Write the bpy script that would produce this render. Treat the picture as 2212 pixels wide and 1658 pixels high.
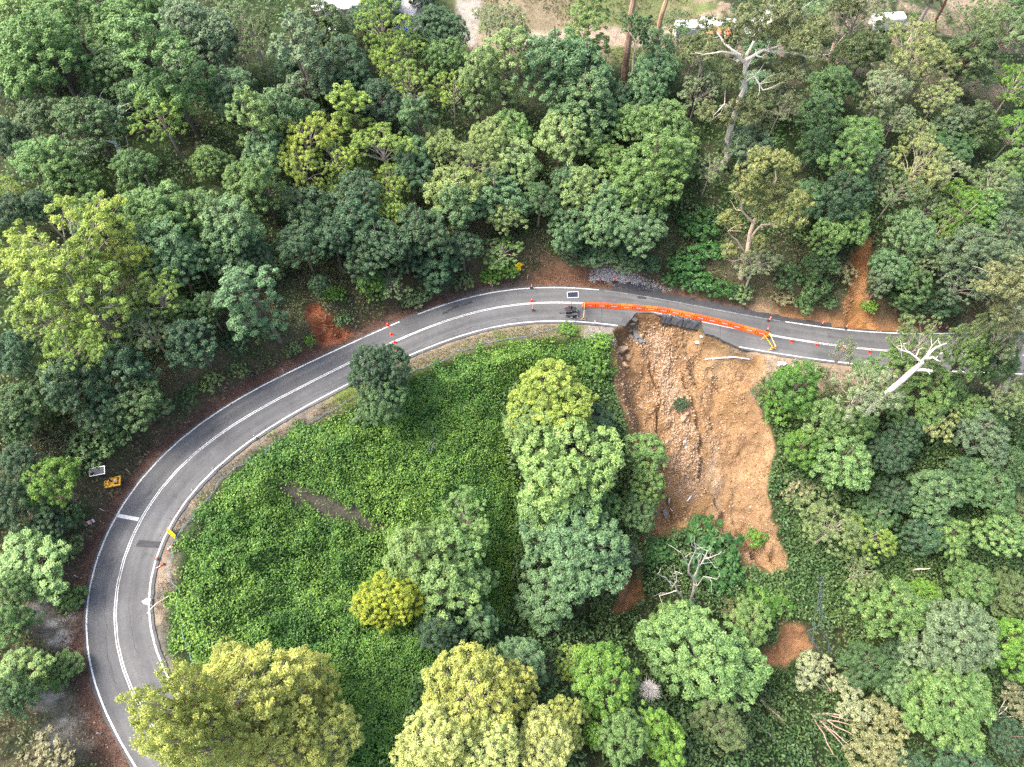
import bpy, bmesh, math, random
import numpy as np
from mathutils import Vector, Matrix, Quaternion

scene = bpy.context.scene
COLL = scene.collection
for o in list(bpy.data.objects):
    bpy.data.objects.remove(o, do_unlink=True)

# ------------------------------------------------------------------ camera, sky, sun, exposure
CAM_H = 94.3
cam_data = bpy.data.cameras.new('camera')
cam_data.sensor_width = 36.0
cam_data.lens = 36.0*1535.0/2212.0
cam_data.clip_start = 1.0
cam_data.clip_end = 5000.0
cam = bpy.data.objects.new('camera', cam_data)
cam.location = (0, 0, CAM_H)
cam.rotation_euler = (math.radians(30), 0, 0)
COLL.objects.link(cam)
scene.camera = cam

SUN_EL, SUN_AZ = 58.0, -88.0            # azimuth measured from +Y towards +X
world = bpy.data.worlds.new('World'); scene.world = world
world.use_nodes = True
wn = world.node_tree.nodes; wl = world.node_tree.links
for n in list(wn): wn.remove(n)
sky = wn.new('ShaderNodeTexSky'); sky.sky_type = 'NISHITA'; sky.sun_disc = False
sky.sun_elevation = math.radians(SUN_EL); sky.sun_rotation = math.radians(SUN_AZ)
sky.air_density = 1.0; sky.dust_density = 5.0; sky.ozone_density = 0.4
bg = wn.new('ShaderNodeBackground'); bg.inputs['Strength'].default_value = 0.15
wo = wn.new('ShaderNodeOutputWorld')
wl.new(sky.outputs[0], bg.inputs[0]); wl.new(bg.outputs[0], wo.inputs[0])

sun_data = bpy.data.lights.new('sun', 'SUN')
sun_data.energy = 1.75; sun_data.angle = math.radians(22); sun_data.color = (1.0, .955, .88)
sun = bpy.data.objects.new('sun', sun_data)
sun.rotation_euler = (math.radians(90-SUN_EL), 0, math.radians(180-SUN_AZ))
COLL.objects.link(sun)

scene.view_settings.view_transform = 'Standard'
scene.view_settings.look = 'None'
scene.view_settings.gamma = 1.0
scene.view_settings.use_curve_mapping = False
scene.view_settings.exposure = 2.05
scene.render.engine = 'CYCLES'
scene.cycles.max_bounces = 6
scene.cycles.diffuse_bounces = 4
scene.cycles.glossy_bounces = 2
scene.cycles.transmission_bounces = 3
scene.cycles.transparent_max_bounces = 4
scene.cycles.use_denoising = False

rnd = random.Random(11)
RNG = np.random.default_rng(11)

# ------------------------------------------------------------------ surveyed positions, metres
ROAD = [(-29.06, -1.376, 12.519, 3.574, -3.497), (-31.41, 0.611, 12.635, 3.397, -3.479), (-33.728, 2.636, 12.743, 3.237, -3.473), (-35.978, 4.737, 12.837, 3.11, -3.485), (-38.119, 6.948, 12.909, 3.027, -3.514), (-40.098, 9.307, 12.948, 2.992, -3.552), (-41.841, 11.844, 12.945, 2.999, -3.591), (-43.273, 14.568, 12.889, 3.033, -3.624), (-44.328, 17.456, 12.774, 3.078, -3.651), (-44.972, 20.46, 12.6, 3.115, -3.678), (-45.207, 23.52, 12.373, 3.133, -3.709), (-45.055, 26.582, 12.099, 3.125, -3.747), (-44.527, 29.598, 11.784, 3.1, -3.783), (-43.625, 32.52, 11.432, 3.073, -3.801), (-42.358, 35.298, 11.048, 3.059, -3.785), (-40.764, 37.899, 10.64, 3.066, -3.724), (-38.906, 40.317, 10.216, 3.091, -3.618), (-36.849, 42.566, 9.782, 3.122, -3.483), (-34.643, 44.67, 9.342, 3.142, -3.341), (-32.337, 46.663, 8.9, 3.14, -3.219), (-29.974, 48.587, 8.456, 3.111, -3.136), (-27.583, 50.477, 8.012, 3.064, -3.1), (-25.176, 52.346, 7.568, 3.01, -3.108), (-22.753, 54.194, 7.123, 2.964, -3.149), (-20.306, 56.011, 6.679, 2.936, -3.209), (-17.83, 57.787, 6.234, 2.929, -3.274), (-15.313, 59.506, 5.789, 2.939, -3.336), (-12.742, 61.142, 5.345, 2.961, -3.39), (-10.104, 62.667, 4.901, 2.987, -3.434), (-7.389, 64.052, 4.461, 3.013, -3.47), (-4.593, 65.265, 4.025, 3.033, -3.499), (-1.717, 66.277, 3.596, 3.044, -3.525), (1.228, 67.073, 3.177, 3.045, -3.551), (4.225, 67.653, 2.77, 3.036, -3.58), (7.255, 68.031, 2.375, 3.015, -3.618), (10.304, 68.228, 1.994, 2.98, -3.665), (13.361, 68.267, 1.624, 2.932, -3.718), (16.418, 68.165, 1.267, 2.878, -3.766), (19.47, 67.937, 0.921, 2.829, -3.797), (22.512, 67.598, 0.585, 2.801, -3.799), (25.544, 67.166, 0.258, 2.807, -3.766), (28.565, 66.659, -0.062, 2.849, -3.702), (31.579, 66.108, -0.376, 2.922, -3.617), (34.591, 65.547, -0.69, 3.008, -3.525), (37.606, 65.009, -1.006, 3.093, -3.437), (40.63, 64.518, -1.327, 3.166, -3.361), (43.661, 64.083, -1.654, 3.224, -3.298), (46.699, 63.703, -1.986, 3.274, -3.247), (49.743, 63.373, -2.322, 3.322, -3.207), (52.791, 63.102, -2.665, 3.373, -3.183), (55.845, 62.906, -3.014, 3.432, -3.18), (58.902, 62.796, -3.371, 3.502, -3.201), (61.96, 62.767, -3.734, 3.587, -3.246), (65.017, 62.8, -4.103, 3.692, -3.307), (68.074, 62.876, -4.476, 3.822, -3.378), (71.129, 62.983, -4.85, 3.979, -3.451), (74.182, 63.115, -5.227, 4.158, -3.522), (77.235, 63.269, -5.605, 4.354, -3.592), (80.286, 63.444, -5.985, 4.565, -3.663), (83.336, 63.638, -6.366, 4.786, -3.737), (86.385, 63.85, -6.749, 5.018, -3.813), (89.432, 64.075, -7.133, 5.258, -3.889), (92.479, 64.31, -7.517, 5.503, -3.959), (95.525, 64.549, -7.902, 5.751, -4.024)]
SLIDE = [(15.66, 61.12), (16.12, 63.66), (18.06, 64.62), (18.67, 65.65), (20.01, 67.15), (22.0, 67.36), (25.02, 67.04), (27.88, 66.56), (30.72, 66.0), (30.78, 64.76), (31.07, 64.07), (33.29, 63.6), (35.09, 62.4), (36.87, 61.59), (39.33, 60.42), (40.22, 58.59), (38.93, 55.89), (37.36, 54.68), (39.03, 52.55), (40.66, 50.36), (41.69, 47.52), (40.47, 43.98), (40.11, 41.45), (41.09, 38.32), (42.65, 34.6), (43.44, 30.41), (39.76, 29.95), (36.0, 31.57), (33.47, 34.75), (28.74, 35.71), (24.33, 35.65), (22.79, 34.27), (20.95, 34.86), (19.93, 40.02), (18.48, 46.33), (17.44, 51.51), (16.37, 54.13), (15.42, 58.28)]
CHUTES = [[(19.87, 36.75), (21.17, 35.5), (21.0, 31.68), (20.31, 26.52), (17.44, 23.84), (15.39, 24.08), (16.49, 28.38), (18.76, 32.94)], [(41.9, 23.41), (46.23, 23.38), (47.55, 19.85), (42.72, 17.14), (38.18, 16.42), (37.38, 18.41), (40.83, 19.76)]]
SLIPS = [[(-30.15, 60.63), (-29.23, 62.01), (-28.11, 62.05), (-27.04, 60.6), (-25.07, 60.23), (-24.12, 59.36), (-24.6, 57.84), (-27.39, 56.51), (-28.76, 57.05), (-29.26, 58.44)], [(58.42, 80.52), (59.8, 80.3), (59.18, 75.56), (58.79, 71.47), (61.18, 66.74), (54.1, 65.89), (55.13, 69.03), (55.41, 71.27), (55.27, 75.91), (56.81, 78.25)]]

# ------------------------------------------------------------------ terrain
def vnoise(x, y, seed=0):
    xi = np.floor(x).astype(np.int64); yi = np.floor(y).astype(np.int64)
    fx = x - xi; fy = y - yi
    fx = fx*fx*(3-2*fx); fy = fy*fy*(3-2*fy)
    def h(a, b):
        n = (a*374761393 + b*668265263 + seed*974634777) & 0x7fffffff
        n = ((n ^ (n >> 13))*1274126177) & 0x7fffffff
        return ((n ^ (n >> 16)) & 0xffff)/65535.0
    return (h(xi, yi)*(1-fx) + h(xi+1, yi)*fx)*(1-fy) + (h(xi, yi+1)*(1-fx) + h(xi+1, yi+1)*fx)*fy

def fbm(x, y, seed=0, octv=4):
    s = 0; a = .5; t = 0
    for k in range(octv):
        s = s + a*vnoise(x*2**k + 17.3*k, y*2**k - 9.1*k, seed+k); t += a; a *= .5
    return s/t

def sstep(a, b, x):
    t = np.clip((x-a)/(b-a), 0, 1)
    return t*t*(3-2*t)

def _extend(P):
    P = np.array(P)
    a = P[0] + (P[0]-P[2])/np.linalg.norm((P[0]-P[2])[:2])*np.arange(40, 0, -1)[:, None]*np.array([1, 1, .2])
    b = P[-1] + (P[-1]-P[-3])/np.linalg.norm((P[-1]-P[-3])[:2])*np.arange(1, 160)[:, None]*np.array([1, 1, .6])
    return a, b

RC = np.array([r[:3] for r in ROAD])                # centre line of the road
RA = np.array([r[3] for r in ROAD]); RB = np.array([r[4] for r in ROAD])   # widths to the outer / inner edge lines
_s = np.r_[0, np.cumsum(np.linalg.norm(np.diff(RC, axis=0), axis=1))]
_n = int(_s[-1])
SS = np.linspace(0, _s[-1], _n+1)
MID = np.stack([np.interp(SS, _s, RC[:, k]) for k in range(3)], -1)
_ea, _eb = _extend(MID)
ALL = np.r_[_ea, MID, _eb]
TAN = np.gradient(ALL[:, :2], axis=0); TAN /= np.linalg.norm(TAN, axis=1)[:, None]
S_ALL = np.arange(len(ALL), dtype=float) - len(_ea)

def road_at(s, t):
    """point on the road: s metres along the centre line, t metres to the outer side"""
    s = np.atleast_1d(np.asarray(s, float)); t = np.atleast_1d(np.asarray(t, float))
    k = s + len(_ea)
    i = np.arange(len(ALL))
    p = np.stack([np.interp(k, i, ALL[:, c]) for c in range(3)], -1)
    tx = np.interp(k, i, TAN[:, 0]); ty = np.interp(k, i, TAN[:, 1])
    p[:, 0] += -ty*t; p[:, 1] += tx*t
    return p

def road_coords(x, y):
    """signed distance from the centre line (+ = outer, uphill side), blended road height, s"""
    x = np.asarray(x, float).ravel(); y = np.asarray(y, float).ravel()
    d = np.empty_like(x); z = np.empty_like(x); s = np.empty_like(x)
    for a in range(0, len(x), 20000):
        X = x[a:a+20000, None]; Y = y[a:a+20000, None]
        dx = X-ALL[None, :, 0]; dy = Y-ALL[None, :, 1]
        q = dx*dx + dy*dy
        j = q.argmin(1); r = np.arange(len(j))
        side = TAN[j, 0]*dy[r, j] - TAN[j, 1]*dx[r, j]
        along = TAN[j, 0]*dx[r, j] + TAN[j, 1]*dy[r, j]
        along = np.clip(along, -.7, .7)
        d[a:a+20000] = np.sign(side)*np.sqrt(np.maximum(q[r, j]-along**2, 1e-6))
        s[a:a+20000] = S_ALL[j] + along
        w = 1/(q + 1.0)**2.5
        z[a:a+20000] = (w*ALL[None, :, 2]).sum(1)/w.sum(1)
    near = np.abs(d) < 7
    zl = np.interp(s, S_ALL, ALL[:, 2])
    k = sstep(9, 5, np.abs(d))
    return d, z*(1-k) + zl*k, s

def poly_inside(poly, x, y):
    """signed distance to a polygon, + inside"""
    P = np.array(poly, float); n = len(P)
    best = np.full(x.shape, 1e9); ins = np.zeros(x.shape, bool)
    for i in range(n):
        a = P[i]; b = P[(i+1) % n]
        ab = b-a
        t = np.clip(((x-a[0])*ab[0] + (y-a[1])*ab[1])/max(ab@ab, 1e-9), 0, 1)
        best = np.minimum(best, np.hypot(x-a[0]-t*ab[0], y-a[1]-t*ab[1]))
        c = (a[1] > y) != (b[1] > y)
        with np.errstate(divide='ignore', invalid='ignore'):
            xx = a[0] + (y-a[1])/(b[1]-a[1] if b[1] != a[1] else 1e-9)*ab[0]
        ins ^= c & (x < xx)
    return np.where(ins, best, -best)

def base_height(x, y):
    shp = np.shape(x)
    x = np.asarray(x, float).ravel(); y = np.asarray(y, float).ravel()
    d, zr, s = road_coords(x, y)
    n1 = fbm(x/14, y/14, 5) - .5; n2 = fbm(x/3.2, y/3.2, 9) - .5
    # uphill side: verge, cut bank, hillside that eases off
    e = d - 4.6
    rough = sstep(.5, 4, e)
    up = 2.4*sstep(0.2, 3.6, e) + 15*(1-np.exp(-np.maximum(e-2.5, 0)/30)) + rough*(n1*3 + n2*.7)
    # downhill side: verge, then a slope to the valley floor
    g = -d - 4.6
    lip = 2.2
    dn = -.62*np.maximum(g-lip, 0)
    low = zr + dn
    floor = -27 + n1*3 + .03*np.abs(x-20)
    k = 3.0
    low = np.log(np.exp((low-floor)/k) + 1)*k + floor
    low = np.where(g < lip, zr, np.minimum(low, zr + 0*low)) + sstep(lip, lip+5, g)*(n1*2.0 + n2*.6)
    h = np.where(d > 0, zr + np.maximum(up, 0)*(e > 0), low)
    h = h - .10
    return h.reshape(shp)

def height(x, y):
    shp = np.shape(x)
    x = np.asarray(x, float).ravel(); y = np.asarray(y, float).ravel()
    h = base_height(x, y)
    m = (x > 0) & (x < 75) & (y > 5) & (y < 80)
    if m.any():
        X, Y = x[m], y[m]
        am = 1.8 + 3.2*sstep(42, 34, Y)
        wx = (fbm(X/2.5, Y/2.5, 41)-.5)*am; wy = (fbm(X/2.5, Y/2.5, 51)-.5)*am
        d, zr, s = road_coords(X, Y)
        soft = sstep(4, 9, -d)
        din = poly_inside(SLIDE, X+wx*soft, Y+wy*soft)
        bw = .7 + 3.6*soft
        w = sstep(0, 1, din/bw)
        hs = zr - 1.5 - .60*np.maximum(-d-.5, 0)
        fl = -28.0
        hs = np.log(np.exp((hs-fl)/3) + 1)*3 + fl
        lump = (fbm(X/6, Y/9, 61)-.5)*3.0 + (fbm(X/1.9, Y/2.2, 71, 5)-.5)*2.2 + (fbm(X/.7, Y/.8, 77)-.5)*.7
        rid = 1-np.abs(2*fbm((X+.3*(Y-45)*.4+2.2*(fbm(X/4, Y/4, 83)-.5))/5.5, Y/26, 81)-1)
        hs = hs + lump*sstep(0, 2, din) - 1.3*sstep(.86, .97, rid)*soft
        hh = h[m]
        hh = hh + w*(np.minimum(hs, hh+.3) - hh)
        for P in CHUTES:
            di = poly_inside(P, X+wx*.6, Y+wy*.6)
            hh = hh - sstep(0, 1.6, di)*(1.0 + (fbm(X/2, Y/2, 91)-.5)*1.2)
        h[m] = hh
    for P in SLIPS:
        c = np.mean(P, 0); r = np.max(np.linalg.norm(np.array(P)-c, axis=1)) + 3
        m = np.hypot(x-c[0], y-c[1]) < r
        if m.any():
            X, Y = x[m], y[m]
            di = poly_inside(P, X+(fbm(X/1.5, Y/1.5, 43)-.5)*1.6, Y+(fbm(X/1.5, Y/1.5, 53)-.5)*1.6)
            h[m] -= sstep(0, 1.3, di)*(.8 + (fbm(X/1.2, Y/1.2, 93)-.5)*1.5)
    return h.reshape(shp)

SCARP = [(113.96, -3.59), (115.18, -3.73), (115.75, -2.59), (116.99, -0.85), (118.97, -0.4), (122.01, -0.3), (124.91, -0.31), (127.8, -0.36), (128.06, -1.68), (128.46, -2.35), (130.72, -2.41), (132.66, -3.33), (134.48, -3.85), (137.05, -4.28)]
CONES = [(77.7, 3.12), (77.35, 1.35), (77.03, -0.18), (76.52, -1.82), (76.12, -3.46), (100.06, 0.43), (105.41, -1.39), (142.54, -0.5), (146.67, -0.49), (151.05, -0.52), (155.49, -0.56), (173.56, -0.21)]
BOLLARDS = [(100.51, 2.98), (99.9, -1.43), (110.85, 4.56), (111.61, 4.65), (113.32, 4.79), (113.81, 4.89), (115.78, 5.04), (117.44, 5.23), (138.8, 2.75), (138.55, 0.6), (147.97, 3.64), (152.22, 3.63), (169.37, 4.82), (170.65, 4.77)]
BARRIER_ENDS = [(108.21, -0.61), (115.01, -0.17), (122.0, 0.4), (131.68, 0.32), (138.44, -0.3)]
POSTS = [(-48.05, 34.96, 11.28), (-49.46, 29.74, 11.77), (-49.93, 21.52, 12.4), (-47.88, 13.62, 12.76), (-42.32, 5.3, 12.83), (-40.07, 18.2, 12.7), (-36.13, 11.81, 12.84), (-39.34, 32.32, 11.13), (-37.78, 35.51, 10.6), (-33.69, 40.44, 9.57), (-13.17, 56.08, 5.7), (2.52, 72.41, 2.8), (63.98, 66.51, -4.08), (-32.15, 51.36, 8.35), (12.98, 64.46, 1.57)]
MISC = {'board': (-50.53, 27.64, 12.27), 'yellowsign': (1.13, 72.63, 3.22), 'backsign': (-3.21, 70.77, 3.51), 'leansign': (44.54, 59.37, -1.91), 'bag': (42.57, 59.02, -1.71), 'ysign': (-40.63, 26.61, 11.94), 'fallen1': (-39.82, 25.67, 12.05), 'stub': (-41.24, 23.62, 12.26), 'fallen2': (-40.36, 23.08, 12.32), 'trailerY': (-49.3, 33.31, 11.82), 'whiterock': (-40.88, 18.66, 12.65)}
TRAILER = (106.08, -2.16)
TREST1 = [(108.44, -0.69), (108.1, -3.4)]
TREST2 = [(137.84, -0.93), (139.0, -3.1), (138.64, -0.35), (139.52, -2.84)]
STOP = [(35.84, 3.59), (35.61, 0.68)]
PATCH = [(32.53, -1.34), (33.42, -1.02), (34.29, -3.28), (33.74, -3.51)]
LINEBRK = [(79.61, 3.15), (82.53, 3.23), (111.52, 3.31), (141.76, 3.11)]
POTS = [(85.58, 2.68), (86.39, 2.74), (87.01, 2.49), (88.01, 2.49), (88.76, 2.57), (113.14, 2.62), (114.09, 3.08), (118.95, 1.7), (120.08, 1.45)]
HOSE = [(-33.74, 11.42, 12.81), (-35.12, 13.77, 12.82), (-36.18, 15.99, 12.7), (-37.48, 17.83, 12.72), (-37.67, 19.79, 12.46), (-37.86, 20.19, 12.5), (-38.77, 20.76, 12.53), (-39.57, 21.9, 12.42), (-39.7, 23.9, 12.23), (-40.3, 25.44, 12.07), (-39.57, 27.09, 11.85), (-38.38, 29.54, 11.47), (-37.37, 31.39, 11.13), (-36.69, 33.75, 10.73), (-35.29, 35.94, 10.29), (-32.64, 37.78, 9.78), (-30.64, 40.39, 9.23), (-26.77, 43.37, 8.48), (-22.63, 47.22, 7.63), (-18.16, 50.44, 6.81), (-12.93, 53.61, 5.88), (-9.62, 55.4, 5.3), (-8.35, 57.06, 4.99), (-7.32, 56.98, 4.85), (-4.61, 58.73, 4.32), (-1.9, 59.46, 3.85), (1.71, 60.7, 3.24), (5.4, 62.25, 2.61), (9.04, 64.1, 2.08), (10.84, 64.81, 1.84)]
PIPES = [[(31.65, 61.76, -5.05), (33.62, 61.59, -4.35), (36.12, 61.36, -3.92), (38.23, 60.53, -3.08)], [(28.53, 41.29, -16.11), (29.37, 42.27, -15.79)], [(25.59, 41.65, -15.43), (25.73, 40.95, -16.98)], [(25.98, 40.6, -17.32), (26.22, 39.98, -16.94)]]
SHEETS = [(121.25, -0.38), (122.09, -0.33), (124.91, -0.35), (127.81, -0.46)]
SLABS = [(20.49, 65.1, -2.13), (19.89, 64.53, -2.49), (20.54, 64.23, -2.45), (20.98, 64.07, -2.48), (21.45, 63.93, -2.69), (19.66, 65.69, -1.79), (19.03, 65.62, -0.1), (18.21, 65.52, 0.94), (19.54, 66.34, 0.43), (25.01, 39.61, -16.78), (19.16, 65.35, -1.69)]
ROCKS = [(21.04, 64.46, -2.13), (19.37, 64.69, -2.46), (23.8, 64.66, -2.69), (17.66, 62.58, -3.37), (18.87, 61.72, -4.42), (18.01, 59.65, -3.21), (30.68, 64.08, -1.68), (30.25, 63.96, -3.15), (30.45, 63.91, -3.06), (25.48, 52.91, -8.8), (26.19, 51.33, -9.84), (27.87, 52.85, -8.7), (28.38, 53.48, -8.27), (25.13, 52.33, -8.83), (28.08, 49.69, -10.79), (28.48, 49.01, -11.65), (21.2, 54.96, -8.65), (26.81, 39.37, -17.2), (25.21, 49.68, -10.77)]
MEADOW = [(-38.24, 21.14), (-38.09, 17.22), (-37.02, 13.77), (-34.09, 11.41), (-23.88, 9.55), (-18.48, 2.08), (-11.67, 2.15), (-10.83, 11.25), (-6.29, 15.68), (0.26, 21.84), (1.66, 35.09), (0.28, 43.07), (-1.12, 50.55), (3.84, 56.37), (15.63, 54.72), (15.68, 61.62), (9.65, 60.98), (3.13, 60.01), (-3.21, 58.0), (-7.29, 56.03), (-10.58, 54.23), (-14.38, 51.49), (-19.8, 47.64), (-23.78, 44.38), (-28.33, 42.52), (-32.44, 39.06), (-35.81, 34.78), (-38.07, 29.85), (-38.94, 26.21)]
CLEAR = [(-12.98, 158.57), (-10.22, 114.16), (-7.75, 112.26), (3.56, 111.73), (15.77, 111.58), (31.14, 114.32), (38.16, 117.58), (39.64, 164.71)]
DRIVE = [(-10.09, 123.82), (-5.51, 123.98), (-5.86, 118.95), (-6.15, 112.51), (-8.61, 113.94), (-9.99, 119.78)]
TRACK = [(-7.04, 116.53), (7.77, 118.0), (18.68, 119.42), (31.93, 122.74), (31.52, 118.64), (15.93, 115.01), (6.01, 113.59), (-6.96, 112.86)]
RUBBLE = [[(22.3, 65.05, -2.59), (24.11, 62.54, -3.58), (25.29, 60.03, -5.28), (25.58, 56.55, -6.82), (27.43, 53.2, -8.55), (28.27, 49.43, -11.12), (29.84, 46.26, -13.24), (29.15, 43.74, -15.01)]]
GUMS = [(35.06, 91.58, 8.77), (19.57, 107.64, 13.14), (25.36, 116.77, 13.39), (20.21, 102.59, 11.97), (30.27, 101.62, 11.02), (38.37, 76.97, 3.78), (60.98, 100.23, 8.24), (47.33, 102.84, 10.02), (54.5, 112.23, 11.4), (70.3, 114.91, 9.42), (80.31, 125.81, 9.47)]
WT = {'lean': [(53.87, 50.04, -7.25)], 'dead': [(28.83, 26.61, -18.42)], 'deadgrey': [(18.59, 11.99, -12.78)], 'deadwhite': [(-58.71, 83.0, 20.64)], 'fallen': [(43.38, 16.5, -23.46), (52.72, 14.01, -24.92), (48.7, 17.22, -23.83), (41.27, 11.34, -24.41), (46.07, 7.64, -26.14), (57.36, 15.03, -25.06)], 'house1': [(-18.12, 119.65, 18.07)], 'house2': [(-27.19, 118.82, 19.45)], 'shed': [(-17.06, 114.47, 17.11)], 'tarp': [(-18.8, 113.76, 17.6)], 'van1': [(32.42, 119.58, 13.68)], 'van2': [(37.11, 120.09, 13.79)], 'roof3': [(71.2, 126.95, 10.43)], 'car': [(-31.42, 110.97, 19.48)], 'van3': [(45.18, 121.68, 13.18)], 'van4': [(48.3, 126.47, 12.8)]}
ROCKFACE = [(-52.64, 17.66, 15.3), (-51.1, 19.09, 13.46), (-49.25, 16.74, 12.66), (-48.49, 13.78, 12.82), (-50.0, 13.57, 14.04), (-51.55, 15.31, 14.94)]
ROCKFACE2 = [(-48.96, 8.81, 15.62), (-47.3, 9.98, 13.27), (-45.53, 7.76, 13.02), (-44.12, 5.14, 13.28), (-43.82, 2.59, 14.55), (-45.35, 2.23, 15.7), (-46.97, 4.57, 15.79), (-47.55, 7.14, 15.06)]
REDLIT = [(-26.21, 44.49, 8.3), (-23.78, 46.91, 7.79), (-23.5, 44.44, 7.7), (-25.43, 43.14, 8.17)]
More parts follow.
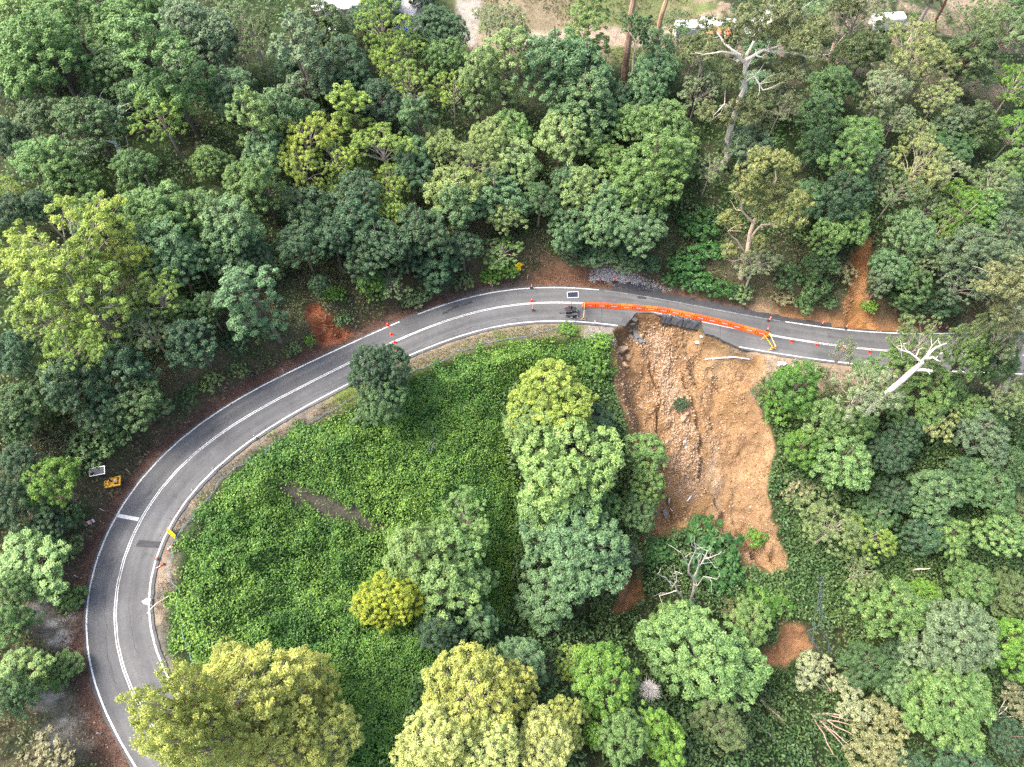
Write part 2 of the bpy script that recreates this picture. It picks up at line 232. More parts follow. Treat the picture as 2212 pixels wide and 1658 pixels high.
TREES = [
(-64.41, 89.25, 5.96, 15.07, 'dome', 'md', 'mid-green domed tree above and left of the bare white branches'),
(-58.45, 91.02, 3.67, 11.89, 'dense', 'dm', 'deep green bushy tree right of the top left dome'),
(-66.58, 100.97, 4.11, 12.96, 'dense', 'md', 'mid-green bushy tree above the top left dome'),
(-73.01, 100.43, 3.44, 11.33, 'dense', 'lt', 'light green bushy tree above and left of the top left dome'),
(-58.67, 101.09, 4.7, 14.33, 'dense', 'md', 'mid-green bushy tree, second one above and left of the silver domed tree'),
(-58.72, 97.71, 3.79, 12.2, 'dense', 'md', 'mid-green bushy tree right of the top left dome'),
(-55.92, 105.12, 3.58, 11.68, 'dense', 'md', 'mid-green bushy tree, nearest one above and left of the silver domed tree'),
(-51.67, 104.4, 3.24, 10.83, 'dense', 'bl', 'small blue-green bushy tree above and left of the silver domed tree'),
(-47.15, 95.72, 5.82, 14.8, 'dome', 'sv', 'silvery green domed tree above and right of the lone yellow tree'),
(-47.65, 86.63, 5.22, 20.13, 'tall', 'md', 'mid-green layered tree below and left of the silver domed tree'),
(-40.89, 89.12, 3.91, 12.48, 'dense', 'bl', 'blue-green bushy tree below and right of the silver domed tree'),
(-37.05, 82.38, 3.67, 15.43, 'tall', 'lt', 'light green layered tree left of the bright yellow tree cluster'),
(-42.57, 77.57, 2.73, 9.52, 'dense', 'md', 'small mid-green bushy tree below and right of the lone yellow tree'),
(-48.79, 81.63, 3.98, 11.75, 'open', 'yl', 'yellow-green open tree right of the bare white branches'),
(-57.07, 78.42, 4.36, 13.54, 'dense', 'dm', 'deep green bushy tree above the bare white branches'),
(-64.48, 80.53, 3.17, 10.67, 'dense', 'ol', 'small olive-green bushy tree left of the bare white branches'),
(-61.0, 72.38, 3.62, 11.77, 'dense', 'md', 'mid-green bushy tree left of the bare white branches'),
(-67.67, 76.56, 2.79, 9.69, 'dense', 'dk', 'small dark green bushy tree left of the bare white branches'),
(-50.95, 72.84, 3.1, 10.49, 'dense', 'md', 'small mid-green bushy tree below and right of the bare white branches'),
(-58.68, 70.66, 3.04, 10.32, 'dense', 'md', 'small mid-green bushy tree below and left of the bare white branches'),
(-61.43, 66.06, 2.5, 8.93, 'dense', 'dk', 'small dark green bushy tree above the giant yellow spreading tree'),
(-54.73, 65.83, 2.7, 9.46, 'dense', 'md', 'small mid-green bushy tree above the giant yellow spreading tree'),
(-46.79, 65.9, 4.31, 13.43, 'dense', 'md', 'mid-green bushy tree, second one left of the blue-green slope'),
(-41.58, 67.93, 3.81, 12.24, 'dense', 'md', 'mid-green bushy tree above and left of the blue-green slope'),
(-38.19, 74.06, 2.89, 9.95, 'dense', 'md', 'small mid-green bushy tree above the blue-green slope'),
(-34.73, 72.72, 3.18, 13.87, 'tall', 'md', 'small mid-green layered tree above and right of the blue-green slope'),
(-66.39, 68.99, 1.82, 6.53, 'open', 'yl', 'small yellow-green open tree below and left of the bare white branches'),
(-71.41, 87.99, 2.63, 9.27, 'dense', 'dk', 'small dark green bushy tree below and left of the top left dome'),
(-72.15, 95.84, 3.05, 10.34, 'dense', 'lt', 'small light green bushy tree above and left of the top left dome'),
(-43.64, 104.48, 3.6, 10.91, 'open', 'ol', 'olive-green open tree above and right of the silver domed tree'),
(-38.52, 98.69, 4.19, 12.23, 'open', 'od', 'dark olive open tree above and left of the tall silvery layered tree'),
(-31.09, 92.59, 4.72, 18.66, 'tall', 'sv', 'silvery green layered tree above the bright yellow tree cluster'),
(-33.83, 86.5, 3.92, 12.49, 'dense', 'bl', 'blue-green bushy tree below the tall silvery layered tree'),
(-30.96, 88.38, 2.78, 9.65, 'dense', 'bl', 'small blue-green bushy tree above and left of the bright yellow tree cluster'),
(-30.0, 104.31, 4.33, 13.46, 'dense', 'od', 'dark olive bushy tree above and right of the tall silvery layered tree'),
(-26.3, 97.94, 3.9, 12.45, 'dense', 'dk', 'dark green bushy tree, nearest one right of the tall silvery layered tree'),
(-24.82, 94.77, 3.68, 11.91, 'dense', 'dk', 'dark green bushy tree, second one right of the tall silvery layered tree'),
(-20.65, 104.87, 4.36, 12.6, 'open', 'yl', 'yellow-green open tree, nearest one below and left of the metal-roofed house'),
(-18.6, 102.13, 3.78, 11.31, 'open', 'yl', 'yellow-green open tree, second one below and left of the metal-roofed house'),
(-19.08, 99.91, 3.26, 10.14, 'open', 'yl', 'small yellow-green open tree below the metal-roofed house'),
(-11.82, 108.44, 4.39, 11.99, 'dome', 'dk', 'dark green domed tree below and left of the concrete driveway'),
(-11.02, 103.0, 3.13, 10.55, 'dense', 'md', 'small mid-green bushy tree below the very dark domed tree'),
(-14.83, 106.2, 2.42, 8.71, 'dense', 'md', 'small mid-green bushy tree below and left of the very dark domed tree'),
(-0.98, 107.84, 4.35, 12.57, 'open', 'pl', 'pale olive open tree right of the concrete driveway'),
(-5.5, 96.47, 3.33, 14.35, 'tall', 'sp', 'speckled light green layered tree left of the speckled tall pair'),
(-0.93, 97.79, 4.17, 17.0, 'tall', 'sp', 'speckled light green layered tree above and right of the speckled tall pair'),
(-16.36, 94.71, 3.7, 11.13, 'open', 'yl', 'yellow-green open tree below and left of the very dark domed tree'),
(-9.36, 95.85, 3.27, 10.14, 'open', 'yl', 'small yellow-green open tree left of the speckled tall pair'),
(-14.36, 89.01, 2.69, 12.23, 'tall', 'bl', 'small blue-green layered tree below and left of the speckled tall pair'),
(-19.92, 90.97, 4.07, 12.85, 'dense', 'dk', 'dark green bushy tree above and right of the bright yellow tree cluster'),
(-23.31, 88.24, 3.31, 14.3, 'tall', 'yl', 'yellow-green layered tree above and right of the bright yellow tree cluster'),
(-29.22, 81.85, 4.13, 12.08, 'open', 'yb', 'bright yellow-green open tree above and left of the bright yellow tree cluster'),
(-30.14, 78.33, 3.44, 10.55, 'open', 'yb', 'bright yellow-green open tree below and left of the bright yellow tree cluster'),
(-26.69, 81.18, 3.06, 9.65, 'open', 'yb', 'small bright yellow-green open tree below and right of the bright yellow tree cluster'),
(-19.34, 82.99, 4.09, 11.99, 'open', 'yl', 'yellow-green open tree right of the bright yellow tree cluster'),
(-18.05, 79.07, 2.88, 9.23, 'open', 'yl', 'small yellow-green open tree, second one above and left of the dark tree wall'),
(-25.68, 76.06, 2.29, 7.77, 'open', 'yl', 'small yellow-green open tree below the bright yellow tree cluster'),
(-10.49, 86.15, 3.26, 10.89, 'dense', 'sp', 'small speckled light green bushy tree below and left of the speckled tall pair'),
(-6.56, 83.13, 4.19, 12.22, 'open', 'sp', 'speckled light green open tree below the speckled tall pair'),
(-3.23, 88.01, 3.59, 11.7, 'dense', 'sp', 'speckled light green bushy tree, nearest one below the speckled tall pair'),
(0.07, 91.03, 3.27, 10.92, 'dense', 'md', 'small mid-green bushy tree below and right of the speckled tall pair'),
(-0.43, 85.38, 3.93, 12.52, 'dense', 'sp', 'speckled light green bushy tree, second one below the speckled tall pair'),
(-15.24, 85.38, 2.96, 10.13, 'dense', 'bl', 'small blue-green bushy tree above the dark tree wall'),
(-15.31, 81.02, 3.46, 11.39, 'dense', 'dk', 'dark green bushy tree above the dark tree wall'),
(-35.83, 80.49, 3.31, 11.01, 'dense', 'bl', 'blue-green bushy tree left of the bright yellow tree cluster'),
(-22.49, 75.09, 3.66, 11.87, 'dense', 'dk', 'dark green bushy tree below and right of the bright yellow tree cluster'),
(-29.01, 71.83, 3.77, 12.14, 'dense', 'dk', 'dark green bushy tree below the bright yellow tree cluster'),
(-8.9, 78.25, 4.0, 12.69, 'dense', 'sp', 'speckled light green bushy tree above and right of the dark tree wall'),
(-2.8, 79.44, 3.86, 12.35, 'dense', 'bl', 'blue-green bushy tree, second one above and right of the dark tree wall'),
(-25.63, 68.46, 3.59, 11.69, 'dense', 'dk', 'dark green bushy tree, third one left of the dark tree wall'),
(-29.11, 66.27, 3.22, 10.78, 'dense', 'dk', 'small dark green bushy tree above and right of the tall blue-green tree'),
(-22.25, 70.98, 3.95, 12.57, 'dense', 'dk', 'dark green bushy tree, second one left of the dark tree wall'),
(-18.7, 67.87, 3.95, 12.57, 'dense', 'dk', 'dark green bushy tree, nearest one left of the dark tree wall'),
(-13.05, 70.96, 4.04, 12.77, 'dense', 'dk', 'dark green bushy tree above and left of the yellow curve sign'),
(-8.32, 75.96, 3.78, 12.17, 'dense', 'bl', 'blue-green bushy tree, nearest one above and right of the dark tree wall'),
(-7.51, 71.56, 3.48, 10.28, 'dense', 'dk', 'dark green bushy tree right of the dark tree wall'),
(-12.18, 69.26, 4.02, 8.35, 'dense', 'dk', 'dark green bushy tree below and right of the dark tree wall'),
(-11.82, 68.87, 2.97, 4.57, 'dense', 'dk', 'small dark green bushy tree below and right of the dark tree wall'),
(-21.49, 66.4, 2.98, 10.16, 'dense', 'dk', 'small dark green bushy tree, second one below and left of the dark tree wall'),
(-15.92, 69.12, 3.04, 10.32, 'dense', 'dk', 'small dark green bushy tree, nearest one below and left of the dark tree wall'),
(-18.35, 75.08, 2.72, 8.84, 'open', 'yl', 'small yellow-green open tree, nearest one above and left of the dark tree wall'),
(-17.87, 72.81, 2.45, 8.16, 'open', 'yl', 'small yellow-green open tree left of the dark tree wall'),
(-20.9, 64.91, 1.88, 7.21, 'dense', 'br', 'small bright green bushy tree above and right of the red earth slip'),
(-17.67, 66.12, 2.48, 4.86, 'open', 'ol', 'small olive-green open tree below and left of the dark tree wall'),
(-20.65, 65.01, 1.52, 2.12, 'shrub', 'lt', 'light green low shrub above and right of the red earth slip'),
(-32.82, 55.47, 4.29, 17.36, 'tall', 'bl', 'blue-green layered tree below and right of the blue-green slope'),
(-27.52, 62.84, 1.64, 6.5, 'dense', 'dk', 'small dark green bushy tree above and left of the red earth slip'),
(-26.37, 63.21, 1.49, 2.08, 'shrub', 'br', 'bright green low shrub above and left of the red earth slip'),
(-1.87, 73.29, 3.24, 5.36, 'open', 'md', 'small mid-green open tree above and left of the yellow curve sign'),
(-0.71, 76.82, 2.97, 10.14, 'dense', 'sp', 'small speckled light green bushy tree above the yellow curve sign'),
(-33.15, 63.74, 1.54, 6.22, 'dense', 'ol', 'small olive-green bushy tree above and right of the tall blue-green tree'),
(-35.67, 63.87, 2.39, 8.64, 'dense', 'dk', 'small dark green bushy tree below and right of the blue-green slope'),
(-53.42, 64.4, 3.26, 10.89, 'dense', 'md', 'small mid-green bushy tree above and right of the giant yellow spreading tree'),
(-46.41, 63.57, 4.28, 13.35, 'dense', 'md', 'mid-green bushy tree, nearest one left of the blue-green slope'),
(-44.98, 60.74, 4.02, 12.75, 'dense', 'bl', 'blue-green bushy tree left of the blue-green slope'),
(-43.58, 59.15, 3.44, 11.34, 'dense', 'bl', 'blue-green bushy tree below and left of the blue-green slope'),
(-38.25, 65.68, 4.17, 13.09, 'dense', 'bl', 'blue-green bushy tree above and left of the tall blue-green tree'),
(-37.48, 63.43, 3.38, 11.19, 'dense', 'bl', 'blue-green bushy tree below the blue-green slope'),
(-42.09, 61.57, 1.85, 6.61, 'open', 'yl', 'small yellow-green open tree below and left of the blue-green slope'),
(-40.55, 49.75, 3.71, 12.0, 'dense', 'dk', 'dark green bushy tree below and left of the tall blue-green tree'),
(-42.72, 54.15, 2.03, 7.64, 'dense', 'md', 'small mid-green bushy tree left of the tall blue-green tree'),
(-39.58, 54.65, 2.4, 8.65, 'dense', 'dm', 'small deep green bushy tree left of the tall blue-green tree'),
(-37.63, 53.15, 1.75, 2.36, 'shrub', 'dk', 'dark green low shrub below and left of the tall blue-green tree'),
(-52.61, 56.38, 6.54, 17.06, 'open', 'yb', 'large bright yellow-green open tree above the giant yellow spreading tree'),
(-58.61, 56.06, 3.36, 10.36, 'open', 'yb', 'bright yellow-green open tree above and left of the giant yellow spreading tree'),
(-49.25, 58.31, 4.03, 11.87, 'open', 'yb', 'bright yellow-green open tree above and right of the giant yellow spreading tree'),
(-51.67, 51.26, 5.95, 15.89, 'open', 'yl', 'yellow-green open tree below the bare white branches'),
(-55.66, 49.11, 3.83, 11.44, 'open', 'yl', 'yellow-green open tree below and left of the giant yellow spreading tree'),
(-49.76, 49.58, 3.91, 11.6, 'open', 'yl', 'yellow-green open tree below and right of the giant yellow spreading tree'),
(-44.9, 54.55, 3.36, 10.36, 'open', 'yl', 'yellow-green open tree, second one right of the giant yellow spreading tree'),
(-45.45, 50.18, 2.99, 9.49, 'open', 'ol', 'small olive-green open tree below and right of the giant yellow spreading tree'),
(-51.85, 44.86, 3.8, 11.35, 'open', 'yl', 'yellow-green open tree below the giant yellow spreading tree'),
(-50.45, 54.82, 3.44, 10.53, 'open', 'yl', 'yellow-green open tree, nearest one right of the giant yellow spreading tree'),
(-47.05, 44.43, 3.34, 11.1, 'dense', 'dk', 'dark green bushy tree below and right of the giant yellow spreading tree'),
(-51.45, 41.49, 3.66, 11.87, 'dense', 'dk', 'dark green bushy tree above and right of the left photo edge'),
(-46.7, 41.28, 3.38, 9.07, 'dense', 'dm', 'deep green bushy tree above the yellow solar signal trailer'),
(-57.05, 39.04, 2.65, 9.32, 'dense', 'dm', 'small deep green bushy tree, second one above the left photo edge'),
(-49.51, 40.32, 2.64, 9.29, 'dense', 'dk', 'small dark green bushy tree above the yellow solar signal trailer'),
(-58.89, 44.48, 2.82, 9.76, 'dense', 'dk', 'small dark green bushy tree below and left of the giant yellow spreading tree'),
(-64.19, 64.75, 2.25, 8.25, 'dense', 'dk', 'small dark green bushy tree above and left of the giant yellow spreading tree'),
(-56.94, 36.86, 2.52, 8.98, 'dense', 'dm', 'small deep green bushy tree, nearest one above the left photo edge'),
(-55.66, 32.4, 2.32, 8.44, 'dense', 'dk', 'small dark green bushy tree left of the yellow solar signal trailer'),
(-51.64, 29.9, 2.9, 9.96, 'dense', 'br', 'small bright green bushy tree below and right of the left photo edge'),
(-54.76, 27.68, 2.61, 9.21, 'dense', 'dk', 'small dark green bushy tree below the left photo edge'),
(-52.06, 26.54, 2.27, 7.46, 'dense', 'dk', 'small dark green bushy tree below and right of the left photo edge'),
(-52.1, 21.9, 4.0, 6.75, 'dense', 'lt', "light green bushy tree above and left of the hairpin's outer edge"),
(-49.45, 19.05, 1.55, 2.15, 'shrub', 'md', "mid-green low shrub above the hairpin's outer edge"),
(-52.22, 18.54, 2.12, 7.87, 'dense', 'md', "small mid-green bushy tree above and left of the hairpin's outer edge"),
(-50.88, 15.13, 2.17, 8.02, 'dense', 'md', "small mid-green bushy tree left of the hairpin's outer edge"),
(-49.23, 11.11, 2.7, 5.59, 'dense', 'lt', "small light green bushy tree below and left of the hairpin's outer edge"),
(-47.62, 11.07, 2.02, 3.43, 'dense', 'md', "small mid-green bushy tree below the hairpin's outer edge"),
(-48.31, 8.31, 2.01, 7.56, 'dense', 'dm', "small deep green bushy tree below and left of the hairpin's outer edge"),
(-45.34, 3.11, 2.33, 2.91, 'shrub', 'ds', "straw-green low shrub below the hairpin's outer edge"),
(12.3, 107.99, 3.75, 15.7, 'tall', 'lt', 'light green layered tree above and left of the tall reddish trunk'),
(6.49, 98.56, 6.13, 17.47, 'dense', 'bl', 'large blue-green bushy tree below and left of the clearing track'),
(10.36, 98.93, 5.47, 16.05, 'dense', 'bl', 'blue-green bushy tree left of the tall reddish trunk'),
(11.04, 94.08, 5.2, 15.44, 'dense', 'bl', 'blue-green bushy tree, second one below and left of the tall reddish trunk'),
(14.27, 93.99, 3.68, 11.92, 'dense', 'bl', 'blue-green bushy tree, nearest one below and left of the tall reddish trunk'),
(8.67, 93.35, 4.0, 12.7, 'dense', 'bl', 'blue-green bushy tree, third one below and left of the tall reddish trunk'),
(21.43, 113.09, 2.68, 8.74, 'open', 'md', 'small mid-green open tree above the tall reddish trunk'),
(24.18, 107.19, 3.45, 11.37, 'dense', 'bl', 'blue-green bushy tree above and right of the tall reddish trunk'),
(23.28, 103.11, 3.64, 11.82, 'dense', 'bl', 'blue-green bushy tree right of the tall reddish trunk'),
(22.14, 99.17, 3.31, 11.02, 'dense', 'bl', 'blue-green bushy tree below and right of the tall reddish trunk'),
(26.46, 104.24, 2.62, 9.25, 'dense', 'bl', 'small blue-green bushy tree right of the tall reddish trunk'),
(30.36, 107.26, 3.47, 10.61, 'open', 'pl', 'pale olive open tree below the white caravan'),
(30.44, 99.88, 3.03, 9.58, 'open', 'pl', 'small pale olive open tree below the white caravan'),
(34.52, 103.54, 3.08, 9.69, 'open', 'ol', 'small olive-green open tree below and right of the white caravan'),
(19.41, 91.91, 3.53, 11.55, 'dense', 'lt', 'light green bushy tree above the giant green tree'),
(24.64, 93.1, 3.69, 11.94, 'dense', 'lt', 'light green bushy tree, second one above and right of the giant green tree'),
(25.25, 87.68, 3.99, 12.67, 'dense', 'lt', 'light green bushy tree, nearest one above and right of the giant green tree'),
(21.44, 83.39, 5.5, 16.11, 'dense', 'md', 'mid-green bushy tree right of the giant green tree'),
(28.65, 90.71, 2.24, 8.22, 'dense', 'lt', 'small light green bushy tree above and left of the giant white-trunked gum'),
(7.48, 88.57, 3.96, 12.58, 'dense', 'sp', 'speckled light green bushy tree, second one left of the giant green tree'),
(13.2, 89.47, 2.79, 9.67, 'dense', 'lt', 'small light green bushy tree above and left of the giant green tree'),
(17.59, 98.33, 3.01, 10.24, 'dense', 'dk', 'small dark green bushy tree below the tall reddish trunk'),
(4.2, 79.45, 3.21, 10.75, 'dense', 'dm', 'small deep green bushy tree above the yellow curve sign'),
(11.24, 81.4, 3.91, 12.48, 'dense', 'sp', 'speckled light green bushy tree, nearest one left of the giant green tree'),
(15.15, 79.68, 3.57, 11.66, 'dense', 'bl', 'blue-green bushy tree, nearest one below and left of the giant green tree'),
(9.03, 83.58, 2.89, 9.95, 'dense', 'bl', 'small blue-green bushy tree left of the giant green tree'),
(19.88, 80.57, 4.4, 13.63, 'dense', 'md', 'mid-green bushy tree below the giant green tree'),
(8.49, 76.35, 3.21, 10.76, 'dense', 'bl', 'small blue-green bushy tree above and right of the yellow curve sign'),
(13.77, 76.52, 3.9, 12.46, 'dense', 'bl', 'blue-green bushy tree, second one below and left of the giant green tree'),
(19.48, 76.06, 4.12, 12.98, 'dense', 'bl', 'blue-green bushy tree below the giant green tree'),
(13.63, 75.06, 3.33, 4.98, 'dense', 'dk', 'dark green bushy tree above and right of the black solar trailer'),
(9.03, 75.08, 2.33, 7.62, 'dense', 'dk', 'small dark green bushy tree above and right of the yellow curve sign'),
(17.96, 74.92, 3.09, 6.86, 'dense', 'dk', 'small dark green bushy tree above and right of the black solar trailer'),
(22.6, 74.54, 1.95, 3.93, 'dense', 'dk', 'small dark green bushy tree above the orange barrier row'),
(38.28, 90.39, 3.69, 11.94, 'dense', 'gy', 'grey-green bushy tree above and right of the giant white-trunked gum'),
(31.64, 86.35, 2.5, 8.3, 'open', 'ol', 'small olive-green open tree right of the giant green tree'),
(38.47, 72.08, 3.31, 10.25, 'open', 'pl', 'pale olive open tree below the pale forked gum'),
(47.59, 112.09, 5.1, 14.16, 'open', 'ol', 'olive-green open tree left of the white van roof'),
(59.38, 115.94, 4.74, 13.42, 'open', 'pl', 'pale olive open tree above and left of the white van roof'),
(67.49, 109.31, 5.13, 14.23, 'open', 'yo', 'yellow-olive open tree below and right of the white van roof'),
(70.83, 107.92, 4.25, 12.34, 'open', 'yo', 'yellow-olive open tree above the yellow-olive hillside gums'),
(65.67, 104.89, 3.88, 11.54, 'open', 'pl', 'pale olive open tree above and left of the yellow-olive hillside gums'),
(72.0, 101.81, 3.41, 10.48, 'open', 'yo', 'yellow-olive open tree right of the yellow-olive hillside gums'),
(61.35, 100.21, 4.26, 12.38, 'open', 'pl', 'pale olive open tree left of the yellow-olive hillside gums'),
(63.66, 96.84, 3.06, 9.65, 'open', 'pl', 'small pale olive open tree below and left of the yellow-olive hillside gums'),
(67.47, 94.42, 2.75, 8.92, 'open', 'yo', 'small yellow-olive open tree below the yellow-olive hillside gums'),
(60.02, 109.2, 3.92, 12.5, 'dense', 'od', 'dark olive bushy tree below and left of the white van roof'),
(78.49, 109.69, 5.2, 15.45, 'dense', 'od', 'dark olive bushy tree above and right of the yellow-olive hillside gums'),
(86.4, 116.27, 4.71, 13.34, 'open', 'ol', 'olive-green open tree above and right of the yellow-olive hillside gums'),
(83.14, 118.83, 4.71, 13.35, 'open', 'ol', 'olive-green open tree right of the white van roof'),
(87.54, 106.77, 3.52, 10.73, 'open', 'br', 'bright green open tree right of the yellow-olive hillside gums'),
(84.87, 97.02, 3.42, 10.5, 'open', 'br', 'bright green open tree above the right photo edge'),
(78.31, 97.81, 3.41, 11.27, 'dense', 'od', 'dark olive bushy tree below and right of the yellow-olive hillside gums'),
(74.84, 98.07, 3.11, 10.5, 'dense', 'gy', 'small grey-green bushy tree below and right of the yellow-olive hillside gums'),
(54.1, 103.26, 3.85, 12.34, 'dense', 'dm', 'deep green bushy tree below and left of the white van roof'),
(50.49, 96.87, 4.14, 13.03, 'dense', 'dm', 'deep green bushy tree left of the yellow-olive hillside gums'),
(49.16, 91.3, 3.13, 10.56, 'dense', 'dm', 'small deep green bushy tree right of the giant white-trunked gum'),
(52.66, 86.63, 3.49, 14.88, 'tall', 'md', 'mid-green layered tree below and left of the yellow-olive hillside gums'),
(57.4, 88.12, 2.97, 9.44, 'open', 'gy', 'small grey-green open tree below and left of the yellow-olive hillside gums'),
(65.54, 88.0, 4.73, 13.38, 'open', 'yo', 'yellow-olive open tree below the yellow-olive hillside gums'),
(71.24, 89.12, 3.41, 10.47, 'open', 'pl', 'pale olive open tree above and left of the right photo edge'),
(61.09, 83.22, 3.67, 11.06, 'open', 'ol', 'olive-green open tree below the yellow-olive hillside gums'),
(51.88, 81.37, 4.18, 13.13, 'dense', 'dk', 'dark green bushy tree above the orange earth slip'),
(47.1, 82.16, 3.08, 10.42, 'dense', 'dm', 'small deep green bushy tree above and right of the pale forked gum'),
(73.01, 83.87, 3.01, 9.55, 'open', 'br', 'small bright green open tree left of the right photo edge'),
(77.84, 85.84, 3.76, 11.26, 'open', 'ol', 'olive-green open tree above and left of the right photo edge'),
(83.54, 90.87, 3.09, 10.44, 'dense', 'md', 'small mid-green bushy tree above the right photo edge'),
(80.87, 85.91, 3.19, 9.97, 'open', 'gy', 'small grey-green open tree below and right of the yellow-olive hillside gums'),
(67.38, 82.85, 2.99, 9.49, 'open', 'ol', 'small olive-green open tree left of the right photo edge'),
(44.59, 98.88, 3.05, 9.64, 'open', 'pl', 'small pale olive open tree above and right of the giant white-trunked gum'),
(54.48, 80.92, 2.65, 9.32, 'dense', 'md', 'small mid-green bushy tree, second one above the orange earth slip'),
(49.63, 76.05, 3.19, 10.72, 'dense', 'md', 'small mid-green bushy tree above and left of the orange earth slip'),
(53.51, 77.44, 3.07, 10.4, 'dense', 'md', 'small mid-green bushy tree, nearest one above the orange earth slip'),
(49.38, 73.77, 2.49, 8.89, 'dense', 'dm', 'small deep green bushy tree above and left of the orange earth slip'),
(54.65, 74.27, 1.98, 2.58, 'shrub', 'ds', 'straw-green low shrub above and left of the orange earth slip'),
(62.7, 76.92, 3.65, 11.83, 'dense', 'bl', 'blue-green bushy tree above and right of the orange earth slip'),
(60.73, 72.81, 3.21, 10.75, 'dense', 'bl', 'small blue-green bushy tree above and right of the orange earth slip'),
(59.22, 70.96, 2.5, 8.91, 'dense', 'gy', 'small grey-green bushy tree right of the orange earth slip'),
(65.36, 73.43, 2.93, 9.35, 'open', 'ol', 'small olive-green open tree above and right of the orange earth slip'),
(63.86, 69.95, 3.22, 10.78, 'dense', 'dm', 'small deep green bushy tree right of the orange earth slip'),
(72.01, 81.04, 3.57, 10.83, 'open', 'br', 'bright green open tree left of the right photo edge'),
(69.3, 79.24, 2.98, 9.46, 'open', 'br', 'small bright green open tree below and left of the right photo edge'),
(76.28, 82.15, 4.03, 12.75, 'dense', 'md', 'mid-green bushy tree below and left of the right photo edge'),
(79.48, 78.81, 3.74, 12.05, 'dense', 'gy', 'grey-green bushy tree, nearest one below the right photo edge'),
(71.62, 74.36, 4.23, 13.23, 'dense', 'gy', 'grey-green bushy tree below and left of the right photo edge'),
(77.53, 74.96, 3.99, 12.66, 'dense', 'gy', 'grey-green bushy tree, second one below the right photo edge'),
(68.86, 69.82, 4.07, 6.15, 'dense', 'dk', 'dark green bushy tree left of the right-edge white gum'),
(70.67, 70.05, 3.94, 11.67, 'open', 'gy', 'grey-green open tree above and left of the right-edge white gum'),
(63.93, 69.74, 3.3, 5.84, 'dense', 'dm', 'deep green bushy tree right of the orange earth slip'),
(78.15, 71.85, 3.32, 10.27, 'open', 'pl', 'pale olive open tree, second one above the right-edge white gum'),
(81.66, 70.4, 4.12, 5.77, 'open', 'pl', 'pale olive open tree, nearest one above the right-edge white gum'),
(70.53, 56.49, 3.02, 21.04, 'open', 'pl', 'small pale olive open tree above and right of the leaning bare trunk'),
(49.4, 71.69, 2.71, 3.27, 'shrub', 'dm', 'deep green low shrub, nearest one left of the orange earth slip'),
(44.63, 73.22, 2.4, 2.99, 'shrub', 'dm', 'deep green low shrub below and right of the pale forked gum'),
(58.35, 55.99, 3.31, 17.54, 'open', 'ol', 'olive-green open tree above and right of the leaning bare trunk'),
(65.62, 57.54, 2.41, 17.78, 'open', 'ol', 'small olive-green open tree left of the right-edge white gum'),
(66.72, 55.87, 2.83, 18.12, 'dense', 'md', 'small mid-green bushy tree below and left of the right-edge white gum'),
(48.78, 56.71, 1.64, 11.2, 'open', 'pl', 'small pale olive open tree above and left of the leaning bare trunk'),
(59.17, 56.2, 4.13, 12.99, 'dense', 'md', 'mid-green bushy tree above and right of the leaning bare trunk'),
(72.47, 56.29, 3.16, 15.63, 'dense', 'dm', 'small deep green bushy tree, nearest one below the right-edge white gum'),
(41.99, 52.1, 4.37, 13.56, 'dense', 'vb', 'vine-green bushy tree left of the leaning bare trunk'),
(42.12, 52.8, 2.89, 3.42, 'shrub', 'vb', "vine-green low shrub, nearest one above and right of the landslide's right edge"),
(51.03, 51.55, 4.75, 13.43, 'open', 'pl', 'pale olive open tree left of the leaning bare trunk'),
(62.83, 52.81, 4.01, 12.72, 'dense', 'md', 'mid-green bushy tree right of the leaning bare trunk'),
(46.05, 48.38, 3.97, 12.63, 'dense', 'lt', 'light green bushy tree left of the leaning bare trunk'),
(48.45, 42.86, 4.91, 14.81, 'dense', 'lt', 'light green bushy tree below and left of the leaning bare trunk'),
(52.42, 48.37, 3.14, 10.57, 'dense', 'md', 'small mid-green bushy tree below and left of the leaning bare trunk'),
(64.19, 48.79, 3.34, 10.32, 'open', 'yo', 'yellow-olive open tree below and right of the leaning bare trunk'),
(71.43, 47.39, 3.85, 12.32, 'dense', 'gy', 'grey-green bushy tree above the lower right edge'),
(74.26, 53.26, 3.77, 11.29, 'open', 'ol', 'olive-green open tree below the right-edge white gum'),
(64.07, 39.43, 4.17, 13.09, 'dense', 'bl', 'blue-green bushy tree above and left of the lower right edge'),
(56.67, 44.84, 3.08, 10.43, 'dense', 'dk', 'small dark green bushy tree, nearest one below the leaning bare trunk'),
(58.11, 39.83, 3.16, 10.63, 'dense', 'dk', 'small dark green bushy tree, second one below the leaning bare trunk'),
(71.81, 40.81, 4.06, 12.83, 'dense', 'dm', 'deep green bushy tree, nearest one above the lower right edge'),
(76.14, 44.02, 3.41, 11.25, 'dense', 'dm', 'deep green bushy tree, second one above the lower right edge'),
(69.46, 43.15, 2.84, 9.81, 'dense', 'dk', 'small dark green bushy tree above and left of the lower right edge'),
(53.44, 33.33, 3.6, 10.92, 'open', 'yl', 'yellow-green open tree left of the lower right edge'),
(47.73, 34.11, 3.98, 11.76, 'open', 'ol', "olive-green open tree below and right of the landslide's right edge"),
(55.37, 37.04, 3.36, 11.14, 'dense', 'dm', 'deep green bushy tree below the leaning bare trunk'),
(62.77, 34.37, 3.37, 11.16, 'dense', 'dk', 'dark green bushy tree left of the lower right edge'),
(66.88, 33.43, 3.5, 11.48, 'dense', 'md', 'mid-green bushy tree left of the lower right edge'),
(74.71, 34.68, 3.79, 12.19, 'dense', 'lt', 'light green bushy tree above the twin grey-green domes'),
(43.09, 45.17, 3.45, 11.36, 'dense', 'vb', "vine-green bushy tree right of the landslide's right edge"),
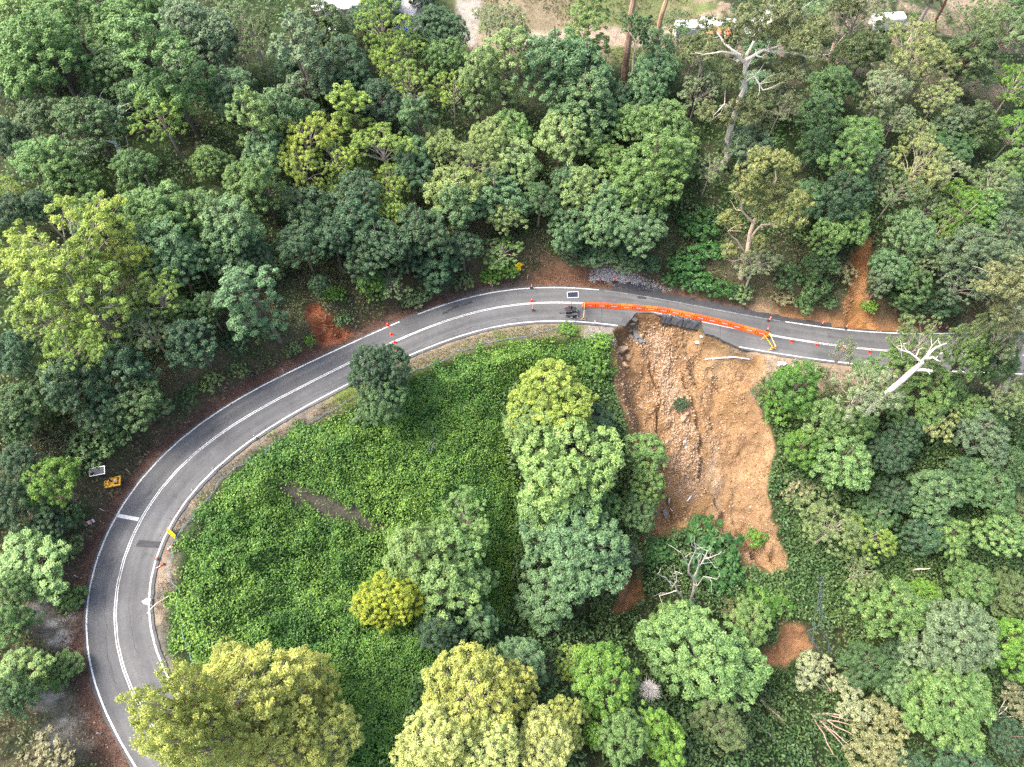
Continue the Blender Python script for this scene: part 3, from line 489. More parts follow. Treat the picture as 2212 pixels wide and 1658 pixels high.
(44.56, 41.81, 2.47, 3.04, 'shrub', 'ds', "straw-green low shrub below and right of the landslide's right edge"),
(46.96, 40.12, 3.47, 3.93, 'shrub', 'ol', "olive-green low shrub below and right of the landslide's right edge"),
(52.38, 28.91, 3.06, 9.67, 'open', 'ol', 'small olive-green open tree above and left of the twin grey-green domes'),
(57.19, 23.86, 4.92, 14.82, 'dense', 'md', 'mid-green bushy tree above and left of the twin grey-green domes'),
(63.44, 26.35, 2.68, 9.4, 'dense', 'br', 'small bright green bushy tree above the twin grey-green domes'),
(69.57, 27.62, 3.5, 11.49, 'dense', 'md', 'mid-green bushy tree below and left of the lower right edge'),
(64.14, 19.27, 6.44, 15.97, 'dome', 'gg', 'large grey-green domed tree above the twin grey-green domes'),
(62.56, 11.47, 6.08, 15.3, 'dome', 'md', 'large mid-green domed tree below the twin grey-green domes'),
(73.14, 18.77, 4.22, 13.21, 'dense', 'br', 'bright green bushy tree right of the twin grey-green domes'),
(70.92, 7.16, 3.04, 10.32, 'dense', 'dk', 'small dark green bushy tree below and right of the twin grey-green domes'),
(57.88, 17.74, 2.78, 9.65, 'dense', 'dk', 'small dark green bushy tree left of the twin grey-green domes'),
(26.78, 15.9, 6.95, 16.91, 'dome', 'lt', 'large light green domed tree below the dead white tree'),
(23.23, 21.52, 3.62, 11.78, 'dense', 'md', 'mid-green bushy tree above and left of the big light dome'),
(11.02, 11.96, 4.43, 13.7, 'dense', 'br', "bright green bushy tree above and left of the valley's bottom edge"),
(17.63, 6.23, 3.23, 10.8, 'dense', 'br', "small bright green bushy tree right of the valley's bottom edge"),
(13.6, 5.78, 3.14, 10.59, 'dense', 'md', 'small mid-green bushy tree below and left of the big light dome'),
(10.11, 5.96, 1.54, 6.2, 'dense', 'br', "small bright green bushy tree left of the valley's bottom edge"),
(7.94, 15.0, 2.39, 8.02, 'open', 'yl', "small yellow-green open tree above and left of the valley's bottom edge"),
(5.37, 6.9, 3.33, 9.17, 'drape', 'go', "golden-olive feathery tree left of the valley's bottom edge"),
(3.17, 4.22, 3.68, 9.89, 'drape', 'pg', 'pale gold feathery tree, second one below and right of the bottom golden trees'),
(-0.43, 10.03, 3.77, 10.05, 'drape', 'go', 'golden-olive feathery tree right of the bottom golden trees'),
(-4.99, 9.59, 5.25, 12.89, 'drape', 'go', 'golden-olive feathery tree above the bottom golden trees'),
(-8.13, 4.83, 3.97, 10.45, 'drape', 'pg', 'pale gold feathery tree below and left of the bottom golden trees'),
(-2.5, 4.47, 3.4, 9.31, 'drape', 'pg', 'pale gold feathery tree, nearest one below and right of the bottom golden trees'),
(-14.84, 20.47, 3.85, 10.86, 'dome', 'yy', 'bright yellow domed tree below and left of the big light tree'),
(-8.72, 22.28, 5.2, 15.45, 'dense', 'lt', 'light green bushy tree below and right of the big light tree'),
(-11.78, 26.16, 4.98, 14.96, 'dense', 'lt', 'light green bushy tree above and left of the big light tree'),
(-6.57, 32.22, 3.6, 10.9, 'open', 'lt', 'light green open tree above and right of the big light tree'),
(-4.3, 19.39, 2.83, 9.78, 'dense', 'bl', 'small blue-green bushy tree below and right of the big light tree'),
(-7.34, 27.59, 4.25, 13.27, 'dense', 'lt', 'light green bushy tree above and right of the big light tree'),
(-6.39, 24.29, 4.22, 13.21, 'dense', 'md', 'mid-green bushy tree right of the big light tree'),
(-8.78, 17.32, 2.81, 9.75, 'dense', 'dk', 'small dark green bushy tree below and right of the bright yellow dome'),
(-25.32, 7.56, 6.26, 14.72, 'drape', 'go', 'large golden-olive feathery tree below and right of the inside bend'),
(-29.09, 6.61, 3.63, 21.49, 'drape', 'go', 'golden-olive feathery tree left of the huge golden tree'),
(-21.77, 9.42, 3.86, 10.24, 'drape', 'go', 'golden-olive feathery tree right of the huge golden tree'),
(-18.85, 4.63, 3.34, 9.19, 'drape', 'go', 'golden-olive feathery tree, second one below and right of the huge golden tree'),
(-26.39, 3.32, 3.62, 21.47, 'drape', 'go', 'golden-olive feathery tree below and left of the huge golden tree'),
(-22.48, 3.66, 4.0, 10.51, 'drape', 'go', 'golden-olive feathery tree, nearest one below and right of the huge golden tree'),
(-29.18, 11.48, 2.89, 8.24, 'drape', 'go', 'small golden-olive feathery tree above and left of the huge golden tree'),
(5.55, 48.81, 6.08, 15.29, 'dome', 'yb', 'large bright yellow-green domed tree above and left of the tall pale domes'),
(2.92, 46.53, 4.64, 12.49, 'dome', 'lt', 'light green domed tree above and left of the tall pale domes'),
(8.28, 41.57, 7.1, 17.18, 'dome', 'lt', 'large light green domed tree left of the landslide scar'),
(6.74, 36.78, 5.83, 16.84, 'dense', 'lt', 'light green bushy tree below and left of the tall pale domes'),
(8.41, 30.52, 6.78, 16.6, 'dome', 'bl', 'large blue-green domed tree below the tall pale domes'),
(5.67, 23.75, 4.46, 13.77, 'dense', 'bl', 'blue-green bushy tree right of the big light tree'),
(19.63, 43.99, 3.57, 11.65, 'dense', 'md', 'mid-green bushy tree below and left of the landslide scar'),
(20.16, 39.77, 3.04, 10.32, 'dense', 'md', 'small mid-green bushy tree, second one below and right of the tall pale domes'),
(18.52, 36.39, 2.89, 9.95, 'dense', 'dm', 'small deep green bushy tree below and right of the tall pale domes'),
(14.03, 37.23, 2.75, 9.58, 'dense', 'md', 'small mid-green bushy tree, nearest one below and right of the tall pale domes'),
(16.87, 31.45, 2.35, 8.52, 'dense', 'gy', 'small grey-green bushy tree left of the dead white tree'),
(-17.61, 48.53, 4.06, 11.31, 'dome', 'dk', 'dark green domed tree below and right of the red earth slip'),
(-17.2, 45.23, 3.31, 11.0, 'dense', 'dm', 'deep green bushy tree below the round dark roadside tree'),
(-19.5, 45.55, 2.29, 2.88, 'shrub', 'dm', 'deep green low shrub below the round dark roadside tree'),
(-11.99, 45.73, 0.93, 1.46, 'shrub', 'sv', 'silvery green low shrub, nearest one below and right of the round dark roadside tree'),
(-11.6, 43.11, 0.92, 1.46, 'shrub', 'sv', 'silvery green low shrub, second one below and right of the round dark roadside tree'),
(-25.07, 40.92, 1.85, 2.45, 'shrub', 'vb', 'vine-green low shrub below and left of the round dark roadside tree'),
(27.32, 54.82, 1.2, 1.77, 'shrub', 'dk', 'dark green low shrub above and left of the landslide scar'),
(39.41, 35.62, 1.78, 2.38, 'shrub', 'br', 'bright green low shrub above and right of the dead white tree'),
(30.25, 33.06, 4.42, 4.71, 'shrub', 'vd', 'glossy dark vine-green low shrub above and right of the dead white tree'),
(22.9, 32.96, 2.15, 2.75, 'shrub', 'vd', 'glossy dark vine-green low shrub above and left of the dead white tree'),
(32.53, 30.11, 2.87, 3.41, 'shrub', 'vd', 'glossy dark vine-green low shrub right of the dead white tree'),
(38.37, 26.46, 3.16, 3.67, 'shrub', 'vb', 'vine-green low shrub, nearest one right of the dead white tree'),
(35.27, 24.43, 2.86, 3.4, 'shrub', 'ds', 'straw-green low shrub below and right of the dead white tree'),
(42.16, 26.58, 2.6, 3.16, 'shrub', 'vb', 'vine-green low shrub, second one right of the dead white tree'),
(12.49, 58.13, 2.44, 3.02, 'shrub', 'vb', 'vine-green low shrub below the black solar trailer'),
(53.74, 52.1, 2.39, 8.63, 'dense', 'md', 'small mid-green bushy tree left of the leaning bare trunk'),
(74.14, 50.75, 2.84, 9.82, 'dense', 'dm', 'small deep green bushy tree, second one below the right-edge white gum'),
(70.5, 51.3, 2.55, 9.06, 'dense', 'md', 'small mid-green bushy tree right of the leaning bare trunk'),
(53.45, 49.52, 2.18, 2.78, 'shrub', 'md', 'mid-green low shrub below and left of the leaning bare trunk'),
(33.31, 109.89, 2.83, 9.1, 'open', 'pl', 'small pale olive open tree below and right of the white caravan'),
(29.21, 114.18, 2.09, 7.24, 'open', 'md', 'small mid-green open tree left of the white caravan'),
(38.94, 112.86, 3.15, 9.88, 'open', 'pl', 'small pale olive open tree right of the white caravan'),
(1.06, 106.98, 3.33, 10.28, 'open', 'md', 'mid-green open tree above and right of the speckled tall pair'),
(28.51, 116.85, 2.42, 8.09, 'open', 'ol', 'small olive-green open tree above and left of the white caravan'),
(-4.38, 114.37, 2.34, 7.91, 'open', 'pl', 'small pale olive open tree right of the concrete driveway'),
(-49.16, 39.05, 1.95, 2.55, 'shrub', 'dm', 'deep green low shrub, second one above the yellow solar signal trailer'),
(-50.37, 36.97, 1.7, 2.3, 'shrub', 'dm', 'deep green low shrub, nearest one above the yellow solar signal trailer'),
(-51.52, 34.46, 1.67, 2.27, 'shrub', 'dm', 'deep green low shrub, nearest one above and left of the yellow solar signal trailer'),
(-47.28, 41.16, 1.64, 2.24, 'shrub', 'ol', 'olive-green low shrub, nearest one above and right of the yellow solar signal trailer'),
(-43.01, 45.65, 1.58, 2.18, 'shrub', 'dm', 'deep green low shrub above and right of the yellow solar signal trailer'),
(-40.67, 48.06, 1.61, 2.21, 'shrub', 'ol', 'olive-green low shrub below and left of the tall blue-green tree'),
(-37.7, 50.41, 1.39, 1.98, 'shrub', 'ol', 'olive-green low shrub, second one below the tall blue-green tree'),
(-52.34, 36.57, 1.9, 2.5, 'shrub', 'dm', 'deep green low shrub, second one above and left of the yellow solar signal trailer'),
(42.89, 56.29, 1.88, 2.48, 'shrub', 'vb', "vine-green low shrub, second one above and right of the landslide's right edge"),
(47.44, 57.49, 1.74, 2.34, 'shrub', 'ol', 'olive-green low shrub left of the leaning bare trunk'),
(56.59, 57.95, 2.19, 2.79, 'shrub', 'md', 'mid-green low shrub above and left of the leaning bare trunk'),
(58.13, 51.94, 2.81, 9.72, 'dense', 'md', 'small mid-green bushy tree below the orange earth slip'),
(67.19, 53.99, 2.82, 9.75, 'dense', 'dm', 'small deep green bushy tree right of the leaning bare trunk'),
(59.91, 47.7, 3.09, 10.45, 'dense', 'dk', 'small dark green bushy tree below and right of the leaning bare trunk'),
(-51.88, 28.44, 1.63, 2.23, 'shrub', 'dm', 'deep green low shrub below and left of the yellow solar signal trailer'),
(-51.16, 24.81, 1.28, 1.87, 'shrub', 'ol', "olive-green low shrub above the hairpin's outer edge"),
(13.57, 60.97, 1.44, 2.03, 'shrub', 'br', 'bright green low shrub below and right of the black solar trailer'),
(8.55, 62.52, 1.29, 1.87, 'shrub', 'br', 'bright green low shrub below the black solar trailer'),
(-34.89, 55.07, 1.28, 1.86, 'shrub', 'ol', 'olive-green low shrub, nearest one below the tall blue-green tree'),
(-25.21, 60.32, 1.22, 1.8, 'shrub', 'dm', 'deep green low shrub above and left of the round dark roadside tree'),
(-31.32, 55.0, 1.18, 1.76, 'shrub', 'ol', 'olive-green low shrub below and left of the red earth slip'),
(-29.36, 56.52, 0.93, 1.47, 'shrub', 'br', 'bright green low shrub below and left of the red earth slip'),
(-14.99, 66.13, 1.85, 2.45, 'shrub', 'ol', 'olive-green low shrub below the dark tree wall'),
(-45.95, 43.35, 2.13, 2.73, 'shrub', 'ol', 'olive-green low shrub, second one above and right of the yellow solar signal trailer'),
(-7.72, 70.32, 1.75, 2.35, 'shrub', 'ol', 'olive-green low shrub left of the yellow curve sign'),
(-3.39, 71.81, 1.62, 2.22, 'shrub', 'br', 'bright green low shrub, second one left of the yellow curve sign'),
(-0.81, 72.74, 1.78, 2.38, 'shrub', 'br', 'bright green low shrub, nearest one left of the yellow curve sign'),
(29.83, 73.13, 2.27, 2.86, 'shrub', 'vd', 'glossy dark vine-green low shrub, nearest one above and right of the orange barrier row'),
(34.37, 71.81, 2.27, 2.86, 'shrub', 'vd', 'glossy dark vine-green low shrub, second one above and right of the orange barrier row'),
(28.17, 75.34, 2.56, 3.13, 'shrub', 'vd', 'glossy dark vine-green low shrub, second one above the orange barrier row'),
(31.91, 76.59, 2.56, 3.13, 'shrub', 'vd', 'glossy dark vine-green low shrub, nearest one left of the pale forked gum'),
(30.47, 80.67, 3.02, 3.54, 'shrub', 'vd', 'glossy dark vine-green low shrub, second one left of the pale forked gum'),
(26.8, 73.76, 1.97, 2.57, 'shrub', 'vd', 'glossy dark vine-green low shrub, nearest one above the orange barrier row'),
(37.46, 71.27, 1.82, 2.42, 'shrub', 'ol', 'olive-green low shrub below the pale forked gum'),
(44.26, 70.58, 1.82, 2.42, 'shrub', 'ds', 'straw-green low shrub below and right of the pale forked gum'),
(48.1, 69.99, 1.97, 2.57, 'shrub', 'dm', 'deep green low shrub, second one left of the orange earth slip'),
(51.99, 70.13, 1.52, 2.12, 'shrub', 'dm', 'deep green low shrub below and left of the orange earth slip'),
(59.2, 69.89, 1.22, 1.8, 'shrub', 'br', 'bright green low shrub below and right of the orange earth slip'),
(95.04, 125.78, 3.85, 10.37, 'dense', 'dm', 'deep green bushy tree above and right of the yellow-olive hillside gums'),
(88.37, 99.58, 3.86, 8.98, 'dense', 'dk', 'dark green bushy tree above the right photo edge'),
(-65.47, 109.74, 3.56, 8.92, 'dense', 'dk', 'dark green bushy tree above and right of the top left dome'),
(-33.21, 98.15, 4.09, 10.25, 'dense', 'dk', 'dark green bushy tree above the bright yellow tree cluster'),
(48.61, 127.57, 4.03, 9.63, 'dense', 'od', 'dark olive bushy tree above and right of the white caravan'),
(73.08, 94.18, 4.41, 8.35, 'dense', 'dm', 'deep green bushy tree below and right of the yellow-olive hillside gums'),
(-43.75, 92.0, 3.03, 8.74, 'dense', 'dk', 'small dark green bushy tree below and right of the silver domed tree'),
(77.01, 25.87, 4.14, 10.68, 'dense', 'od', 'dark olive bushy tree below the lower right edge'),
(-75.89, 91.31, 3.21, 9.74, 'dense', 'dk', 'small dark green bushy tree left of the top left dome'),
(41.61, 101.5, 3.52, 11.46, 'dense', 'bl', 'blue-green bushy tree below and right of the white caravan'),
(-21.99, 113.6, 3.8, 10.81, 'dense', 'md', 'mid-green bushy tree above and left of the metal-roofed house'),
(-78.14, 101.53, 4.24, 10.96, 'dense', 'bl', 'blue-green bushy tree above and left of the top left dome'),
(-16.14, 118.83, 3.34, 9.31, 'dense', 'dk', 'dark green bushy tree above the metal-roofed house'),
(35.42, 22.15, 3.6, 10.5, 'dense', 'md', 'mid-green bushy tree above and right of the big light dome'),
(57.48, 14.39, 3.2, 10.89, 'dense', 'bl', 'small blue-green bushy tree above and right of the toppled pale trees'),
(78.87, 37.68, 4.58, 10.24, 'dense', 'od', 'dark olive bushy tree above and right of the lower right edge'),
(0.72, 14.42, 3.65, 10.52, 'dense', 'bl', 'blue-green bushy tree above and right of the bottom golden trees'),
(42.23, 110.27, 3.14, 9.53, 'dense', 'bl', 'small blue-green bushy tree right of the white caravan'),
(92.79, 106.66, 4.58, 9.07, 'dense', 'od', 'dark olive bushy tree above the right photo edge'),
(27.94, 7.89, 3.82, 9.7, 'dense', 'od', 'dark olive bushy tree below the big light dome'),
(58.17, 2.42, 3.33, 8.03, 'dense', 'dk', 'dark green bushy tree below and right of the toppled pale trees'),
(-53.32, 87.29, 3.85, 10.01, 'dense', 'dm', 'deep green bushy tree above and left of the lone yellow tree'),
(11.75, 46.85, 3.45, 11.02, 'dense', 'dk', 'dark green bushy tree above and right of the tall pale domes'),
(-68.95, 92.96, 4.34, 10.45, 'dense', 'md', 'mid-green bushy tree left of the top left dome'),
(15.82, 86.78, 3.24, 9.02, 'dense', 'md', 'small mid-green bushy tree left of the giant green tree'),
(64.39, 2.34, 4.39, 9.74, 'dense', 'dk', 'dark green bushy tree below the twin grey-green domes'),
(52.11, 121.86, 4.02, 9.9, 'dense', 'bl', 'blue-green bushy tree left of the white van roof'),
(98.73, 130.32, 4.08, 11.46, 'dense', 'dk', 'dark green bushy tree above and right of the yellow-olive hillside gums'),
(-24.5, 110.14, 3.16, 8.15, 'dense', 'dk', 'small dark green bushy tree left of the metal-roofed house'),
(57.66, 94.78, 4.35, 9.56, 'dense', 'md', 'mid-green bushy tree below and left of the yellow-olive hillside gums'),
(52.39, 16.95, 3.45, 10.11, 'dense', 'dm', 'deep green bushy tree above the toppled pale trees')]
COLOURS = {'dk': (0.046, 0.102, 0.043), 'dm': (0.062, 0.133, 0.043), 'md': (0.108, 0.213, 0.055), 'bl': (0.098, 0.191, 0.075), 'yy': (0.215, 0.3, 0.022), 'gg': (0.115, 0.18, 0.085), 'sv': (0.137, 0.221, 0.111), 'lt': (0.137, 0.25, 0.068), 'yl': (0.171, 0.279, 0.046), 'yb': (0.227, 0.319, 0.046), 'ol': (0.129, 0.2, 0.073), 'od': (0.072, 0.118, 0.04), 'go': (0.298, 0.34, 0.068), 'pg': (0.346, 0.419, 0.13), 'pl': (0.167, 0.219, 0.102), 'yo': (0.204, 0.259, 0.086), 'br': (0.098, 0.221, 0.026), 'sp': (0.166, 0.25, 0.077), 'gy': (0.094, 0.149, 0.072), 'ds': (0.182, 0.182, 0.085), 'vb': (0.065, 0.169, 0.023), 'vd': (0.032, 0.118, 0.025)}
TREE_SIZE = {'dense': (5.0, 15.0), 'tall': (4.5, 18.0), 'open': (6.0, 16.0), 'dome': (7.0, 17.0), 'drape': (7.0, 16.0), 'shrub': (2.0, 2.6)}

LIMB_TREES = [
{'name': 'gum_tree', 'label': 'giant white-trunked gum towering over the right forest with sprawling pale limbs', 'cat': 'tree', 'base': [35.11, 91.37, 8.45], 'limbs': [('trunk', [[35.11, 91.37, 8.45], [34.74, 91.37, 14.92], [34.61, 91.37, 20.29], [34.72, 91.37, 23.23], [34.23, 91.37, 25.72]], 0.56, 0.36), ('limb', [[34.27, 91.37, 25.56], [33.71, 90.87, 28.7], [31.62, 90.37, 30.68], [29.39, 89.87, 31.46], [26.75, 89.37, 31.38]], 0.3, 0.05), ('limb', [[34.23, 91.37, 25.72], [33.78, 92.04, 29.58], [34.22, 92.7, 32.5], [34.81, 93.37, 35.81]], 0.32, 0.06), ('limb', [[33.68, 91.37, 29.09], [35.61, 91.12, 30.87], [38.9, 90.87, 30.69], [42.02, 90.62, 30.06], [44.69, 90.37, 30.68]], 0.25, 0.04), ('limb', [[33.97, 91.37, 27.58], [35.13, 92.37, 29.27], [38.93, 93.37, 30.04], [41.99, 94.37, 31.39]], 0.2, 0.04), ('limb', [[32.67, 91.37, 29.83], [30.38, 92.87, 30.61], [28.61, 94.37, 31.96]], 0.2, 0.06), ('limb', [[34.32, 91.37, 25.4], [35.27, 90.37, 27.17], [36.79, 89.37, 25.58], [37.68, 88.37, 26.89]], 0.2, 0.06), ('limb', [[34.61, 91.37, 20.29], [32.14, 90.37, 22.36], [31.2, 89.37, 21.91]], 0.14, 0.05), ('limb', [[34.41, 92.37, 33.42], [37.16, 92.87, 35.13], [39.69, 93.37, 35.48]], 0.2, 0.06)], 'bark': (0.54, 0.48, 0.4), 'seed': 3, 'twigs': 8, 'twig_len': 1.3, 'clumps': [(32.52, 89.3, 37.92, 2.51), (30.75, 90.05, 34.13, 2.28), (38.49, 92.88, 33.08, 2.98), (30.31, 91.78, 28.94, 1.92), (40.56, 89.34, 33.37, 2.63), (35.44, 91.04, 33.47, 2.33), (43.09, 91.27, 34.01, 2.53), (35.23, 89.67, 21.67, 2.74), (33.11, 92.54, 18.46, 2.2), (37.72, 89.44, 24.17, 2.42), (31.93, 90.83, 26.83, 1.93), (38.8, 91.45, 18.3, 2.06), (40.63, 91.02, 28.59, 2.26), (27.7, 91.8, 33.65, 2.15), (36.82, 92.56, 35.99, 2.33), (28.72, 93.65, 29.7, 1.93), (38.53, 90.29, 16.59, 1.9), (30.21, 92.11, 19.69, 2.32)], 'leaf': (0.13, 0.16, 0.06)},
{'name': 'gum_tree', 'label': 'pale forked gum with orange-white limbs on the bank above the barriers', 'cat': 'tree', 'base': [37.68, 73.41, 1.48], 'limbs': [('trunk', [[37.68, 73.41, 1.48], [36.76, 73.41, 6.63], [36.31, 73.41, 10.98], [35.82, 73.41, 15.05]], 0.42, 0.26), ('limb', [[35.82, 73.41, 15.05], [36.33, 73.74, 18.06], [36.69, 74.07, 21.36], [36.34, 74.41, 24.06]], 0.24, 0.06), ('limb', [[35.88, 73.41, 14.86], [33.13, 72.91, 17.99], [31.12, 72.41, 22.13]], 0.2, 0.05), ('limb', [[36.3, 73.41, 11.51], [36.83, 72.74, 15.19], [38.26, 72.07, 16.11], [40.38, 71.41, 16.05]], 0.2, 0.05), ('limb', [[36.6, 73.41, 7.97], [34.0, 72.41, 12.12], [31.62, 71.41, 15.27]], 0.16, 0.04), ('limb', [[36.65, 74.41, 17.84], [39.0, 74.91, 19.18], [41.6, 75.41, 17.76]], 0.12, 0.04), ('limb', [[36.61, 73.41, 6.63], [34.69, 72.91, 6.67], [32.79, 72.41, 9.47]], 0.1, 0.04)], 'bark': (0.58, 0.42, 0.3), 'seed': 4, 'twigs': 5, 'twig_len': 1, 'clumps': [(36.43, 75.62, 21.0, 2.68), (32.68, 73.46, 24.45, 2.29), (39.4, 75.79, 18.49, 2.74), (39.55, 71.31, 18.45, 2.53), (36.18, 73.94, 18.69, 2.4), (32.31, 72.79, 20.86, 2.19), (33.14, 74.92, 13.63, 2.03), (40.23, 71.78, 20.54, 2.09), (35.53, 75.26, 25.09, 2.33), (33.42, 73.63, 9.13, 1.86), (33.94, 75.42, 25.19, 1.91), (38.29, 73.29, 9.52, 1.95), (40.63, 73.06, 6.48, 1.84), (38.02, 74.85, 24.06, 2.08)], 'leaf': (0.17, 0.2, 0.06)},
{'name': 'dead_gum', 'label': 'bare white trunk leaning out of the trees beside the far road', 'cat': 'dead tree', 'base': [54.01, 49.93, -8.01], 'limbs': [('trunk', [[54.01, 49.93, -8.01], [53.64, 49.93, -1.0], [54.07, 49.93, 6.11], [54.62, 49.93, 11.72], [54.73, 49.93, 13.63]], 0.5, 0.28), ('limb', [[54.74, 49.93, 11.48], [55.75, 49.43, 12.31], [56.17, 48.93, 12.9]], 0.26, 0.12), ('limb', [[54.73, 49.93, 13.39], [52.47, 50.43, 15.14], [50.51, 50.93, 15.72]], 0.15, 0.03), ('limb', [[54.61, 49.93, 13.63], [54.53, 49.93, 15.25], [54.06, 49.93, 19.2]], 0.19, 0.04), ('limb', [[54.65, 49.93, 15.02], [55.8, 50.93, 15.49], [57.85, 51.93, 15.08]], 0.18, 0.05), ('limb', [[54.76, 49.93, 14.56], [55.06, 49.43, 15.59], [55.58, 48.93, 15.48]], 0.2, 0.07), ('limb', [[52.34, 50.93, 14.81], [51.12, 50.93, 16.6]], 0.08, 0.03), ('limb', [[53.3, 49.93, 14.79], [53.83, 50.93, 15.15]], 0.08, 0.03)], 'bark': (0.66, 0.58, 0.5), 'seed': 5, 'twigs': 3, 'twig_len': 0.7},
{'name': 'gum_tree', 'label': 'white-limbed gum leaning from the right edge across the road', 'cat': 'tree', 'base': [79.87, 56.2, -6.81], 'limbs': [('trunk', [[79.87, 56.2, -6.81], [76.52, 56.2, 1.62], [74.2, 56.2, 7.83], [71.52, 56.2, 13.45]], 0.55, 0.3), ('limb', [[77.42, 56.2, -1.02], [72.79, 56.53, 4.53], [69.52, 56.86, 6.8], [68.42, 57.2, 6.54]], 0.22, 0.05), ('limb', [[75.11, 56.2, 5.06], [66.24, 57.7, 17.79], [62.81, 59.2, 20.8]], 0.2, 0.04), ('limb', [[74.2, 56.2, 7.83], [67.39, 55.2, 15.98], [63.1, 54.2, 20.47]], 0.16, 0.05)], 'bark': (0.54, 0.48, 0.4), 'seed': 6, 'twigs': 4, 'twig_len': 1, 'clumps': [(61.23, 56.39, 22.91, 2.36), (64.21, 55.41, 20.81, 2.41), (63.45, 55.54, 18.64, 2.15), (68.47, 55.57, 15.45, 2.39), (72.04, 58.64, 7.57, 2.25), (63.26, 56.86, 24.16, 2.09), (61.61, 57.07, 20.6, 1.69), (63.84, 55.35, 22.83, 2.1)], 'leaf': (0.16, 0.18, 0.07)},
{'name': 'gum_tree', 'label': 'tall reddish-brown trunk rising out of the top edge by the clearing', 'cat': 'tree', 'base': [19.55, 107.39, 13.14], 'limbs': [('trunk', [[19.55, 107.39, 13.14], [19.24, 107.39, 19.38], [19.06, 107.39, 24.31], [19.01, 107.39, 28.16], [18.85, 107.39, 36.54]], 0.62, 0.4), ('limb', [[19.01, 107.39, 28.16], [19.35, 108.39, 36.53]], 0.24, 0.05), ('limb', [[19.01, 107.39, 28.16], [16.8, 106.39, 37.08]], 0.2, 0.05)], 'bark': (0.3, 0.19, 0.13), 'seed': 20, 'twigs': 2, 'twig_len': 1, 'clumps': [(17.38, 106.29, 37.65, 1.69), (19.75, 107.2, 37.55, 1.86), (18.75, 105.5, 36.91, 1.38)], 'leaf': (0.1, 0.13, 0.05)},
{'name': 'gum_tree', 'label': 'orange-brown tall trunk standing right of the reddish one', 'cat': 'tree', 'base': [24.93, 111.54, 12.85], 'limbs': [('trunk', [[24.93, 111.54, 12.85], [24.57, 111.54, 18.23], [24.67, 111.54, 21.61], [25.08, 111.54, 25.6], [24.84, 111.54, 34.31]], 0.5, 0.34), ('limb', [[25.08, 111.54, 25.6], [25.24, 112.54, 34.31]], 0.2, 0.05), ('limb', [[25.08, 111.54, 25.6], [22.4, 110.54, 34.84]], 0.17, 0.05)], 'bark': (0.4, 0.24, 0.15), 'seed': 21, 'twigs': 2, 'twig_len': 1, 'clumps': [(23.77, 112.95, 34.1, 1.81), (25.89, 112.07, 34.97, 1.96), (25.36, 112.59, 33.05, 1.49)], 'leaf': (0.1, 0.13, 0.05)},
{'name': 'gum_tree', 'label': 'reddish gum trunk behind the top right white van', 'cat': 'tree', 'base': [58.04, 114.92, 11.34], 'limbs': [('trunk', [[58.04, 114.92, 11.34], [57.07, 114.92, 15.93], [56.84, 114.92, 18.55], [56.67, 114.92, 21.9]], 0.5, 0.3), ('limb', [[56.84, 114.92, 18.55], [57.41, 115.92, 21.93]], 0.18, 0.05), ('limb', [[56.84, 114.92, 18.55], [54.08, 113.92, 22.53]], 0.15, 0.05)], 'bark': (0.42, 0.3, 0.22), 'seed': 22, 'twigs': 2, 'twig_len': 1, 'clumps': [(54.68, 114.25, 22.97, 2.02), (56.7, 113.42, 23.97, 2.2), (56.14, 112.86, 22.39, 1.65)], 'leaf': (0.1, 0.13, 0.05)},
{'name': 'gum_tree', 'label': 'dark red gum trunk forking near the top right', 'cat': 'tree', 'base': [79.34, 124.21, 9.59], 'limbs': [('trunk', [[79.34, 124.21, 9.59], [79.2, 124.21, 12.43], [78.6, 124.21, 16.05], [77.99, 124.21, 20.35]], 0.32, 0.2), ('limb', [[78.6, 124.21, 16.05], [78.59, 125.21, 20.42]], 0.12, 0.05), ('limb', [[78.6, 124.21, 16.05], [74.76, 123.21, 20.94]], 0.1, 0.05)], 'bark': (0.24, 0.11, 0.07), 'seed': 23, 'twigs': 2, 'twig_len': 1, 'clumps': [(76.76, 125.18, 20.44, 2.29), (79.12, 124.92, 21.09, 2.5), (77.43, 122.36, 20.63, 1.85)], 'leaf': (0.1, 0.13, 0.05)},
{'name': 'gum_tree', 'label': 'grey leaning gum trunk left of the dark red one', 'cat': 'tree', 'base': [75.12, 123.42, 9.65], 'limbs': [('trunk', [[75.12, 123.42, 9.65], [75.23, 123.42, 13.87], [75.35, 123.42, 16.99], [74.24, 123.42, 19.99]], 0.38, 0.25), ('limb', [[75.35, 123.42, 16.99], [75.45, 124.42, 20.06]], 0.15, 0.05), ('limb', [[75.35, 123.42, 16.99], [72.26, 122.42, 20.59]], 0.12, 0.05)], 'bark': (0.34, 0.29, 0.25), 'seed': 24, 'twigs': 2, 'twig_len': 1, 'clumps': [(71.93, 122.57, 21.16, 2.22), (74.67, 122.95, 21.43, 2.45), (75.07, 123.79, 18.91, 1.86)], 'leaf': (0.1, 0.13, 0.05)},
{'name': 'gum_tree', 'label': 'grey-brown trunk among bushy trees right of the giant gum', 'cat': 'tree', 'base': [45.86, 102.82, 10.04], 'limbs': [('trunk', [[45.86, 102.82, 10.04], [45.66, 102.82, 13.39], [45.55, 102.82, 16.59]], 0.4, 0.3), ('limb', [[45.66, 102.82, 13.39], [46.38, 103.82, 16.55]], 0.18, 0.05), ('limb', [[45.66, 102.82, 13.39], [43.27, 101.82, 17.34]], 0.15, 0.05)], 'bark': (0.22, 0.19, 0.17), 'seed': 25, 'twigs': 2, 'twig_len': 1, 'clumps': [(43.21, 101.13, 18.57, 1.86), (45.24, 100.33, 19.68, 2.02), (45.37, 101.41, 16.77, 1.54)], 'leaf': (0.1, 0.13, 0.05)},
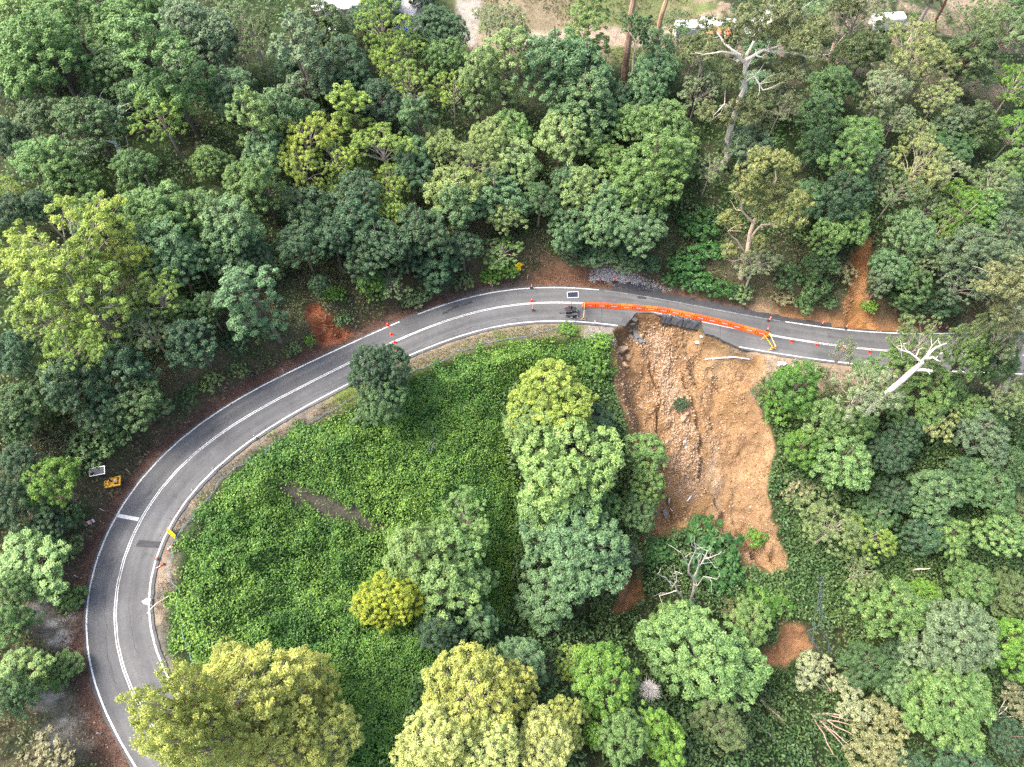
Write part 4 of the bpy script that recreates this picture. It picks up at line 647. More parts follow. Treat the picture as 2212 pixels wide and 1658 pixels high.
{'name': 'gum_tree', 'label': 'pale leaning trunk in front of the upper right hillside', 'cat': 'tree', 'base': [60.77, 100.01, 8.23], 'limbs': [('trunk', [[60.77, 100.01, 8.23], [60.78, 100.01, 11.39], [60.87, 100.01, 14.41]], 0.3, 0.2), ('limb', [[60.78, 100.01, 11.39], [61.54, 101.01, 14.36]], 0.12, 0.05), ('limb', [[60.78, 100.01, 11.39], [57.96, 99.01, 15.21]], 0.1, 0.05)], 'bark': (0.34, 0.31, 0.27), 'seed': 26, 'twigs': 2, 'twig_len': 1, 'clumps': [(59.13, 99.96, 15.18, 1.95), (60.72, 98.68, 16.74, 2.11), (60.11, 97.84, 15.23, 1.59)], 'leaf': (0.1, 0.13, 0.05)},
{'name': 'gum_tree', 'label': 'peeling broken trunk on the far right hillside', 'cat': 'tree', 'base': [84.72, 116.93, 8.43], 'limbs': [('trunk', [[84.72, 116.93, 8.43], [84.39, 116.93, 11.32], [84.6, 116.93, 13.19]], 0.45, 0.2), ('limb', [[84.39, 116.93, 11.32], [85.45, 117.93, 13.24]], 0.12, 0.05), ('limb', [[84.39, 116.93, 11.32], [81.63, 115.93, 13.88]], 0.1, 0.05)], 'bark': (0.42, 0.36, 0.29), 'seed': 27, 'twigs': 2, 'twig_len': 1, 'clumps': [(83.38, 117.92, 13.24, 2.3), (84.53, 116.0, 15.11, 2.49), (83.92, 115.03, 13.59, 1.86)], 'leaf': (0.1, 0.13, 0.05)},
{'name': 'gum_tree', 'label': 'thin grey trunk topped with small clumps left of the giant gum', 'cat': 'tree', 'base': [30.25, 101.39, 11.02], 'limbs': [('trunk', [[30.25, 101.39, 11.02], [30.06, 101.39, 15.88], [30.4, 101.39, 20.43], [30.08, 101.39, 21.52]], 0.2, 0.1), ('limb', [[30.08, 101.39, 21.52], [28.58, 102.39, 22.87]], 0.08, 0.03), ('limb', [[30.08, 101.39, 21.52], [30.27, 100.39, 24.5]], 0.08, 0.03)], 'bark': (0.3, 0.24, 0.19), 'seed': 40, 'twigs': 3, 'twig_len': 1, 'clumps': [(28.36, 102.54, 22.6, 1.95), (30.29, 102.36, 23.7, 2.1), (29.28, 103.6, 24.05, 1.95), (30.63, 99.19, 24.15, 1.43), (27.88, 102.35, 21.25, 1.3), (31.81, 103.51, 15.17, 2.2), (30.35, 101.27, 15.53, 1.67)], 'leaf': (0.12, 0.16, 0.06)},
{'name': 'gum_tree', 'label': 'slender bare-stemmed tree between the reddish trunk and the forest', 'cat': 'tree', 'base': [20.2, 102.41, 11.93], 'limbs': [('trunk', [[20.2, 102.41, 11.93], [19.72, 102.41, 16.9], [19.48, 102.41, 21.63], [19.5, 102.41, 24.46]], 0.2, 0.1), ('limb', [[19.5, 102.41, 24.46], [18.09, 103.41, 25.75]], 0.08, 0.03), ('limb', [[19.5, 102.41, 24.46], [19.97, 101.41, 27.31]], 0.08, 0.03)], 'bark': (0.3, 0.24, 0.19), 'seed': 41, 'twigs': 3, 'twig_len': 1, 'clumps': [(19.86, 104.68, 25.3, 1.93), (20.73, 103.75, 27.07, 1.43), (17.95, 100.54, 29.52, 1.53), (20.56, 104.04, 23.75, 1.29)], 'leaf': (0.06, 0.12, 0.04)},
{'name': 'dead_tree', 'label': 'spreading bare white branches in the upper left canopy', 'cat': 'dead tree', 'base': [-57.46, 80.5, 20.1], 'limbs': [('trunk', [[-57.46, 80.5, 20.1], [-56.41, 80.16, 22.82], [-56.08, 79.83, 24.53], [-55.45, 79.5, 26.44]], 0.3, 0.16), ('limb', [[-55.87, 79.5, 24.25], [-56.56, 79.25, 24.96], [-57.46, 79.0, 25.34], [-57.1, 78.75, 27.31], [-56.76, 78.5, 29.07]], 0.17, 0.05), ('limb', [[-57.35, 79.5, 24.82], [-58.73, 79.25, 24.14], [-59.76, 79.0, 24.03], [-61.02, 78.75, 25.07], [-62.21, 78.5, 25.94]], 0.15, 0.04), ('limb', [[-55.45, 79.5, 26.44], [-55.45, 79.5, 27.62], [-55.19, 79.5, 28.77]], 0.12, 0.04), ('limb', [[-57.75, 79.0, 25.67], [-58.92, 78.75, 26.36], [-60.08, 78.5, 27.05]], 0.1, 0.03), ('limb', [[-55.45, 79.5, 26.44], [-54.41, 80.0, 27.82], [-53.36, 80.5, 28.72]], 0.1, 0.03), ('limb', [[-57.64, 79.5, 26.68], [-58.15, 79.0, 27.88], [-58.58, 78.5, 28.46]], 0.08, 0.03)], 'bark': (0.58, 0.57, 0.54), 'seed': 8, 'twigs': 7, 'twig_len': 1.2},
{'name': 'dead_branch', 'label': 'small white bare branches on the mid-green crown below the dead tree', 'cat': 'dead branch', 'base': [-54.93, 77.48, 21.16], 'limbs': [('trunk', [[-54.93, 77.48, 21.16], [-53.77, 76.48, 23.64]], 0.16, 0.1), ('limb', [[-53.77, 76.48, 23.64], [-54.4, 76.48, 24.47], [-54.36, 76.48, 25.62]], 0.09, 0.03), ('limb', [[-53.77, 76.48, 23.64], [-52.52, 76.48, 23.81], [-51.42, 76.48, 24.8]], 0.09, 0.03), ('limb', [[-53.77, 76.48, 23.64], [-52.89, 76.48, 24.97], [-51.97, 76.48, 26.11]], 0.08, 0.03)], 'bark': (0.55, 0.54, 0.5), 'seed': 60, 'twigs': 4, 'twig_len': 1},
{'name': 'dead_branch', 'label': 'twisted white dead twigs low in the upper left canopy', 'cat': 'dead branch', 'base': [-61.65, 77.87, 22.26], 'limbs': [('trunk', [[-61.65, 77.87, 22.26], [-60.33, 76.87, 24.69]], 0.16, 0.1), ('limb', [[-60.33, 76.87, 24.69], [-60.91, 76.87, 25.51], [-60.81, 76.87, 26.64]], 0.09, 0.03), ('limb', [[-60.33, 76.87, 24.69], [-59.08, 76.87, 24.86], [-57.94, 76.87, 25.84]], 0.09, 0.03), ('limb', [[-60.33, 76.87, 24.69], [-59.38, 76.87, 26.0], [-58.41, 76.87, 27.12]], 0.08, 0.03)], 'bark': (0.55, 0.54, 0.5), 'seed': 61, 'twigs': 4, 'twig_len': 1},
{'name': 'dead_branch', 'label': 'upright tuft of white dead twigs above the dead tree', 'cat': 'dead branch', 'base': [-61.78, 87.79, 22.36], 'limbs': [('trunk', [[-61.78, 87.79, 22.36], [-60.61, 86.79, 24.65]], 0.16, 0.1), ('limb', [[-60.61, 86.79, 24.65], [-61.27, 86.79, 25.45], [-61.24, 86.79, 26.56]], 0.09, 0.03), ('limb', [[-60.61, 86.79, 24.65], [-59.31, 86.79, 24.81], [-58.17, 86.79, 25.77]], 0.09, 0.03), ('limb', [[-60.61, 86.79, 24.65], [-59.69, 86.79, 25.93], [-58.74, 86.79, 27.02]], 0.08, 0.03)], 'bark': (0.55, 0.54, 0.5), 'seed': 62, 'twigs': 4, 'twig_len': 1},
{'name': 'dead_tree', 'label': 'dead white branching tree standing in the vines below the landslide', 'cat': 'dead tree', 'base': [28.68, 25.29, -19.48], 'limbs': [('trunk', [[28.68, 25.29, -19.48], [26.07, 25.29, -8.69], [24.5, 25.29, -1.89]], 0.26, 0.18), ('limb', [[24.61, 25.29, -2.37], [24.33, 25.63, 2.11], [24.41, 25.96, 5.76], [24.55, 26.29, 7.8]], 0.15, 0.04), ('limb', [[24.61, 25.29, -2.37], [22.32, 24.96, 5.14], [21.54, 24.63, 11.63], [20.26, 24.29, 15.77]], 0.14, 0.04), ('limb', [[24.01, 25.29, 3.3], [23.41, 25.29, 7.44], [22.27, 25.29, 10.71]], 0.1, 0.03), ('limb', [[24.78, 26.29, 3.39], [25.87, 26.29, 5.03], [26.23, 26.29, 6.63]], 0.08, 0.03), ('limb', [[22.62, 25.29, 3.95], [21.29, 25.29, 7.44], [20.24, 25.29, 10.34]], 0.08, 0.03), ('limb', [[25.39, 25.29, -5.32], [25.26, 24.79, 0.47], [26.77, 24.29, 0.99]], 0.08, 0.03)], 'bark': (0.42, 0.38, 0.33), 'seed': 9, 'twigs': 4, 'twig_len': 1},
{'name': 'dead_tree', 'label': 'smaller pale dead tree leaning left of the dead white one', 'cat': 'dead tree', 'base': [27.58, 25.53, -19.26], 'limbs': [('trunk', [[27.58, 25.53, -19.26], [25.51, 25.53, -13.83], [23.89, 25.53, -9.91]], 0.16, 0.12), ('limb', [[23.89, 25.53, -9.91], [22.18, 25.53, -5.23], [20.95, 25.53, -2.78], [19.48, 25.53, -0.9]], 0.1, 0.03), ('limb', [[23.89, 25.53, -9.91], [22.61, 25.03, -9.49], [20.98, 24.53, -8.49]], 0.09, 0.03), ('limb', [[22.85, 25.53, -7.01], [22.75, 26.03, -3.96], [21.74, 26.53, -0.46]], 0.08, 0.03)], 'bark': (0.55, 0.5, 0.43), 'seed': 10, 'twigs': 4, 'twig_len': 1},
{'name': 'vine_stems', 'label': 'bundle of grey vine stems hanging right of the lower slide', 'cat': 'vine stems', 'base': [50.09, 18.22, -24.99], 'limbs': [('stem', [[50.09, 18.22, -24.99], [43.39, 18.55, -8.24], [34.97, 18.88, 12.13], [30.54, 19.22, 22.63]], 0.08, 0.03), ('stem', [[47.88, 18.22, -21.47], [39.18, 18.55, 1.06], [33.95, 18.88, 14.31], [31.24, 19.22, 22.63]], 0.07, 0.03), ('stem', [[49.45, 18.22, -21.47], [40.23, 18.55, 1.06], [33.77, 18.88, 16.4], [31.57, 19.22, 22.98]], 0.07, 0.03), ('stem', [[44.17, 18.22, -13.46], [37.67, 18.72, 3.02], [32.94, 19.22, 15.03]], 0.06, 0.03)], 'bark': (0.16, 0.21, 0.19), 'seed': 11, 'twigs': 4, 'twig_len': 1},
{'name': 'toppled_tree', 'label': 'toppled gum with a fan of reddish stems at the bottom right', 'cat': 'fallen tree', 'base': [45.72, 10.43, -24.61], 'limbs': [('trunk', [[45.72, 10.43, -24.61], [49.68, 10.24, -23.18], [53.65, 10.04, -22.75]], 0.2, 0.05), ('limb', [[45.72, 10.43, -24.61], [48.83, 9.39, -23.14], [51.95, 8.35, -22.68]], 0.12, 0.05), ('limb', [[45.72, 10.43, -24.61], [48.39, 8.61, -23.03], [51.06, 6.79, -22.44]], 0.12, 0.05), ('limb', [[45.72, 10.43, -24.61], [48.28, 7.86, -23.69], [50.84, 5.28, -23.76]], 0.12, 0.05), ('limb', [[45.72, 10.43, -24.61], [47.27, 8.26, -23.33], [48.83, 6.1, -23.05]], 0.12, 0.05), ('limb', [[45.72, 10.43, -24.61], [46.14, 7.69, -22.7], [46.57, 4.95, -21.79]], 0.12, 0.05), ('limb', [[45.72, 10.43, -24.61], [49.27, 9.86, -23.25], [52.82, 9.3, -22.89]], 0.12, 0.05)], 'bark': (0.34, 0.24, 0.19), 'seed': 12, 'twigs': 4, 'clumps': [(54.35, 10.09, -21.2, 2.38), (52.57, 7.37, -21.84, 2.37), (51.83, 4.97, -22.28, 2.69), (55.94, 9.18, -21.47, 2.39), (56.64, 6.78, -22.16, 2.41), (53.61, 3.79, -22.44, 2.39), (55.44, 4.38, -22.41, 2.24)], 'leaf': (0.21, 0.23, 0.1)},
{'name': 'toppled_tree', 'label': 'pale toppled treetop just right of the big light dome', 'cat': 'fallen tree', 'base': [49.26, 13.33, -24.22], 'limbs': [('trunk', [[49.26, 13.33, -24.22], [47.63, 14.74, -22.14], [46.01, 16.16, -21.05]], 0.16, 0.05), ('limb', [[49.26, 13.33, -24.22], [48.67, 15.04, -21.92], [48.08, 16.76, -20.62]], 0.1, 0.05), ('limb', [[49.26, 13.33, -24.22], [46.47, 14.34, -21.59], [43.69, 15.35, -19.96]], 0.1, 0.05), ('limb', [[49.26, 13.33, -24.22], [48.09, 15.39, -22.05], [46.92, 17.46, -20.88]], 0.1, 0.05)], 'bark': (0.34, 0.26, 0.21), 'seed': 13, 'twigs': 4, 'clumps': [(45.12, 16.57, -19.36, 2.14), (43.56, 15.01, -19.78, 1.83), (46.36, 17.55, -19.31, 1.69), (50.14, 13.51, -20.65, 2.03), (51.22, 11.64, -21.0, 2.2), (50.01, 10.41, -21.28, 1.72), (48.56, 15.05, -20.13, 1.55)], 'leaf': (0.25, 0.29, 0.15)},
{'name': 'fallen_log', 'label': 'thick orange log lying under the twin grey-green domes', 'cat': 'log', 'base': [55.73, 14.48, -24.47], 'limbs': [('trunk', [[55.73, 14.48, -24.47], [57.79, 14.95, -23.72], [59.84, 15.42, -23.97]], 0.42, 0.05)], 'bark': (0.5, 0.32, 0.2), 'seed': 14, 'twigs': 4},
{'name': 'fallen_log', 'label': 'reddish snapped log at the foot of the big light dome', 'cat': 'log', 'base': [37.86, 12.37, -23.25], 'limbs': [('trunk', [[37.86, 12.37, -23.25], [39.81, 10.34, -23.05], [41.75, 8.3, -23.84]], 0.3, 0.05)], 'bark': (0.4, 0.26, 0.19), 'seed': 15, 'twigs': 4},
{'name': 'fallen_log', 'label': 'thin grey log pointing down from the big light dome', 'cat': 'log', 'base': [34.79, 10.14, -21.23], 'limbs': [('trunk', [[34.79, 10.14, -21.23], [36.46, 8.23, -20.42], [38.13, 6.33, -20.61]], 0.22, 0.05)], 'bark': (0.33, 0.3, 0.26), 'seed': 16, 'twigs': 4},
{'name': 'fallen_log', 'label': 'pale stripped log among shrubs below the lower right slope', 'cat': 'log', 'base': [62.94, 30.77, -18.84], 'limbs': [('trunk', [[62.94, 30.77, -18.84], [64.05, 30.59, -16.87], [65.16, 30.42, -15.91]], 0.18, 0.05)], 'bark': (0.55, 0.45, 0.35), 'seed': 17, 'twigs': 4},
{'name': 'toppled_tree', 'label': 'spray of bare white stems at the lower right edge', 'cat': 'fallen tree', 'base': [72.49, 9.78, -24.41], 'limbs': [('trunk', [[72.49, 9.78, -24.41], [73.81, 10.75, -22.6], [75.13, 11.72, -21.78]], 0.13, 0.05), ('limb', [[72.49, 9.78, -24.41], [73.77, 9.92, -22.17], [75.05, 10.07, -20.93]], 0.08, 0.05), ('limb', [[72.49, 9.78, -24.41], [71.63, 8.53, -21.96], [70.76, 7.28, -20.5]], 0.08, 0.05), ('limb', [[72.49, 9.78, -24.41], [73.4, 9.01, -22.37], [74.31, 8.25, -21.33]], 0.08, 0.05), ('limb', [[72.49, 9.78, -24.41], [73.48, 11.35, -22.28], [74.47, 12.92, -21.14]], 0.08, 0.05)], 'bark': (0.42, 0.36, 0.3), 'seed': 18, 'twigs': 4, 'clumps': [(74.7, 12.19, -20.25, 2.04), (74.5, 9.99, -20.08, 1.86), (70.77, 6.67, -20.3, 1.67)], 'leaf': (0.17, 0.18, 0.09)},
{'name': 'fallen_stick', 'label': 'pale fallen stick across the inner dry verge', 'cat': 'stick', 'base': [-40.51, 17.33, 13.23], 'limbs': [('trunk', [[-40.51, 17.33, 13.23], [-39.59, 18.32, 13.58], [-38.67, 19.31, 12.94]], 0.05, 0.05)], 'bark': (0.5, 0.42, 0.33), 'seed': 19, 'twigs': 4}]
DEADBUSH = [17.24, 11.36, -2.37]
GAP = [(-29.59, 34.98), (-27.13, 33.89), (-23.86, 33.9), (-19.27, 32.57), (-17.52, 31.62), (-19.8, 31.21), (-24.86, 32.2), (-28.13, 32.79)]

# ------------------------------------------------------------------ helpers
def tag(o, label=None, cat=None, group=None, kind=None):
    if label: o['label'] = label
    if cat: o['category'] = cat
    if group: o['group'] = group
    if kind: o['kind'] = kind
    return o

def empty(name, loc=(0, 0, 0), rz=0.0):
    o = bpy.data.objects.new(name, None)
    o.empty_display_size = .3
    o.location = loc; o.rotation_euler = (0, 0, rz)
    COLL.objects.link(o)
    return o

def link(name, me, parent=None, loc=None):
    o = bpy.data.objects.new(name, me)
    if parent is not None: o.parent = parent
    if loc is not None: o.location = loc
    COLL.objects.link(o)
    return o

def np_mesh(name, verts, faces, mat, smooth=False, attrs=None):
    """verts (n,3), faces (m,k) with one k"""
    verts = np.asarray(verts, np.float32); faces = np.asarray(faces, np.int32)
    me = bpy.data.meshes.new(name)
    n, (m, k) = len(verts), faces.shape
    me.vertices.add(n); me.vertices.foreach_set('co', verts.ravel())
    me.loops.add(m*k); me.loops.foreach_set('vertex_index', faces.ravel())
    me.polygons.add(m)
    me.polygons.foreach_set('loop_start', np.arange(0, m*k, k, dtype=np.int32))
    me.polygons.foreach_set('use_smooth', np.full(m, smooth, bool))
    for an, (dom, typ, data) in (attrs or {}).items():
        a = me.attributes.new(an, typ, dom)
        a.data.foreach_set('value' if typ == 'FLOAT' else 'color', np.asarray(data, np.float32).ravel())
    me.update(calc_edges=True)
    if mat: me.materials.append(mat)
    return me

class MB:
    """collects boxes, bars, tubes, prisms; build() links them as ONE mesh object"""
    def __init__(s): s.v = []; s.f = []
    def add(s, vs, fs, M=None):
        b = len(s.v)
        for q in vs:
            q = Vector(q)
            s.v.append(tuple(M @ q) if M is not None else tuple(q))
        s.f += [tuple(i+b for i in f) for f in fs]
        return s
    def box(s, c, d, M=None, bev=0.0, taper=1.0):
        x, y, z = d[0]/2, d[1]/2, d[2]/2
        T = taper
        if bev <= 0:
            vs = [(-x, -y, -z), (x, -y, -z), (x, y, -z), (-x, y, -z), (-x*T, -y*T, z), (x*T, -y*T, z), (x*T, y*T, z), (-x*T, y*T, z)]
            fs = [(3, 2, 1, 0), (4, 5, 6, 7), (0, 1, 5, 4), (1, 2, 6, 5), (2, 3, 7, 6), (3, 0, 4, 7)]
        else:
            vs = []; b = bev
            for zz, k in ((-z, b), (-z+b, 0), (z-b, 0), (z, b)):
                X, Y = x-k, y-k
                vs += [(-X, -Y, zz), (X, -Y, zz), (X, Y, zz), (-X, Y, zz)]
            fs = [(3, 2, 1, 0), (12, 13, 14, 15)]
            for r in range(3):
                for i in range(4):
                    j = (i+1) % 4
                    fs.append((r*4+i, r*4+j, r*4+4+j, r*4+4+i))
        vs = [(a+c[0], b_+c[1], e+c[2]) for a, b_, e in vs]
        return s.add(vs, fs, M)
    def tube(s, pts, rad, n=6, caps=True, M=None):
        pts = [Vector(p) for p in pts]
        if not hasattr(rad, '__len__'): rad = [rad]*len(pts)
        vs = []; fs = []
        up = None
        for i, p in enumerate(pts):
            t = (pts[min(i+1, len(pts)-1)] - pts[max(i-1, 0)])
            t = t.normalized() if t.length > 1e-9 else Vector((0, 0, 1))
            if up is None:
                up = t.orthogonal().normalized()
            else:
                up = (up - t*up.dot(t)); up = up.normalized() if up.length > 1e-6 else t.orthogonal().normalized()
            w = t.cross(up)
            for k in range(n):
                a = 2*math.pi*k/n
                vs.append(p + (up*math.cos(a) + w*math.sin(a))*rad[i])
        for i in range(len(pts)-1):
            for k in range(n):
                l = (k+1) % n
                fs.append((i*n+k, i*n+l, i*n+n+l, i*n+n+k))
        if caps:
            fs.append(tuple(reversed(range(n)))); fs.append(tuple((len(pts)-1)*n+k for k in range(n)))
        return s.add(vs, fs, M)
    def prism(s, prof, x0, x1, M=None, k0=1.0, k1=1.0):
        """profile in (y,z), extruded along x"""
        n = len(prof)
        vs = [(x0, y*k0, z) for y, z in prof] + [(x1, y*k1, z) for y, z in prof]
        fs = [tuple(range(n)), tuple(reversed(range(n, 2*n)))]
        for i in range(n):
            j = (i+1) % n
            fs.append((j, i, n+i, n+j))
        return s.add(vs, fs, M)
    def mesh(s, name, mat, smooth=False):
        me = bpy.data.meshes.new(name)
        me.from_pydata([tuple(v) for v in s.v], [], s.f)
        if smooth:
            for p in me.polygons: p.use_smooth = True
        me.materials.append(mat); me.update()
        return me
    def build(s, name, mat, parent=None, smooth=False):
        return link(name, s.mesh(name, mat, smooth), parent)

def copy_tree(root):
    c = root.copy(); COLL.objects.link(c)
    for ch in [o for o in bpy.data.objects if o.parent == root]:
        d = ch.copy(); COLL.objects.link(d); d.parent = c
        for g in [o for o in bpy.data.objects if o.parent == ch]:
            e = g.copy(); COLL.objects.link(e); e.parent = d
    return c

# ------------------------------------------------------------------ materials
def new_mat(name):
    m = bpy.data.materials.new(name); m.use_nodes = True
    nt = m.node_tree
    b = nt.nodes['Principled BSDF']
    return m, nt, b

def N(nt, t, **kw):
    n = nt.nodes.new(t)
    for k, v in kw.items(): setattr(n, k, v)
    return n

def noise(nt, scale, detail=4, rough=.6, coord=None, dist=0.0):
    n = N(nt, 'ShaderNodeTexNoise'); n.inputs['Scale'].default_value = scale
    n.inputs['Detail'].default_value = detail; n.inputs['Roughness'].default_value = rough
    n.inputs['Distortion'].default_value = dist
    if coord is not None: nt.links.new(coord, n.inputs['Vector'])
    return n

def ramp(nt, fac, stops):
    r = N(nt, 'ShaderNodeValToRGB')
    el = r.color_ramp.elements
    while len(el) > 1: el.remove(el[0])
    el[0].position = stops[0][0]; el[0].color = (*stops[0][1], 1) if hasattr(stops[0][1], '__len__') else (stops[0][1],)*3 + (1,)
    for p, c in stops[1:]:
        e = el.new(p); e.color = (*c, 1) if hasattr(c, '__len__') else (c, c, c, 1)
    nt.links.new(fac, r.inputs[0])
    return r

def mix(nt, a, b, fac, mode='MIX'):
    m = N(nt, 'ShaderNodeMixRGB', blend_type=mode)
    for s, v in ((m.inputs[1], a), (m.inputs[2], b), (m.inputs[0], fac)):
        if hasattr(v, 'is_linked') or hasattr(v, 'links'): nt.links.new(v, s)
        elif hasattr(v, '__len__'): s.default_value = (*v, 1)
        else: s.default_value = v
    return m.outputs[0]

def simple(name, col, rough=.6, var=.12, scale=6.0, metal=0.0, spec=.4):
    m, nt, b = new_mat(name)
    tc = N(nt, 'ShaderNodeTexCoord').outputs['Object']
    n = noise(nt, scale, 4, .6, tc)
    r = ramp(nt, n.outputs[0], [(.3, 1-var), (.7, 1+var)])
    nt.links.new(mix(nt, col, r.outputs[0], 1.0, 'MULTIPLY'), b.inputs['Base Color'])
    b.inputs['Roughness'].default_value = rough; b.inputs['Metallic'].default_value = metal
    b.inputs['Specular IOR Level'].default_value = spec
    return m

def leaf_mat(name, fixed=None, patch=None, hue=.035, val=.55):
    m, nt, b = new_mat(name)
    at = N(nt, 'ShaderNodeAttribute', attribute_name='tint').outputs['Fac']
    if fixed is None:
        oi = N(nt, 'ShaderNodeObjectInfo'); col = oi.outputs['Color']
    else:
        rgb = N(nt, 'ShaderNodeRGB'); rgb.outputs[0].default_value = (*fixed, 1); col = rgb.outputs[0]
    if patch is not None:
        geo = N(nt, 'ShaderNodeNewGeometry').outputs['Position']
        n = noise(nt, patch[0], 3, .6, geo)
        f = ramp(nt, n.outputs[0], [(.38, 0.0), (.62, 1.0)])
        col = mix(nt, col, patch[1], f.outputs[0])
    hs = N(nt, 'ShaderNodeHueSaturation')
    nt.links.new(col, hs.inputs['Color'])
    mr = N(nt, 'ShaderNodeMapRange'); nt.links.new(at, mr.inputs[0])
    mr.inputs[3].default_value = 1-val; mr.inputs[4].default_value = 1+val
    nt.links.new(mr.outputs[0], hs.inputs['Value'])
    mh = N(nt, 'ShaderNodeMapRange'); nt.links.new(at, mh.inputs[0])
    mh.inputs[3].default_value = .5+hue*.5; mh.inputs[4].default_value = .5-hue
    nt.links.new(mh.outputs[0], hs.inputs['Hue'])
    hs.inputs['Saturation'].default_value = .97
    nt.links.new(hs.outputs[0], b.inputs['Base Color'])
    b.inputs['Roughness'].default_value = .5
    b.inputs['Specular IOR Level'].default_value = .35
    tr = N(nt, 'ShaderNodeBsdfTranslucent'); nt.links.new(hs.outputs[0], tr.inputs[0])
    ms = N(nt, 'ShaderNodeMixShader'); ms.inputs[0].default_value = .30
    out = nt.nodes['Material Output']
    nt.links.new(b.outputs[0], ms.inputs[1]); nt.links.new(tr.outputs[0], ms.inputs[2])
    nt.links.new(ms.outputs[0], out.inputs[0])
    return m

M = {}
M['leaf'] = leaf_mat('leaf')
M['vine'] = leaf_mat('vine_leaf', (.048, .148, .024), (.085, (.10, .22, .030)), val=.7)
M['under'] = leaf_mat('undergrowth_leaf', (.045, .11, .032), (.15, (.075, .14, .042)))
M['scrub'] = leaf_mat('scrub_leaf', (.05, .095, .028), (.22, (.10, .10, .05)))
M['grassg'] = leaf_mat('verge_grass', (.10, .165, .035), (.3, (.17, .17, .07)))
M['grassd'] = leaf_mat('dry_grass', (.22, .175, .12), (.35, (.14, .115, .085)), hue=.01, val=.4)
M['clearg'] = leaf_mat('clearing_grass', (.10, .135, .045), (.1, (.15, .15, .08)), hue=.02, val=.35)

# bark: colour from the object, streaked
m, nt, b = new_mat('bark')
oi = N(nt, 'ShaderNodeObjectInfo'); tc = N(nt, 'ShaderNodeTexCoord').outputs['Object']
mp = N(nt, 'ShaderNodeMapping'); mp.inputs['Scale'].default_value = (3, 3, .6); nt.links.new(tc, mp.inputs[0])
n = noise(nt, 1.6, 5, .65, mp.outputs[0])
r = ramp(nt, n.outputs[0], [(.28, .55), (.5, .95), (.7, 1.15)])
nt.links.new(mix(nt, oi.outputs['Color'], r.outputs[0], 1.0, 'MULTIPLY'), b.inputs['Base Color'])
b.inputs['Roughness'].default_value = .85
bp = N(nt, 'ShaderNodeBump'); bp.inputs['Strength'].default_value = .5; bp.inputs['Distance'].default_value = .06
nt.links.new(n.outputs[0], bp.inputs['Height']); nt.links.new(bp.outputs[0], b.inputs['Normal'])
M['bark'] = m

# ground: soil, litter, rock colour per zone, broken up by fine noise
m, nt, b = new_mat('ground')
ca = N(nt, 'ShaderNodeAttribute', attribute_name='soil').outputs['Color']
geo = N(nt, 'ShaderNodeNewGeometry').outputs['Position']
n1 = noise(nt, 1.1, 6, .7, geo); n2 = noise(nt, 6.5, 4, .7, geo); n3 = noise(nt, .35, 3, .6, geo)
r1 = ramp(nt, n1.outputs[0], [(.3, .68), (.5, 1.0), (.7, 1.28)])
r2 = ramp(nt, n2.outputs[0], [(.3, .62), (.52, 1.0), (.72, 1.35)])
r3 = ramp(nt, n3.outputs[0], [(.35, (.88, .86, .84)), (.65, (1.1, 1.08, 1.06))])
c = mix(nt, ca, r1.outputs[0], 1.0, 'MULTIPLY'); c = mix(nt, c, r2.outputs[0], .8, 'MULTIPLY'); c = mix(nt, c, r3.outputs[0], 1.0, 'MULTIPLY')
nt.links.new(c, b.inputs['Base Color']); b.inputs['Roughness'].default_value = .95
b.inputs['Specular IOR Level'].default_value = .15
bp = N(nt, 'ShaderNodeBump'); bp.inputs['Strength'].default_value = .9; bp.inputs['Distance'].default_value = .22
ad = N(nt, 'ShaderNodeMath', operation='ADD'); nt.links.new(n1.outputs[0], ad.inputs[0])
ml = N(nt, 'ShaderNodeMath', operation='MULTIPLY'); nt.links.new(n2.outputs[0], ml.inputs[0]); ml.inputs[1].default_value = .5
nt.links.new(ml.outputs[0], ad.inputs[1]); nt.links.new(ad.outputs[0], bp.inputs['Height']); nt.links.new(bp.outputs[0], b.inputs['Normal'])
M['ground'] = m

# asphalt: worn chip seal with wheel paths and stains running along the road
m, nt, b = new_mat('asphalt')
uv = N(nt, 'ShaderNodeUVMap', uv_map='road').outputs[0]
geo = N(nt, 'ShaderNodeNewGeometry').outputs['Position']
mp = N(nt, 'ShaderNodeMapping'); mp.inputs['Scale'].default_value = (.035, .75, 1); nt.links.new(uv, mp.inputs[0])
ns = noise(nt, 1.0, 4, .6, mp.outputs[0]); nb = noise(nt, .16, 3, .55, geo); nf = noise(nt, 14, 3, .7, geo); nm = noise(nt, 1.6, 4, .65, geo)
c = ramp(nt, ns.outputs[0], [(.3, (.062, .063, .065)), (.5, (.079, .080, .081)), (.72, (.105, .105, .104))]).outputs[0]
r1 = ramp(nt, nb.outputs[0], [(.35, .84), (.65, 1.16)]); r2 = ramp(nt, nf.outputs[0], [(.3, .8), (.7, 1.2)]); r3 = ramp(nt, nm.outputs[0], [(.3, .9), (.7, 1.08)])
for q in (r1, r2, r3): c = mix(nt, c, q.outputs[0], 1.0, 'MULTIPLY')
sx_ = N(nt, 'ShaderNodeSeparateXYZ'); nt.links.new(uv, sx_.inputs[0])
wv = N(nt, 'ShaderNodeMath', operation='MULTIPLY_ADD'); nt.links.new(nm.outputs[0], wv.inputs[0]); wv.inputs[1].default_value = .7; nt.links.new(sx_.outputs['Y'], wv.inputs[2])
mr = N(nt, 'ShaderNodeMapRange'); mr.inputs[1].default_value = -3.9; mr.inputs[2].default_value = 4.1; nt.links.new(wv.outputs[0], mr.inputs[0])
lane = ramp(nt, mr.outputs[0], [(.0, .82), (.12, .98), (.2, 1.1), (.29, .93), (.40, 1.08), (.51, .95), (.60, 1.08), (.69, .92), (.78, 1.07), (.90, .93), (1.0, .72)])
